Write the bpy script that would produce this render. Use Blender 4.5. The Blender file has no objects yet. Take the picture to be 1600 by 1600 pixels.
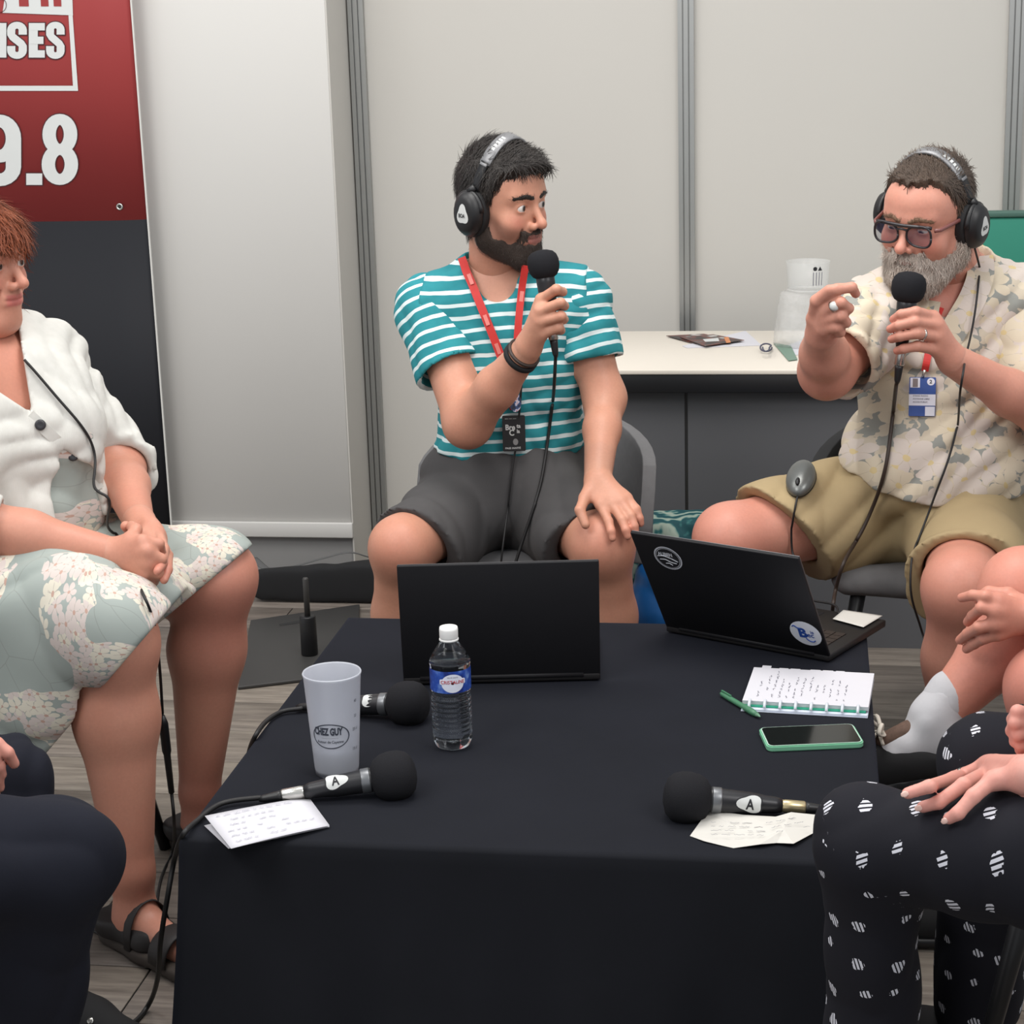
import bpy, bmesh, math, random
import numpy as np
from mathutils import Matrix, Vector

random.seed(7); RNG = np.random.default_rng(7)
SC = bpy.context.scene
COL = SC.collection

# ------------------------------------------------------------------ camera
CAM_F, CAM_PITCH, CAM_YAW, CAM_ROLL, CAM_H = 2985.2, .2563, .1591, -.0300, 1.58
def _cam_axes():
    p, y, r = CAM_PITCH, CAM_YAW, CAM_ROLL
    f = np.array([-math.sin(y)*math.cos(p), math.cos(y)*math.cos(p), -math.sin(p)])
    rt = np.array([math.cos(y), math.sin(y), 0]); up = np.cross(rt, f)
    return math.cos(r)*rt+math.sin(r)*up, -math.sin(r)*rt+math.cos(r)*up, f
RT, UP, FW = _cam_axes(); EYE = np.array([0, 0, CAM_H])
cam_data = bpy.data.cameras.new('camera'); cam = bpy.data.objects.new('camera', cam_data); COL.objects.link(cam)
cam_data.sensor_width = 36; cam_data.lens = CAM_F/1600*36; cam_data.clip_start = .05; cam_data.clip_end = 60
M = Matrix.Identity(4)
for i in range(3):
    M[i][0], M[i][1], M[i][2], M[i][3] = RT[i], UP[i], -FW[i], EYE[i]
cam.matrix_world = M
SC.camera = cam
def ray(px, py): return FW+RT*(px-800)/CAM_F-UP*(py-800)/CAM_F
def P(px, py, Y):                       # point on a pixel's ray at depth Y
    d = ray(px, py); return EYE+d*(Y/d[1])
def G(px, py, z):                       # point on a pixel's ray at height z
    d = ray(px, py); return EYE+d*((z-CAM_H)/d[2])

# ------------------------------------------------------------------ world, lights, exposure
w = bpy.data.worlds.new('world'); SC.world = w; w.use_nodes = True
w.node_tree.nodes['Background'].inputs[0].default_value = (.93, .96, 1.0, 1)
w.node_tree.nodes['Background'].inputs[1].default_value = .82
def area(name, loc, size, power, color, target):
    l = bpy.data.lights.new(name, 'AREA'); l.shape = 'RECTANGLE'; l.size, l.size_y = size; l.energy = power; l.color = color
    o = bpy.data.objects.new(name, l); COL.objects.link(o); o.location = loc
    d = Vector(target)-Vector(loc); o.rotation_euler = d.to_track_quat('-Z', 'Y').to_euler()
area('ceiling_panel_light', (-.4, 3.3, 3.1), (1.2, 1.2), 52, (1, .97, .93), (-.4, 3.5, 0))
area('ceiling_panel_light.001', (-1.9, 1.2, 3.1), (1.2, 1.2), 46, (1, .98, .955), (-.9, 4.2, .6))
area('ceiling_panel_light.002', (1.6, 1.4, 3.1), (1.2, 1.2), 46, (1, .98, .955), (-.3, 4.2, .6))
area('left_wall_fill_light', (-2.3, 3.2, 3.1), (1.2, 1.2), 26, (1, .97, .93), (-1.7, 4.6, 1.0))  # unseen fill light, added to brighten the white partition
SC.view_settings.view_transform = 'Standard'; SC.view_settings.look = 'None'
SC.view_settings.exposure = -0.2; SC.view_settings.gamma = 1; SC.view_settings.use_curve_mapping = False

# ------------------------------------------------------------------ materials
def srgb(r, g, b):
    f = lambda c: (c/12.92 if c <= .04045 else ((c+.055)/1.055)**2.4)
    return (f(r/255), f(g/255), f(b/255), 1)
class NT:
    def __init__(s, name):
        s.m = bpy.data.materials.new(name); s.m.use_nodes = True; s.t = s.m.node_tree; s.b = s.t.nodes['Principled BSDF']; s.out = s.t.nodes['Material Output']
    def n(s, typ, **kw):
        x = s.t.nodes.new(typ)
        for k, v in kw.items(): setattr(x, k, v)
        return x
    def l(s, a, b): s.t.links.new(a, b)
    def math(s, op, a, b=None, c=None, clamp=False):
        x = s.n('ShaderNodeMath', operation=op, use_clamp=clamp)
        for i, v in enumerate((a, b, c)):
            if v is None: continue
            if isinstance(v, (int, float)): x.inputs[i].default_value = v
            else: s.l(v, x.inputs[i])
        return x.outputs[0]
    def mix(s, fac, a, b):
        x = s.n('ShaderNodeMix', data_type='RGBA')
        for i, v in ((0, fac), (6, a), (7, b)):
            if isinstance(v, (int, float, tuple)): x.inputs[i].default_value = v
            else: s.l(v, x.inputs[i])
        return x.outputs[2]
    def ramp(s, fac, stops):
        x = s.n('ShaderNodeValToRGB'); e = x.color_ramp.elements
        while len(e) < len(stops): e.new(.5)
        for el, (p, c) in zip(e, stops): el.position = p; el.color = c
        s.l(fac, x.inputs[0]); return x.outputs[0]
    def noise(s, scale, detail=3, vec=None, rough=.5):
        x = s.n('ShaderNodeTexNoise'); x.inputs['Scale'].default_value = scale; x.inputs['Detail'].default_value = detail; x.inputs['Roughness'].default_value = rough
        if vec is not None: s.l(vec, x.inputs['Vector'])
        return x.outputs[0]
    def coord(s, which='Object'): return s.n('ShaderNodeTexCoord').outputs[which]
    def attr(s, name): return s.n('ShaderNodeAttribute', attribute_name=name)
    def bump(s, h, strength=.3, dist=.002):
        x = s.n('ShaderNodeBump'); x.inputs['Strength'].default_value = strength; x.inputs['Distance'].default_value = dist
        s.l(h, x.inputs['Height']); s.l(x.outputs[0], s.b.inputs['Normal'])
    def base(s, c):
        if isinstance(c, tuple): s.b.inputs['Base Color'].default_value = c
        else: s.l(c, s.b.inputs['Base Color'])
    def mapping(s, vec, scale=(1, 1, 1), rot=(0, 0, 0)):
        x = s.n('ShaderNodeMapping'); x.inputs['Scale'].default_value = scale; x.inputs['Rotation'].default_value = rot; s.l(vec, x.inputs[0]); return x.outputs[0]
    def rough(s, v): s.b.inputs['Roughness'].default_value = v
def dark(c, k): return (c[0]*k, c[1]*k, c[2]*k, 1)
def simple(name, rgb, rough=.6, metal=0, var=.06, scale=30, bump=0, bscale=200, spec=None):
    m = NT(name); c = srgb(*rgb)
    m.base(m.mix(m.noise(scale, 3, m.coord()), dark(c, 1-var), dark(c, 1+var))); m.rough(rough); m.b.inputs['Metallic'].default_value = metal
    if spec is not None: m.b.inputs['Specular IOR Level'].default_value = spec
    if bump: m.bump(m.noise(bscale, 2, m.coord()), bump, .001)
    return m.m
MAT = {}
def mt(key, *a, **k):
    if key not in MAT: MAT[key] = simple(key, *a, **k)
    return MAT[key]
mt('wall_grey', (186, 183, 177), .7, var=.02, scale=3)
mt('wall_white', (205, 203, 199), .55, var=.015, scale=2)
mt('plinth_grey', (136, 135, 134), .7, var=.03)
mt('aluminium', (165, 166, 164), .38, .75, var=.03)
mt('groove', (40, 40, 40), .8)
mt('black_plastic', (26, 26, 28), .42, var=.1)
mt('black_soft', (24, 24, 26), .85, var=.12)
mt('foam', (34, 34, 37), .97, var=.25, scale=900, bump=.5, bscale=900, spec=.15)
mt('black_metal', (28, 28, 30), .4, .2)
mt('dark_panel', (92, 92, 95), .8, var=.03, scale=4)
mt('table_white', (222, 214, 202), .45, var=.015)
mt('chrome', (200, 198, 192), .25, .9, var=.04)
mt('brass', (206, 190, 150), .3, .8, var=.04)
mt('paper', (206, 205, 211), .75, var=.02)
mt('paper_warm', (204, 201, 194), .75, var=.02)
mt('ink', (84, 84, 100), .8); mt('ink_light', (160, 160, 172), .8); mt('ink_black', (25, 25, 30), .7)
mt('white_print', (204, 206, 204), .55, var=.02)
mt('grey_velvet', (112, 111, 112), .9, var=.12, scale=60, bump=.2, bscale=500)
mt('lightgrey_fabric', (150, 156, 160), .9, var=.08, scale=60)
mt('red_ribbon', (196, 48, 44), .6, var=.08, scale=80); mt('ribbon_print', (226, 130, 122), .6)
mt('steel_plate', (72, 71, 70), .5, .3, var=.06, scale=10)
mt('cable', (22, 21, 22), .55)
mt('cable_brown', (52, 40, 34), .55)

# ------------------------------------------------------------------ objects
ORG = {}
def tag(o, label=None, cat=None, group=None, kind=None):
    if label: o['label'] = label
    if cat: o['category'] = cat
    if group: o['group'] = group
    if kind: o['kind'] = kind
    return o
def thing(name, label, cat, loc, group=None):
    o = bpy.data.objects.new(name, None); COL.objects.link(o); o.location = tuple(float(v) for v in loc); o.empty_display_size = .05
    return tag(o, label, cat, group)
def worldloc(o):
    v = Vector((0, 0, 0))
    while o: v = v+o.location; o = o.parent
    return v
def link(o, parent=None):
    COL.objects.link(o)
    if parent is not None:
        o.parent = parent; o.location = o.location-worldloc(parent)
    return o
def obj(name, verts, faces, mat, parent=None, smooth=True, attrs=None, uv=None):
    me = bpy.data.meshes.new(name)
    verts = np.asarray(verts, dtype=np.float32)
    if isinstance(faces, np.ndarray) and faces.ndim == 2:
        nf, k = faces.shape
        me.vertices.add(len(verts)); me.vertices.foreach_set('co', verts.ravel())
        me.loops.add(nf*k); me.loops.foreach_set('vertex_index', faces.astype(np.int32).ravel())
        me.polygons.add(nf); me.polygons.foreach_set('loop_start', np.arange(0, nf*k, k, dtype=np.int32))
        me.update(calc_edges=True)
    else:
        me.from_pydata([tuple(map(float, v)) for v in verts], [], [tuple(map(int, f)) for f in faces])
    if isinstance(mat, (list, tuple)):
        for m in mat: me.materials.append(m)
    else: me.materials.append(MAT[mat] if isinstance(mat, str) else mat)
    if smooth: me.polygons.foreach_set('use_smooth', np.ones(len(me.polygons), dtype=bool))
    for k, a in (attrs or {}).items():
        a = np.asarray(a, dtype=np.float32)
        if a.ndim == 1: me.attributes.new(k, 'FLOAT', 'POINT').data.foreach_set('value', a)
        elif k == 'Col': 
            if a.shape[1] == 3: a = np.concatenate([a, np.ones((len(a), 1), np.float32)], 1)
            me.attributes.new(k, 'FLOAT_COLOR', 'POINT').data.foreach_set('color', a.ravel())
        else: me.attributes.new(k, 'FLOAT_VECTOR', 'POINT').data.foreach_set('vector', a.ravel())
    me.validate(); me.update()
    return link(bpy.data.objects.new(name, me), parent)
class MB:
    def __init__(s): s.v = []; s.f = []
    def add(s, v, f):
        o = len(s.v); s.v += [tuple(map(float, p)) for p in v]; s.f += [tuple(int(i)+o for i in q) for q in f]; return s
    def box(s, lo, hi, M=None):
        v = [np.array((x, y, z), float) for z in (lo[2], hi[2]) for y in (lo[1], hi[1]) for x in (lo[0], hi[0])]
        if M is not None: v = [M(p) for p in v]
        return s.add(v, [(0, 2, 3, 1), (4, 5, 7, 6), (0, 1, 5, 4), (2, 6, 7, 3), (0, 4, 6, 2), (1, 3, 7, 5)])
    def build(s, name, mat, parent=None, smooth=False, bevel=0, seg=2):
        o = obj(name, s.v, s.f, mat, parent, smooth)
        if bevel:
            bm = bmesh.new(); bm.from_mesh(o.data); bmesh.ops.recalc_face_normals(bm, faces=bm.faces)
            bmesh.ops.bevel(bm, geom=list(bm.edges), offset=bevel, segments=seg, affect='EDGES', profile=.5, clamp_overlap=True)
            bm.to_mesh(o.data); bm.free()
            o.data.polygons.foreach_set('use_smooth', np.ones(len(o.data.polygons), dtype=bool))
            o.data.update()
        return o
def nrm(v): v = np.asarray(v, float); return v/np.linalg.norm(v)
class Frame:                                     # origin + axes, maps local to world
    def __init__(s, o, x, y=None, z=None):
        s.o = np.asarray(o, float); s.x = nrm(x)
        if y is not None:
            z = nrm(np.cross(s.x, y)); s.z = z; s.y = np.cross(z, s.x)
        else:
            s.y = nrm(np.cross(z, s.x)); s.z = np.cross(s.x, s.y)
    def __call__(s, p): p = np.asarray(p, float); return s.o+p[..., 0:1]*s.x+p[..., 1:2]*s.y+p[..., 2:3]*s.z if p.ndim > 1 else s.o+p[0]*s.x+p[1]*s.y+p[2]*s.z
WORLD = Frame((0, 0, 0), (1, 0, 0), (0, 1, 0))
def catmull(pts, n=8):
    p = np.asarray(pts, float); p = np.vstack([2*p[0]-p[1], p, 2*p[-1]-p[-2]]); out = []
    for i in range(1, len(p)-2):
        for t in np.linspace(0, 1, n, endpoint=False):
            a, b, c, d = p[i-1:i+3]
            out.append(.5*(2*b+(c-a)*t+(2*a-5*b+4*c-d)*t*t+(3*b-a-3*c+d)*t**3))
    out.append(p[-2]); return np.array(out)
def tube(pts, r, seg=8, flat=1.0, nhint=None):
    p = np.asarray(pts, float); n = len(p); r = np.broadcast_to(np.asarray(r, float), (n,))
    t = np.gradient(p, axis=0); t /= np.linalg.norm(t, axis=1)[:, None]+1e-12
    u = np.cross(t[0], nhint if nhint is not None else (0, 0, 1.)) 
    if np.linalg.norm(u) < 1e-3: u = np.cross(t[0], (1., 0, 0))
    u = nrm(u); V = []; F = []
    for i in range(n):
        u = nrm(u-t[i]*np.dot(u, t[i])); v = np.cross(t[i], u)
        for k in range(seg):
            a = 2*math.pi*k/seg; V.append(p[i]+r[i]*(math.cos(a)*u+flat*math.sin(a)*v))
    for i in range(n-1):
        for k in range(seg):
            a, b = i*seg+k, i*seg+(k+1) % seg; F.append((a, b, b+seg, a+seg))
    F.append(tuple(range(seg))[::-1]); F.append(tuple((n-1)*seg+k for k in range(seg)))
    return V, F
def cable(name, pts, r, mat, parent=None, n=8, seg=8):
    v, f = tube(catmull(pts, n), r, seg); return obj(name, v, f, mat, parent)
def lathe(prof, seg=24, fr=WORLD, cap=True):
    prof = np.asarray(prof, float); V = []; F = []; n = len(prof)
    for r, z in prof:
        for k in range(seg):
            a = 2*math.pi*k/seg; V.append(fr(np.array((r*math.cos(a), r*math.sin(a), z))))
    for i in range(n-1):
        for k in range(seg):
            a, b = i*seg+k, i*seg+(k+1) % seg; F.append((a, b, b+seg, a+seg))
    if cap: F.append(tuple(range(seg))[::-1]); F.append(tuple((n-1)*seg+k for k in range(seg)))
    return V, F
def plate(outline, th, fr=WORLD):                # extruded polygon (outline in local xy), from z=0 to z=th
    n = len(outline); V = [fr(np.array((x, y, 0))) for x, y in outline]+[fr(np.array((x, y, th))) for x, y in outline]
    F = [tuple(range(n))[::-1], tuple(range(n, 2*n))]+[(i, (i+1) % n, n+(i+1) % n, n+i) for i in range(n)]
    return V, F
def rrect(w, h, r, n=5, cx=0, cy=0):
    o = []
    for sx, sy, a0 in ((1, 1, 0), (-1, 1, 90), (-1, -1, 180), (1, -1, 270)):
        for k in range(n+1):
            a = math.radians(a0+90*k/n); o.append((cx+sx*(w/2-r)+r*math.cos(a), cy+sy*(h/2-r)+r*math.sin(a)))
    return o
def ellipse(rx, ry, n=28, cx=0, cy=0): return [(cx+rx*math.cos(2*math.pi*k/n), cy+ry*math.sin(2*math.pi*k/n)) for k in range(n)]
def text(name, s, size, mat, parent, fr, bold=0, xs=1, align='LEFT', lift=.0006, warp=None, sub=0):
    c = bpy.data.curves.new('t', 'FONT'); c.body = s; c.size = size; c.offset = bold*size; c.align_x = align; c.resolution_u = 4
    o = bpy.data.objects.new('t', c); COL.objects.link(o)
    me = bpy.data.meshes.new_from_object(o.evaluated_get(bpy.context.evaluated_depsgraph_get()))
    bpy.data.objects.remove(o); bpy.data.curves.remove(c)
    n = len(me.vertices); co = np.zeros(n*3, np.float32); me.vertices.foreach_get('co', co); co = co.reshape(-1, 3)
    F = [tuple(p.vertices) for p in me.polygons]; bpy.data.meshes.remove(me)
    co = co*np.array((xs, 1, 0)); co[:, 2] = lift
    if warp:                                         # split the faces so that the letters follow a curved surface
        T = [(f[0], f[i], f[i+1]) for f in F for i in range(1, len(f)-1)]; vv = [tuple(p) for p in co]
        for _ in range(3):
            ed = {}; T2 = []; lim = size*.16
            def mid(a, b):
                k = (min(a, b), max(a, b))
                if k not in ed: ed[k] = len(vv); vv.append(tuple((np.array(vv[a])+np.array(vv[b]))/2))
                return ed[k]
            for a, b, c_ in T: ab, bc, ca_ = mid(a, b), mid(b, c_), mid(c_, a); T2 += [(a, ab, ca_), (ab, b, bc), (ca_, bc, c_), (ab, bc, ca_)]
            T = T2
            if len(T) > 2500: break
        co = np.array(vv); F = T
    V = warp(co) if warp else fr(co)
    return obj(name, V, F, mat, parent, False)
def struct(o): o['kind'] = 'structure'; return o

# ------------------------------------------------------------------ setting
WY = 5.40; WF = 5.16                                # grey back wall, white partition front
# floor of vinyl planks
floor = struct(MB().box((-3.4, .3, -.05), (2.6, WY+.02, -.004)).build('floor', 'groove'))
m = NT('vinyl_plank'); oi = m.n('ShaderNodeObjectInfo'); tc = m.coord('Object')
va = m.n('ShaderNodeVectorMath', operation='ADD'); m.l(tc, va.inputs[0]); m.l(oi.outputs['Location'], va.inputs[1])
sc_ = m.n('ShaderNodeVectorMath', operation='ADD'); m.l(va.outputs[0], sc_.inputs[0]); cmb = m.n('ShaderNodeCombineXYZ'); m.l(m.math('MULTIPLY', oi.outputs['Random'], 37), cmb.inputs[2]); m.l(cmb.outputs[0], sc_.inputs[1])
gr = m.noise(9, 6, m.mapping(sc_.outputs[0], (.7, 7, 1)), .65)
fine = m.noise(60, 3, m.mapping(sc_.outputs[0], (.4, 6, 1)))
c1 = m.ramp(gr, [(.28, srgb(128, 121, 115)), (.5, srgb(160, 153, 146)), (.72, srgb(188, 181, 172))])
tone = m.mix(oi.outputs['Random'], srgb(182, 175, 172), srgb(238, 233, 224))
mm = m.n('ShaderNodeMix', data_type='RGBA', blend_type='MULTIPLY'); mm.inputs[0].default_value = 1; m.l(c1, mm.inputs[6]); m.l(tone, mm.inputs[7])
m.base(mm.outputs[2]); m.rough(.5); m.bump(fine, .15); MAT['plank'] = m.m
PL, PWD = 1.25, .185
pk = MB().box((0, 0, -.004), (PL-.003, PWD-.003, 0)).build('plank', 'plank', floor, bevel=.001, seg=1)
pm = pk.data; first = True; row = 0; y = 1.75
while y < WY:
    x = -3.2+random.random()*-PL*.9
    while x < 1.9:
        if first: o = pk; first = False
        else: o = bpy.data.objects.new('plank', pm); COL.objects.link(o); o.parent = floor
        o.location = (x, y, 0); x += PL
    y += PWD; row += 1
# back wall: panels between aluminium posts
wall = struct(MB().box((-3.4, WY+.012, 0), (2.6, WY+.08, 3.0)).build('wall_back', 'groove'))
postx = [P(566, 200, WY)[0], P(1073, 200, WY)[0], P(1583, 200, WY)[0]]
stepx = postx[2]-postx[1]
px = [postx[0]-stepx]+postx+[postx[2]+stepx, postx[2]+2*stepx]
for a, b in zip(px[:-1], px[1:]):
    MB().box((a+.02, WY, .0), (b-.02, WY+.011, 2.95)).build('panel', 'wall_grey', wall)
MB().box((px[0], WY-.004, 2.95), (px[-1], WY+.03, 3.0)).build('panel_rail', 'aluminium', wall)
post0 = None
for x in px[1:]:
    if post0 is None:
        mb = MB()
        for lo, hi in ((-.022, -.010), (-.006, .006), (.010, .022)): mb.box((lo, -.02, 0), (hi, .0, 2.97))
        mb.box((-.0215, -.012, 0), (.0215, .005, 2.97))
        post0 = mb.build('trim_1', 'aluminium'); struct(post0); o = post0
    else:
        o = post0.copy(); COL.objects.link(o); o.name = 'trim_%d' % (len([q for q in bpy.data.objects if q.name.startswith('trim_')]))
    o.location = (x, WY, 0)
# white partition that stands proud on the left, its end face coloured grey for the shade there
ex = P(530, 400, WF)[0]
wl = struct(MB().box((-3.4, WF, .13), (ex-.004, WY-.001, 3.0)).build('wall_left', 'wall_white', bevel=.002, seg=1))
struct(MB().box((ex-.004, WF+.001, 0.0), (ex, WY-.001, 3.0)).build('wall_return', 'wall_grey'))
struct(MB().box((-3.4, WF+.012, 0), (ex-.004, WY-.001, .13)).build('wall_plinth', 'plinth_grey'))
bb = MB(); bb.box((-3.4, WF-.012, .13), (ex, WF, .175)); struct(bb.build('baseboard_left', 'wall_white', bevel=.003))
tube_v, tube_f = tube([(postx[0]-.032, WY-.028, 0), (postx[0]-.032, WY-.028, 2.97)], .006, 6); struct(obj('trim_6', tube_v, tube_f, 'groove'))

# ------------------------------------------------------------------ sculpting: signed distance fields -> smooth meshes
class Field:
    def __init__(s, lo, hi, h):
        s.h = h; s.lo = np.asarray(lo, float); n = np.ceil((np.asarray(hi, float)-s.lo)/h).astype(int)+1
        s.n = n; s.ax = [(s.lo[i]+h*np.arange(n[i])).astype(np.float32) for i in range(3)]
        s.D = np.full(tuple(n), .3, np.float32)
    def sl(s, lo, hi):
        a = np.clip(np.floor((np.asarray(lo)-s.lo)/s.h).astype(int), 0, s.n); b = np.clip(np.ceil((np.asarray(hi)-s.lo)/s.h).astype(int)+1, 0, s.n)
        return tuple(slice(i, j) for i, j in zip(a, b))
    def xyz(s, q): return (s.ax[0][q[0]][:, None, None], s.ax[1][q[1]][None, :, None], s.ax[2][q[2]][None, None, :])
    def comb(s, q, d, k, op):
        A = s.D[q]
        if op == 'sub': d = -d; 
        if op == 'add':
            if k > 0: hh = np.maximum(k-np.abs(A-d), 0)/k; s.D[q] = np.minimum(A, d)-hh*hh*k*.25
            else: s.D[q] = np.minimum(A, d)
        else:
            if k > 0: hh = np.maximum(k-np.abs(A-d), 0)/k; s.D[q] = np.maximum(A, d)+hh*hh*k*.25
            else: s.D[q] = np.maximum(A, d)
    def cone(s, a, b, ra, rb, k=.01, op='add', pad=.03):
        a = np.asarray(a, float); b = np.asarray(b, float); r = max(ra, rb); pad = max(pad, k)+2*s.h
        q = s.sl(np.minimum(a, b)-r-pad, np.maximum(a, b)+r+pad)
        if min(x.stop-x.start for x in q) <= 0: return
        X, Y, Z = s.xyz(q); d = (b-a).astype(np.float32); L = float(d@d)+1e-12
        px, py, pz = X-np.float32(a[0]), Y-np.float32(a[1]), Z-np.float32(a[2])
        t = np.clip((px*d[0]+py*d[1]+pz*d[2])/np.float32(L), 0, 1)
        dist = np.sqrt((px-t*d[0])**2+(py-t*d[1])**2+(pz-t*d[2])**2)-(np.float32(ra)+t*np.float32(rb-ra))
        s.comb(q, dist, k, op)
    def ell(s, c, r, R=None, k=.01, op='add', pad=.03):
        c = np.asarray(c, float); r = np.asarray(r, float); R = np.eye(3) if R is None else np.asarray(R, float); pad = max(pad, k)+2*s.h
        ext = np.sqrt(((R*r[None, :])**2).sum(1)); q = s.sl(c-ext-pad, c+ext+pad)
        if min(x.stop-x.start for x in q) <= 0: return
        X, Y, Z = s.xyz(q); p = [X-np.float32(c[0]), Y-np.float32(c[1]), Z-np.float32(c[2])]
        k0 = 0; k1 = 0
        for i in range(3):
            u = (p[0]*np.float32(R[0, i])+p[1]*np.float32(R[1, i])+p[2]*np.float32(R[2, i]))/np.float32(r[i]); k0 = k0+u*u; k1 = k1+(u/np.float32(r[i]))**2
        k0 = np.sqrt(k0); k1 = np.sqrt(k1)+1e-9; s.comb(q, (k0*(k0-1)/k1).astype(np.float32), k, op)
    def plane(s, p, n, k=.004):                    # keep the side opposite to n
        n = nrm(n); X, Y, Z = s.xyz((slice(None),)*3)
        d = (X-np.float32(p[0]))*np.float32(n[0])+(Y-np.float32(p[1]))*np.float32(n[1])+(Z-np.float32(p[2]))*np.float32(n[2])
        s.comb((slice(None),)*3, d, k, 'max')
    def prims(s, L, off=0, kadd=0):
        for p in L:
            if p[0] == 'c': s.cone(p[1], p[2], p[3]+off, p[4]+off, p[5]+kadd, pad=.03+off)
            elif p[0] == 'e': s.ell(p[1], tuple(v+off for v in p[2]), p[3], p[4]+kadd, pad=.03+off)
    def wrinkle(s, amp, freq, seed=0, dirs=3, warp=.6):
        g = np.random.default_rng(seed); X, Y, Z = s.xyz((slice(None),)*3); tot = 0
        for i in range(dirs):
            v = nrm(g.normal(size=3)); u = nrm(g.normal(size=3)); f = freq*g.uniform(.6, 1.5)
            ph = (X*np.float32(u[0])+Y*np.float32(u[1])+Z*np.float32(u[2]))*np.float32(f*.45)
            sn = np.sin((X*np.float32(v[0])+Y*np.float32(v[1])+Z*np.float32(v[2]))*np.float32(f)+np.float32(warp*2.2)*np.sin(ph+g.uniform(0, 6))+g.uniform(0, 6)); tot = tot+(1-2*np.abs(sn)**.8 if i % 2 == 0 else sn)
        s.D += (np.float32(amp)*tot/np.float32(dirs)).astype(np.float32)
    def mesh(s, iters=1):
        D = s.D
        for i in range(3):
            for e in (0, -1):
                q = [slice(None)]*3; q[i] = e; D[tuple(q)] = np.maximum(D[tuple(q)], s.h)
        S = D < 0; c = 0
        for i in (0, 1):
            for j in (0, 1):
                for k in (0, 1): c = c+S[i:S.shape[0]-1+i, j:S.shape[1]-1+j, k:S.shape[2]-1+k].astype(np.uint8)
        act = (c > 0) & (c < 8); idx = np.full(act.shape, -1, np.int32); cells = np.argwhere(act); idx[act] = np.arange(len(cells))
        pos = np.zeros((len(cells), 3)); cnt = np.zeros(len(cells)); cr = [np.array((i, j, k)) for i in (0, 1) for j in (0, 1) for k in (0, 1)]
        val = [D[tuple((cells+o).T)] for o in cr]
        for a in range(8):
            for b in range(a+1, 8):
                if np.abs(cr[a]-cr[b]).sum() != 1: continue
                m = (val[a] < 0) != (val[b] < 0); t = np.where(m, val[a]/np.where(m, val[a]-val[b], 1), 0)
                pos += m[:, None]*(cr[a]+t[:, None]*(cr[b]-cr[a])); cnt += m
        V = (cells+pos/cnt[:, None])*s.h+s.lo; Q = []
        for ax in range(3):
            q0 = [slice(1, -1)]*3; q1 = [slice(1, -1)]*3; q0[ax] = slice(0, -1); q1[ax] = slice(1, None)
            A, B = S[tuple(q0)], S[tuple(q1)]; e = np.argwhere(A != B); fl = A[tuple(e.T)]; off = np.ones(3, int); off[ax] = 0; e = e+off
            b, c2 = (ax+1) % 3, (ax+2) % 3; ub = np.zeros(3, int); ub[b] = 1; uc = np.zeros(3, int); uc[c2] = 1
            f = np.stack([idx[tuple((e-x).T)] for x in (ub+uc, uc, 0*ub, ub)], 1)
            f[~fl] = f[~fl][:, ::-1]; Q.append(f)
        Q = np.concatenate(Q)
        if iters:                                   # light Laplacian smoothing
            E = np.concatenate([Q[:, [i, (i+1) % 4]] for i in range(4)])
            for _ in range(iters):
                acc = np.zeros_like(V); n = np.zeros(len(V)); np.add.at(acc, E[:, 0], V[E[:, 1]]); np.add.at(n, E[:, 0], 1)
                np.add.at(acc, E[:, 1], V[E[:, 0]]); np.add.at(n, E[:, 1], 1); V = V*.45+.55*acc/np.maximum(n, 1)[:, None]
        return V, Q
def seg_param(V, a, b):                             # parameter along a segment and distance from it
    a = np.asarray(a, float); b = np.asarray(b, float); d = b-a; t = (V-a)@d/(d@d); return t, np.linalg.norm(V-a-np.clip(t, 0, 1)[:, None]*d, axis=1)
def bounds(prims, pad=.04):
    lo = np.full(3, 9.); hi = -lo
    for p in prims:
        if p[0] == 'c':
            for q, r in ((p[1], p[3]), (p[2], p[4])): lo = np.minimum(lo, np.asarray(q)-r); hi = np.maximum(hi, np.asarray(q)+r)
        else: r = max(p[2]); lo = np.minimum(lo, np.asarray(p[1])-r); hi = np.maximum(hi, np.asarray(p[1])+r)
    return lo-pad, hi+pad
def C_(a, b, ra, rb, k=.02): return ('c', np.asarray(a, float), np.asarray(b, float), ra, rb, k)
def E_(c, r, R=None, k=.03): return ('e', np.asarray(c, float), r, R, k)
def rotz(a): c, s = math.cos(a), math.sin(a); return np.array(((c, -s, 0), (s, c, 0), (0, 0, 1)))
def rotx(a): c, s = math.cos(a), math.sin(a); return np.array(((1, 0, 0), (0, c, -s), (0, s, c)))
def roty(a): c, s = math.cos(a), math.sin(a); return np.array(((c, 0, s), (0, 1, 0), (-s, 0, c)))
def axes(a, b, hint=(0, 0, 1)):                     # rotation whose z column runs a->b
    z = nrm(np.asarray(b, float)-np.asarray(a, float)); x = nrm(np.cross(hint, z)) if np.linalg.norm(np.cross(hint, z)) > 1e-3 else np.array((1., 0, 0)); return np.stack([x, np.cross(z, x), z], 1)

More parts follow.
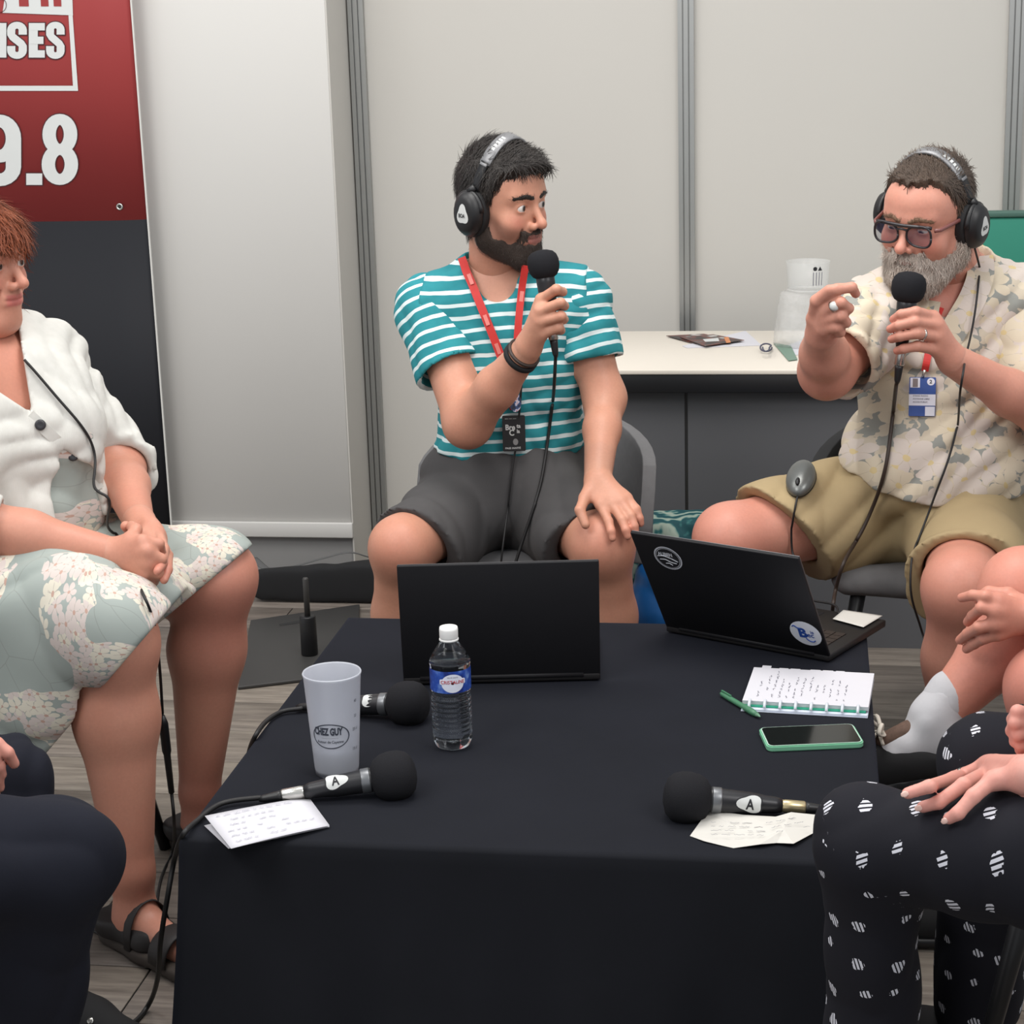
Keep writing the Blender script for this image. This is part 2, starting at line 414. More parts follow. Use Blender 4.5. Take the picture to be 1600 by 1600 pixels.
# ------------------------------------------------------------------ low table and cloth
TZ = .42; TX0, TX1, TY0, TY1 = -.908, .112, 2.482, 3.543
tb = thing('low_table', 'low square table hidden under the black cloth', 'table', (-.4, 3.01, 0))
MB().box((TX0+.012, TY0+.012, TZ-.035), (TX1-.012, TY1-.012, TZ-.006)).build('tabletop', 'dark_panel', tb)
for x in (TX0+.04, TX1-.09):
    for y in (TY0+.04, TY1-.09): MB().box((x, y, 0), (x+.05, y+.05, TZ-.035)).build('leg', 'black_metal', tb)
m = NT('black_cloth'); v = m.coord(); wv = m.noise(420, 2, v)
m.base(m.mix(m.noise(6, 4, v), srgb(24, 25, 28), srgb(31, 32, 37))); m.rough(.95); m.b.inputs['Specular IOR Level'].default_value = .12
m.b.inputs['Sheen Weight'].default_value = .05; m.b.inputs['Sheen Tint'].default_value = srgb(150, 165, 215); m.bump(wv, .15, .0006); MAT['black_cloth'] = m.m
def make_cloth():
    cx, cy, hx, hy = (TX0+TX1)/2, (TY0+TY1)/2, (TX1-TX0)/2, (TY1-TY0)/2
    N = 60; ring = []
    for sx, sy, ux, uy in ((-1, -1, 1, 0), (1, -1, 0, 1), (1, 1, -1, 0), (-1, 1, 0, -1)):
        for k in range(N):
            t = k/N; ring.append((sx*hx+ux*2*hx*t, sy*hy+uy*2*hy*t, t, (ux, uy)))
    n = len(ring); V = []; F = []; rows = 20
    rr = [(1-.012/hx, TZ), (1-.003/hx, TZ-.0015), (1, TZ-.006)]
    for s_, z in rr:
        for x, y, t, u in ring: V.append((cx+x*s_, cy+y*s_, z))
    for j in range(1, rows+1):
        d = j/rows; z = TZ-.006-d*(TZ-.014)
        for i, (x, y, t, u) in enumerate(ring):
            nx, ny = u[1], -u[0]; e = min(t, 1-t); corner = math.exp(-(e/.13)**2); side = {(1, 0): 0, (0, 1): 1, (-1, 0): 2, (0, -1): 3}[u]
            amp = (.018*math.sin(t*23+side*2.1)+.011*math.sin(t*47+side))*d*d*(1-corner*.5)+.006*d
            if side == 3: amp = amp*.4+.0*d
            if side == 0 and t < .5: amp += .055*corner*d*d
            q = V_corner(x, y, hx, hy, corner, d, side, t)
            V.append((cx+x+nx*amp+q[0], cy+y+ny*amp+q[1], z))
    for j in range(len(rr)+rows-1):
        for i in range(n): a, b = j*n+i, j*n+(i+1) % n; F.append((a, b, b+n, a+n))
    F.append(tuple(range(n))[::-1])
    F = [f[::-1] for f in F]
    return V, F
def V_corner(x, y, hx, hy, corner, d, side, t):      # the spare cloth of a corner hangs as a soft fold
    k = .035*corner*d*(1+.5*math.sin(9*t+side)); s = 1/math.sqrt(2)
    return (k*s*np.sign(x) if abs(abs(x)-hx) < .3 else 0, k*s*np.sign(y) if abs(abs(y)-hy) < .3 else 0)
cv, cf = make_cloth()
cl = obj('tablecloth', cv, cf, 'black_cloth'); tag(cl, 'black cloth draped to the floor over the low table', 'tablecloth')
md = cl.modifiers.new('thickness', 'SOLIDIFY'); md.thickness = .0015; md.offset = -1

def stack(px, py, z=TZ+.001): return G(px, py, z)
# ------------------------------------------------------------------ microphones
mt('mic_grip', (40, 40, 43), .38, .3, var=.05); mt('mic_ring', (120, 122, 125), .35, .7)
def oval_badge(parent, fr, R, a0, half, z0, zh, lettering, name='badge', up=1, shape='tri'):
    # white rounded-triangle badge bent round a barrel of radius R (local z along barrel)
    def bend(x, y, lift):
        a = a0+x/R; return fr(np.array(((R+lift)*math.cos(a), (R+lift)*math.sin(a), z0+y)))
    ring = []
    for k in range(30):
        t = 2*math.pi*k/30; r = 1-.16*math.cos(3*t+math.pi) if shape == 'tri' else 1
        ring.append((half*r*math.sin(t), zh*r*math.cos(t)))
    for f_, lift, mat, nm in ((1.14, .0005, 'ink_black', 'badge_rim'), (1, .0008, 'white_print', name)):
        V = [bend(0, 0, lift)]+[bend(x*f_*.5, y*f_*.5, lift) for x, y in ring]+[bend(x*f_, y*f_, lift) for x, y in ring]; n = len(ring)
        F = [(0, 1+i, 1+(i+1) % n) for i in range(n)]+[(1+i, 1+n+i, 1+n+(i+1) % n, 1+(i+1) % n) for i in range(n)]
        bo = obj(nm, V, F, mat, parent)
    if lettering:
        s, size, ang = lettering
        def wp(co):
            c, sn = math.cos(ang), math.sin(ang); w_ = co[:, 0].max()/2; hh = co[:, 1].max()/2; out = []
            for p in co: x, y = p[0]-w_, p[1]-hh; out.append(bend(c*x-sn*y, sn*x+c*y, .0011))
            return np.array(out)
        text('lettering', s, size, 'ink_black', parent, None, .025, .8, warp=wp)
    return bo
FOAM_PROF = [(.001, .0), (.019, .002), (.029, .008), (.0355, .018), (.0385, .032), (.038, .046), (.034, .058), (.026, .066), (.012, .0705), (.001, .0715)]
def microphone(label, tail, head, badge=None, group='hand microphones', foam_s=1.0, conn='chrome', ring=True, length=.165, hint=(0, 0, 1)):
    # tail = connector end, head = foam top; local z runs tail -> head
    tail = np.asarray(tail, float); head = np.asarray(head, float); z = nrm(head-tail)
    x = nrm(np.cross(hint, z)); fr = Frame(tail, x, np.cross(z, x)); L = np.linalg.norm(head-tail)
    t = thing('microphone', label, 'microphone', tail, group)
    fl = .0715*foam_s; zb = L-fl
    v, f = lathe([(r*foam_s, L-fl+zz*foam_s) for r, zz in FOAM_PROF[::1]], 28, fr); obj('windscreen', v, f, 'foam', t)
    v, f = lathe([(.0105, .035), (.0125, .045), (.0135, .06), (.0165, zb*.6), (.0185, zb-.006), (.0185, zb+.012)], 24, fr); b = obj('grip', v, f, 'mic_grip', t)
    if ring:
        v, f = lathe([(.0192, zb-.014), (.0195, zb-.012), (.0195, zb-.002), (.0192, zb)], 24, fr); obj('collar', v, f, 'mic_ring', t)
    v, f = lathe([(.0085, .0), (.0098, .002), (.0098, .03), (.0092, .032), (.0092, .036)], 20, fr); obj('plug', v, f, conn, t)
    v, f = lathe([(.0035, -.035), (.006, -.028), (.0078, -.006), (.0085, 0)], 16, fr); obj('strain_relief', v, f, 'black_plastic', t)
    if badge: oval_badge(t, fr, .0168, badge[0], badge[1], badge[2]*zb, badge[3], badge[4])
    return t, fr
# front-left microphone on table
T0 = G(440, 1243, TZ+.012); H0 = G(651, 1206, TZ+.036)
mic1, mf1 = microphone('microphone with round foam and A badge, lying in front of the cup', T0, H0, (math.radians(128), .0125, .62, .017, ('A', .02, math.radians(90))), hint=(0, 0, 1))
cable('cable', [T0+mf1.z*-.03, G(400, 1247, TZ+.010), G(345, 1256, TZ+.008), G(305, 1285, TZ+.006), G(285, 1306, TZ+.003), P(273, 1340, 2.60), P(262, 1400, 2.585), P(251, 1470, 2.60), P(246, 1530, 2.66), G(232, 1570, .012), G(205, 1600, .006), G(150, 1625, .006)], .0042, 'cable', mic1)
# rear-left microphone behind the cup
T1 = G(492, 1104, TZ+.012); H1 = G(668, 1098, TZ+.036)
mic2, mf2 = microphone('microphone with dark foam lying partly behind the frosted cup', T1, H1, (math.radians(128), .0125, .80, .016, None))
cable('cable', [T1+mf2.z*-.03, G(470, 1107, TZ+.009), G(440, 1112, TZ+.007), G(415, 1128, TZ+.006), G(398, 1152, TZ+.004), P(388, 1180, 2.99), P(380, 1240, 2.985), P(372, 1300, 3.02), G(360, 1330, .006), G(330, 1345, .006)], .0042, 'cable', mic2)
# right microphone
T2 = G(1258, 1262, TZ+.012); H2 = G(1036, 1243, TZ+.036)
mic3, mf3 = microphone('microphone with A badge lying on the right over a crumpled note', T2, H2, (math.radians(16), .013, .60, .018, ('A', .021, math.radians(-90))), conn='brass')
cable('cable', [T2+mf3.z*-.03, G(1300, 1272, TZ+.008), G(1345, 1290, TZ+.006), (.105, 2.56, TZ+.005), (.135, 2.55, TZ-.04), (.15, 2.56, .2), (.16, 2.6, .008), (.3, 2.7, .006)], .0042, 'cable', mic3)
def tiny(fr, s, size, R, a0, z0, parent, mat):
    def wp(co):
        w_ = co[:, 0].max()/2; return np.array([fr(np.array(((R+.0008)*math.cos(a0+p[1]/R*1.0), (R+.0008)*math.sin(a0+p[1]/R), z0+(p[0]-w_)))) for p in co])
    return text('lettering', s, size, mat, parent, None, .02, warp=wp)

# ------------------------------------------------------------------ water bottle
m = NT('clear_plastic'); m.b.inputs['Transmission Weight'].default_value = 1; m.b.inputs['IOR'].default_value = 1.18; m.rough(.04); m.base((.96, .98, 1, 1)); MAT['clear_plastic'] = m.m
m = NT('water'); m.b.inputs['Transmission Weight'].default_value = 1; m.b.inputs['IOR'].default_value = 1.33; m.rough(.02); m.base((.93, .97, 1, 1)); MAT['water'] = m.m
mt('cap_white', (232, 232, 230), .5, var=.02)
m = NT('bottle_label'); v = m.coord(); m.base(m.ramp(m.noise(55, 2, v), [(.35, srgb(24, 44, 120)), (.55, srgb(40, 78, 170)), (.8, srgb(130, 165, 225))])); m.rough(.4); MAT['bottle_label'] = m.m
BL = G(708, 1166, TZ); bt = thing('water_bottle', 'small clear water bottle with a blue label and white cap', 'bottle', BL+np.array((0, 0, .001)))
bf = Frame(BL+np.array((0, 0, .001)), (1, 0, 0), (0, 1, 0)); HB = .205; RB = .033
prof = [(.006, .004), (.02, .0), (.027, .003), (.031, .012)]
for i in range(9):
    z = .016+i*.0085; prof += [(.0325, z), (.0325, z+.003), (.0308, z+.0058)]
prof += [(.0305, .095), (.0325, .1), (.0325, .14), (.0335, .144), (.0332, .149), (.029, .158), (.022, .169), (.0155, .178), (.013, .184), (.013, .19)]
v, f = lathe(prof, 32, bf); bo = obj('bottle_body', v, f, 'clear_plastic', bt)
wprof = [(max(r-.0012, .002), z+.0012) for r, z in prof if z < .147]+[(.0315, .149), (.001, .149)]
v, f = lathe(wprof, 32, bf); obj('water', v, f, 'water', bt)
v, f = lathe([(.0145, .186), (.0152, .188), (.0152, .2), (.0145, .2045), (.008, .205)], 24, bf); obj('cap', v, f, 'cap_white', bt)
v, f = lathe([(.0150, .182), (.0158, .1825), (.0158, .185), (.0150, .1855)], 24, bf); obj('neck_ring', v, f, 'cap_white', bt)
def wrapl(R, a0, a1, z0, z1, n=24, fr=bf):
    V = [fr(np.array((R*math.cos(a0+(a1-a0)*i/n), R*math.sin(a0+(a1-a0)*i/n), z))) for z in (z0, z1) for i in range(n+1)]
    return V, [(i, i+1, n+2+i, n+1+i) for i in range(n)]
vdir = math.atan2(-BL[1], -BL[0])                       # direction from bottle to the viewer side of the table
v, f = wrapl(.0334, vdir-2.6, vdir+2.6, .102, .139); lb = obj('label', v, f, 'bottle_label', bt)
def on_cyl(fr, R, a0, z0):
    def wp(co):
        w_ = co[:, 0].max()/2; return np.array([fr(np.array((R*math.cos(a0+(p[0]-w_)/R), R*math.sin(a0+(p[0]-w_)/R), z0+p[1]))) for p in co])
    return wp
mt('label_red', (190, 48, 58), .5); mt('label_pale', (222, 226, 240), .5)
def cyl_patch(name, outline, R, a0, z0, mat, parent, fr):
    n = len(outline); K = 8; V = [fr(np.array((R*math.cos(a0+x*k/K/R), R*math.sin(a0+x*k/K/R), z0+y*k/K))) for k in range(1, K+1) for x, y in outline]
    F = [tuple(range(n))]+[(k*n+i, k*n+(i+1) % n, (k+1)*n+(i+1) % n, (k+1)*n+i) for k in range(K-1) for i in range(n)]
    return obj(name, V, F, mat, parent)
cyl_patch('label_oval', ellipse(.019, .0155), .0339, vdir+.1, .119, 'label_pale', lb, bf)
cyl_patch('label_band', rrect(.044, .009, .002, 3), .0341, vdir+.1, .1215, 'label_pale', lb, bf)
text('lettering', 'CRISTALINE', .0082, 'label_red', lb, None, .01, .92, warp=on_cyl(bf, .0345, vdir+.1, .1187))
text('lettering', 'eau de source', .0035, 'ink', lb, None, 0, .9, warp=on_cyl(bf, .0345, vdir+.1, .1285))

# ------------------------------------------------------------------ frosted cup
m = NT('frosted'); m.base(srgb(214, 217, 226)); m.rough(.45); m.b.inputs['Transmission Weight'].default_value = .35; m.b.inputs['Alpha'].default_value = .86; MAT['frosted'] = m.m
CP = G(527, 1206, TZ); ct = thing('plastic_cup', 'tall frosted reusable cup printed CHEZ GUY beside the bottle', 'cup', CP+np.array((0, 0, .001))); cfm = Frame(CP+np.array((0, 0, .001)), (1, 0, 0), (0, 1, 0))
RC = lambda z: .0345+(.0455-.0345)*z/.168
v, f = lathe([(.001, .004), (.032, .002), (.0338, .0), (RC(.01), .01), (RC(.05), .05), (RC(.1), .1), (RC(.162), .162), (RC(.168)+.0012, .166), (RC(.168), .168), (RC(.168)-.0016, .166), (RC(.1)-.0014, .1), (RC(.05)-.0014, .05), (.034, .008), (.001, .008)], 40, cfm, cap=False)
obj('cup_wall', v, f, 'frosted', ct)
v, f = lathe([(.002, .009), (.0335, .009), (RC(.042)-.002, .042), (.002, .042)], 32, cfm); obj('drink', v, f, 'frosted', ct)
mt('cup_ink', (58, 62, 74), .6)
def on_cone(fr, a0, z0, dz=0):
    def wp(co):
        w_ = co[:, 0].max()/2
        return np.array([fr(np.array(((RC(z0+p[1])+.0008)*math.cos(a0+(p[0]-w_)/RC(z0)), (RC(z0+p[1])+.0008)*math.sin(a0+(p[0]-w_)/RC(z0)), z0+p[1]+dz*(p[0]-w_)))) for p in co])
    return wp
ca = math.atan2(-CP[1], -CP[0])-.20
n = 48; V = []
for s_ in (1, .94):
    for k in range(n):
        x, y = .031*s_*math.cos(2*math.pi*k/n), .021*s_*math.sin(2*math.pi*k/n)*(1 if s_ == 1 else .98); z = .074+y; V.append(cfm(np.array(((RC(z)+.0007)*math.cos(ca+x/RC(z)), (RC(z)+.0007)*math.sin(ca+x/RC(z)), z))))
obj('logo_oval', V, [(k, (k+1) % n, n+(k+1) % n, n+k) for k in range(n)], 'cup_ink', ct)
text('lettering', 'CHEZ GUY', .0165, 'cup_ink', ct, None, .05, .56, warp=on_cone(cfm, ca-.08, .0765))
text('lettering', 'Autour de Cayenne', .0066, 'cup_ink', ct, None, .01, .8, warp=on_cone(cfm, ca-.02, .0625))
text('rule', '_________', .005, 'cup_ink', ct, None, .0, 1.2, warp=on_cone(cfm, ca-.02, .0715))
for k, (z, s_) in enumerate(((.045, '15 cl'), (.078, '25 cl'), (.1, '33'), (.125, '40'))):
    text('graduation', s_, .007, 'cup_ink', ct, None, .0, .8, warp=on_cone(cfm, ca+1.08, z))

# ------------------------------------------------------------------ papers, pen, phone, notebook
def scribbles(parent, fr, w_, h_, lines, seed, mat='ink', th=.0006, z=.0006, vertical=False, dens=.8, hh=.0035):
    g = random.Random(seed); mb = MB()
    for li in range(lines):
        y = h_*(.12+.76*li/max(lines-1, 1)); x = w_*.08
        stop = w_*(.5+.42*g.random())
        while x < stop:
            L = g.uniform(.006, .016)
            if g.random() < dens:
                n = max(2, int(L/.002)); pts = [(x+L*i/n, y+g.uniform(-.5, .5)*hh) for i in range(n+1)]
                for (x0, y0), (x1, y1) in zip(pts[:-1], pts[1:]):
                    q = [(x0, y0-th), (x1, y1-th), (x1, y1+th), (x0, y0+th)]
                    if vertical: q = [(y_, x_) for x_, y_ in q][::-1]
                    mb.add([fr(np.array((a, b, z))) for a, b in q], [(0, 1, 2, 3)])
            x += L+g.uniform(.004, .007)
    o = mb.build('handwriting', mat, parent); o['kind'] = 'stuff'; return o
# folded note on the left (top leaf lifted over the bottom leaf)
z0 = TZ+.001
A, B, Cc, Dd = G(320, 1275, z0+.014), G(482, 1245, z0+.004), G(515, 1290, z0+.004), G(361, 1326, z0+.014)
fn = thing('folded_note', 'white note sheet folded in half at the front left corner', 'note', (A+Cc)/2*np.array((1, 1, 0))+np.array((0, 0, z0)))
def leaf(name, A, B, C, D, mat, parent, sag=0, th=.0005):
    N = 8; V = []; F = []
    for j in range(N+1):
        for i in range(N+1):
            u, v_ = i/N, j/N; p = (1-u)*(1-v_)*A+u*(1-v_)*B+u*v_*C+(1-u)*v_*D; p = p+np.array((0, 0, sag*math.sin(math.pi*u)*math.sin(math.pi*(.2+.6*v_)))); V.append(p)
    for j in range(N):
        for i in range(N): a = j*(N+1)+i; F.append((a, a+N+1, a+N+2, a+1))
    o = obj(name, V, F, mat, parent); s = o.modifiers.new('thickness', 'SOLIDIFY'); s.thickness = th; s.offset = 0; return o
leaf('top_leaf', A, B, Cc, Dd, 'paper', fn, .002)
A2, B2, C2, D2 = G(319, 1290, z0), G(484, 1250, z0), G(515, 1292, z0), G(357, 1326, z0)
leaf('bottom_leaf', A2, B2, C2, D2, 'paper', fn)
sc0 = Frame(Dd, Cc-Dd, A-Dd)
class Skew:                                            # follows the tilted top leaf
    def __call__(s, p): return Dd+(Cc-Dd)*p[0]+(A-Dd)*p[1]*1.0+((B-A)-(Cc-Dd))*p[0]*p[1]+np.array((0, 0, .0012+p[2]+.002*math.sin(math.pi*p[0])))
scribbles(fn, type('K', (), {'__call__': lambda s, p: Skew()(np.array((p[0]/.2, p[1]/.1, p[2])))})(), .2, .1, 6, 3, 'ink_light', .0006, .0006)
# crumpled note on the right
q = [(1078, 1306), (1104, 1270), (1118, 1267), (1160, 1273), (1212, 1276), (1236, 1269), (1285, 1274), (1281, 1296), (1240, 1318), (1214, 1317), (1188, 1319), (1146, 1325), (1128, 1321), (1100, 1314)]
zz = [.001, .008, .012, .010, .009, .016, .006, .003, .007, .004, .007, .001, .002, .003]
cn = thing('crumpled_note', 'creased handwritten note under the right-hand microphone', 'note', G(1180, 1300, TZ))
pts = [G(a, b, TZ+z) for (a, b), z in zip(q, zz)]; ctr = [G(1150, 1293, TZ+.008), G(1225, 1296, TZ+.012)]
V = pts+ctr; n = len(pts)
left = [12, 13, 0, 1, 2, 3]; F = []
ringL = [3, 2, 1, 0, 13, 12, 11]; ringR = [11, 10, 9, 8, 7, 6, 5, 4, 3]
for a, b in zip(ringL[:-1], ringL[1:]): F.append((n, a, b))
for a, b in zip(ringR[:-1], ringR[1:]): F.append((n+1, a, b))
F += [(n, 11, n+1), (n, n+1, 3)]
o = obj('sheet', V, F, 'paper_warm', cn, False); s = o.modifiers.new('thickness', 'SOLIDIFY'); s.thickness = .0005
scribbles(cn, Frame(G(1100, 1308, TZ+.0085), G(1200, 1310, TZ+.0085)-G(1100, 1308, TZ+.0085), (0, 1, 0)), .12, .055, 4, 9, 'ink', .00045, .002)
scribbles(cn, Frame(G(1210, 1305, TZ+.0125), G(1262, 1296, TZ+.0125)-G(1210, 1305, TZ+.0125), (0, 1, 0)), .07, .045, 3, 10, 'ink', .00045, .002)
# green pen
mt('pen_green', (70, 122, 92), .45, var=.08); mt('pen_tip', (110, 150, 125), .4)
A, B = G(1126, 1083, TZ+.006), G(1188, 1120, TZ+.006); pen = thing('pen', 'green ballpoint pen lying by the notebook', 'pen', A*np.array((1, 1, 0))+np.array((0, 0, TZ)))
pf = Frame(A, nrm(np.cross((0, 0, 1), nrm(B-A))), z=nrm(B-A)); L = np.linalg.norm(B-A)
pf = Frame(A, (0, 0, 1), np.cross(nrm(B-A), (0, 0, 1))); 
v, f = lathe([(.002, 0), (.0042, .006), (.0048, .02), (.0048, L*.55), (.0056, L*.6), (.0058, L*.8), (.004, L*.92)], 14, pf); obj('barrel', v, f, 'pen_green', pen)
v, f = lathe([(.004, L*.92), (.0014, L*.985), (.0006, L)], 12, pf); obj('tip', v, f, 'pen_tip', pen)
MB().box((.0045, -.0015, .004), (.007, .0015, .035), pf).build('clip', 'pen_green', pen)
# phone in green case
mt('case_green', (122, 186, 152), .5, var=.04); mt('case_edge', (176, 200, 186), .5)
m = NT('phone_glass'); m.base(srgb(24, 27, 26)); m.rough(.12); MAT['phone_glass'] = m.m
a, b, c_, d_ = G(1186, 1136, TZ+.011), G(1335, 1129, TZ+.011), G(1349, 1160, TZ+.011), G(1198, 1166, TZ+.011)
ctr = (a+b+c_+d_)/4; fx = nrm((b-a)+(c_-d_)); w_, h_ = np.linalg.norm((b+c_-a-d_)/2), np.linalg.norm((a+b-c_-d_)/2)
ph = thing('smartphone', 'smartphone in a mint green case lying face up', 'phone', (ctr[0], ctr[1], TZ)); pf = Frame((ctr[0], ctr[1], TZ+.0005), fx, np.cross((0, 0, 1), fx))
v, f = plate(rrect(w_, h_, .011), .0098, pf); o = obj('case', v, f, 'case_green', ph, False)
bm = bmesh.new(); bm.from_mesh(o.data); bmesh.ops.bevel(bm, geom=[e for e in bm.edges if abs((e.verts[0].co-e.verts[1].co).z) < 1e-5], offset=.0018, segments=2, affect='EDGES'); bm.to_mesh(o.data); bm.free()
pf2 = Frame((ctr[0], ctr[1], TZ+.0104), fx, np.cross((0, 0, 1), fx))
v, f = plate(rrect(w_-.0045, h_-.0045, .0095), .0002, pf2); obj('case_rim', v, f, 'case_edge', ph, False)
pf2 = Frame((ctr[0], ctr[1], TZ+.0107), fx, np.cross((0, 0, 1), fx))
v, f = plate(rrect(w_-.008, h_-.008, .008), .0003, pf2); obj('screen', v, f, 'phone_glass', ph, False)
# disc-bound notebook
mt('notebook_green', (28, 140, 112), .6); mt('notebook_cover', (205, 212, 226), .5)
m = NT('disc_clear'); m.base(srgb(226, 232, 240)); m.rough(.3); m.b.inputs['Alpha'].default_value = .75; MAT['disc_clear'] = m.m
a, b, c_, d_ = G(1172, 1044, TZ+.012), G(1362, 1052, TZ+.012), G(1360, 1114, TZ+.012), G(1164, 1101, TZ+.012)
ctr = (a+b+c_+d_)/4; fx = nrm((b-a)+(c_-d_)); NW, NH = np.linalg.norm((b+c_-a-d_)/2), np.linalg.norm((a+b-c_-d_)/2)
nb = thing('notebook', 'disc-bound notebook open at a handwritten page with green divider', 'notebook', (ctr[0], ctr[1], TZ)); nf = Frame((ctr[0], ctr[1], TZ+.001), fx, np.cross((0, 0, 1), fx))
MB().box((-NW/2, -NH/2, 0), (NW/2, NH/2, .0015), nf).build('cover', 'notebook_cover', nb)
MB().box((-NW/2+.002, -NH/2+.012, .0015), (NW/2-.004, NH/2, .0055), nf).build('divider', 'notebook_green', nb)
MB().box((-NW/2+.0, -NH/2+.021, .0056), (NW/2, NH/2, .0115), nf).build('page_block', 'paper', nb)
pg = MB().box((-NW/2, -NH/2+.0205, .0117), (NW/2, NH/2, .0121), nf).build('page', 'paper', nb)
MB().box((-NW/2+.014, NH/2, .011), (-NW/2+.03, NH/2+.014, .0115), nf).build('index_tab', 'paper', nb)
for k, (x0, x1) in enumerate(((.045, .061), (.065, .082), (.10, .118), (.122, .14), (.145, .16))): MB().box((-NW/2+x0, NH/2-.0005, .0116), (-NW/2+x1, NH/2+.0035, .0119), nf).build('page_tab', 'paper', nb)
MB().box((-NW/2+.001, -NH/2+.001, .0015), (NW/2-.001, -NH/2+.0115, .004), nf).build('binding_strip', 'notebook_cover', nb)
for k in range(8):
    x = -NW/2+.0135+k*(NW-.03)/7; V = []; 
    arc = [nf(np.array((x, -NH/2+.0135+.0115*math.cos(t), .007+.0085*math.sin(t)))) for t in np.linspace(.15, math.pi-.0, 12)]
    v, f = tube(arc, .0026, 8, 1); obj('disc', v, f, 'disc_clear', nb)
scribbles(nb, Frame(nf(np.array((-NW/2, -NH/2+.03, .0122))), nf.x, nf.y), NH-.035, NW-.02, 13, 21, 'ink', .0005, .0006, True, .7, .004)

# ------------------------------------------------------------------ laptops
mt('laptop_black', (27, 27, 30), .55, .1, var=.06, spec=.3); mt('laptop_deck', (38, 37, 38), .45, .3); mt('laptop_edge', (112, 112, 114), .4, .6)
m = NT('screen_off'); m.base(srgb(14, 14, 16)); m.rough(.15); MAT['screen_off'] = m.m
mt('key', (44, 36, 33), .5)
def laptop(label, hl, hr, depth, lid_h, tilt, key_mat='key'):
    # hl/hr = hinge ends as seen from the viewer (left/right); deck lies beyond the hinge, lid leans back to the viewer
    hl = np.asarray(hl, float); hr = np.asarray(hr, float); c = (hl+hr)/2; W = np.linalg.norm(hr-hl); x = nrm(hr-hl); z = np.array((0, 0, 1.)); y = np.cross(z, x)
    t = thing('laptop', label, 'laptop', (c[0], c[1], hl[2])); f0 = Frame(c, x, y)
    base = MB().box((-W/2, -.004, .001), (W/2, depth, .015), f0).build('base', 'laptop_deck', t, bevel=.003)
    mb = MB(); cols, rows_ = 14, 5; kw = (W-.05)/cols; kd = depth*.42/rows_
    for r in range(rows_):
        for k in range(cols):
            if r == 4 and 4 <= k <= 8: continue
            x0 = -W/2+.025+k*kw; y0 = depth*.08+r*kd; mb.box((x0+.001, y0+.001, .015), (x0+kw-.001, y0+kd-.001, .0168), f0)
    mb.box((-W/2+.025+4*kw, depth*.08+4*kd+.001, .015), (-W/2+.025+9*kw, depth*.08+5*kd-.001, .0168), f0)
    k = mb.build('keys', key_mat, base); k['kind'] = 'stuff'
    v, f = plate(rrect(.105, .065, .003, 3, 0, depth*.78), .0004, Frame(f0(np.array((0, 0, .015))), x, y)); obj('touchpad', v, f, 'laptop_black', base, False)
    ly = nrm(math.cos(tilt)*z-math.sin(tilt)*y); f1 = Frame(f0(np.array((0, 0, .012))), x, ly)      # local y up the lid, local z to the viewer
    if f1.z@(-y) < 0: f1.z = -f1.z
    F1 = lambda p: f1.o+p[0]*f1.x+p[1]*f1.y+p[2]*f1.z
    lid = MB().box((-W/2, .0, -.003), (W/2, lid_h, .0035), F1).build('lid', 'laptop_black', t, bevel=.002)
    MB().box((-W/2+.001, .002, -.0042), (W/2-.001, lid_h-.0005, -.003), F1).build('screen_bezel', 'laptop_edge', lid)
    MB().box((-W/2+.008, .016, -.0047), (W/2-.008, lid_h-.01, -.0042), F1).build('screen', 'screen_off', lid)
    v, f = tube([F1(np.array((-W/2+.03, 0, .001))), F1(np.array((W/2-.03, 0, .001)))], .0055, 10); obj('hinge', v, f, 'laptop_black', t)
    ff = Frame(f1.o, f1.x, f1.y); ff.z = f1.z
    return t, lid, ff, W, f0
LT1, lid1, lf1, LW1, _ = laptop('plain black laptop seen from the back at the middle of the table', G(631, 1070, TZ+.002), G(938, 1062, TZ+.002), .24, .225, math.radians(10))
hlr, hrr = np.array((-.265, 3.483, TZ+.002)), np.array((.042, 3.326, TZ+.002))
LT2, lid2, lf2, LW2, fb2 = laptop('black laptop with two round stickers on its lid, turned to the right', hlr, hrr, .235, .25, math.radians(30))
def round_sticker(cx, cy, r, build):
    build(lambda x, y, z=.0045: lf2.o+(cx+x)*lf2.x+(cy+y)*lf2.y+z*lf2.z)
def disc_on(f, pts, name, mat, parent, z):
    V = [f(0, 0, z)]+[f(x, y, z) for x, y in pts]; n = len(pts); return obj(name, V, [(0, 1+i, 1+(i+1) % n) for i in range(n)], mat, parent, False)
class SF:                                                # lets text() sit on the lid
    def __init__(s, f, dx, dy, z, rot=0): s.f = f; s.dx = dx; s.dy = dy; s.z = z; s.r = rot
    def __call__(s, co):
        c, sn = math.cos(s.r), math.sin(s.r); return np.array([s.f(s.dx+c*p[0]-sn*p[1], s.dy+sn*p[0]+c*p[1], s.z) for p in co])
mt('sticker_white', (214, 218, 226), .5, var=.02); mt('logo_blue', (34, 72, 150), .5); mt('sticker_dark', (36, 36, 40), .5)
f_ = lambda x, y, z=.0045: lf2.o+(LW2/2-.034+x)*lf2.x+(.055+y)*lf2.y+z*lf2.z
st = disc_on(f_, ellipse(.031, .031), 'sticker', 'sticker_white', lid2, .0040); st['label'] = 'round white sticker with blue initial'
text('lettering', 'B', .032, 'logo_blue', st, SF(f_, -.015, -.010, .0044), .05, .95)
text('lettering', 'ec', .017, 'logo_blue', st, SF(f_, .002, -.008, .0044), .02, .9); text('lettering', 'ie', .012, 'logo_blue', st, SF(f_, .010, .002, .0044), .02, .9)
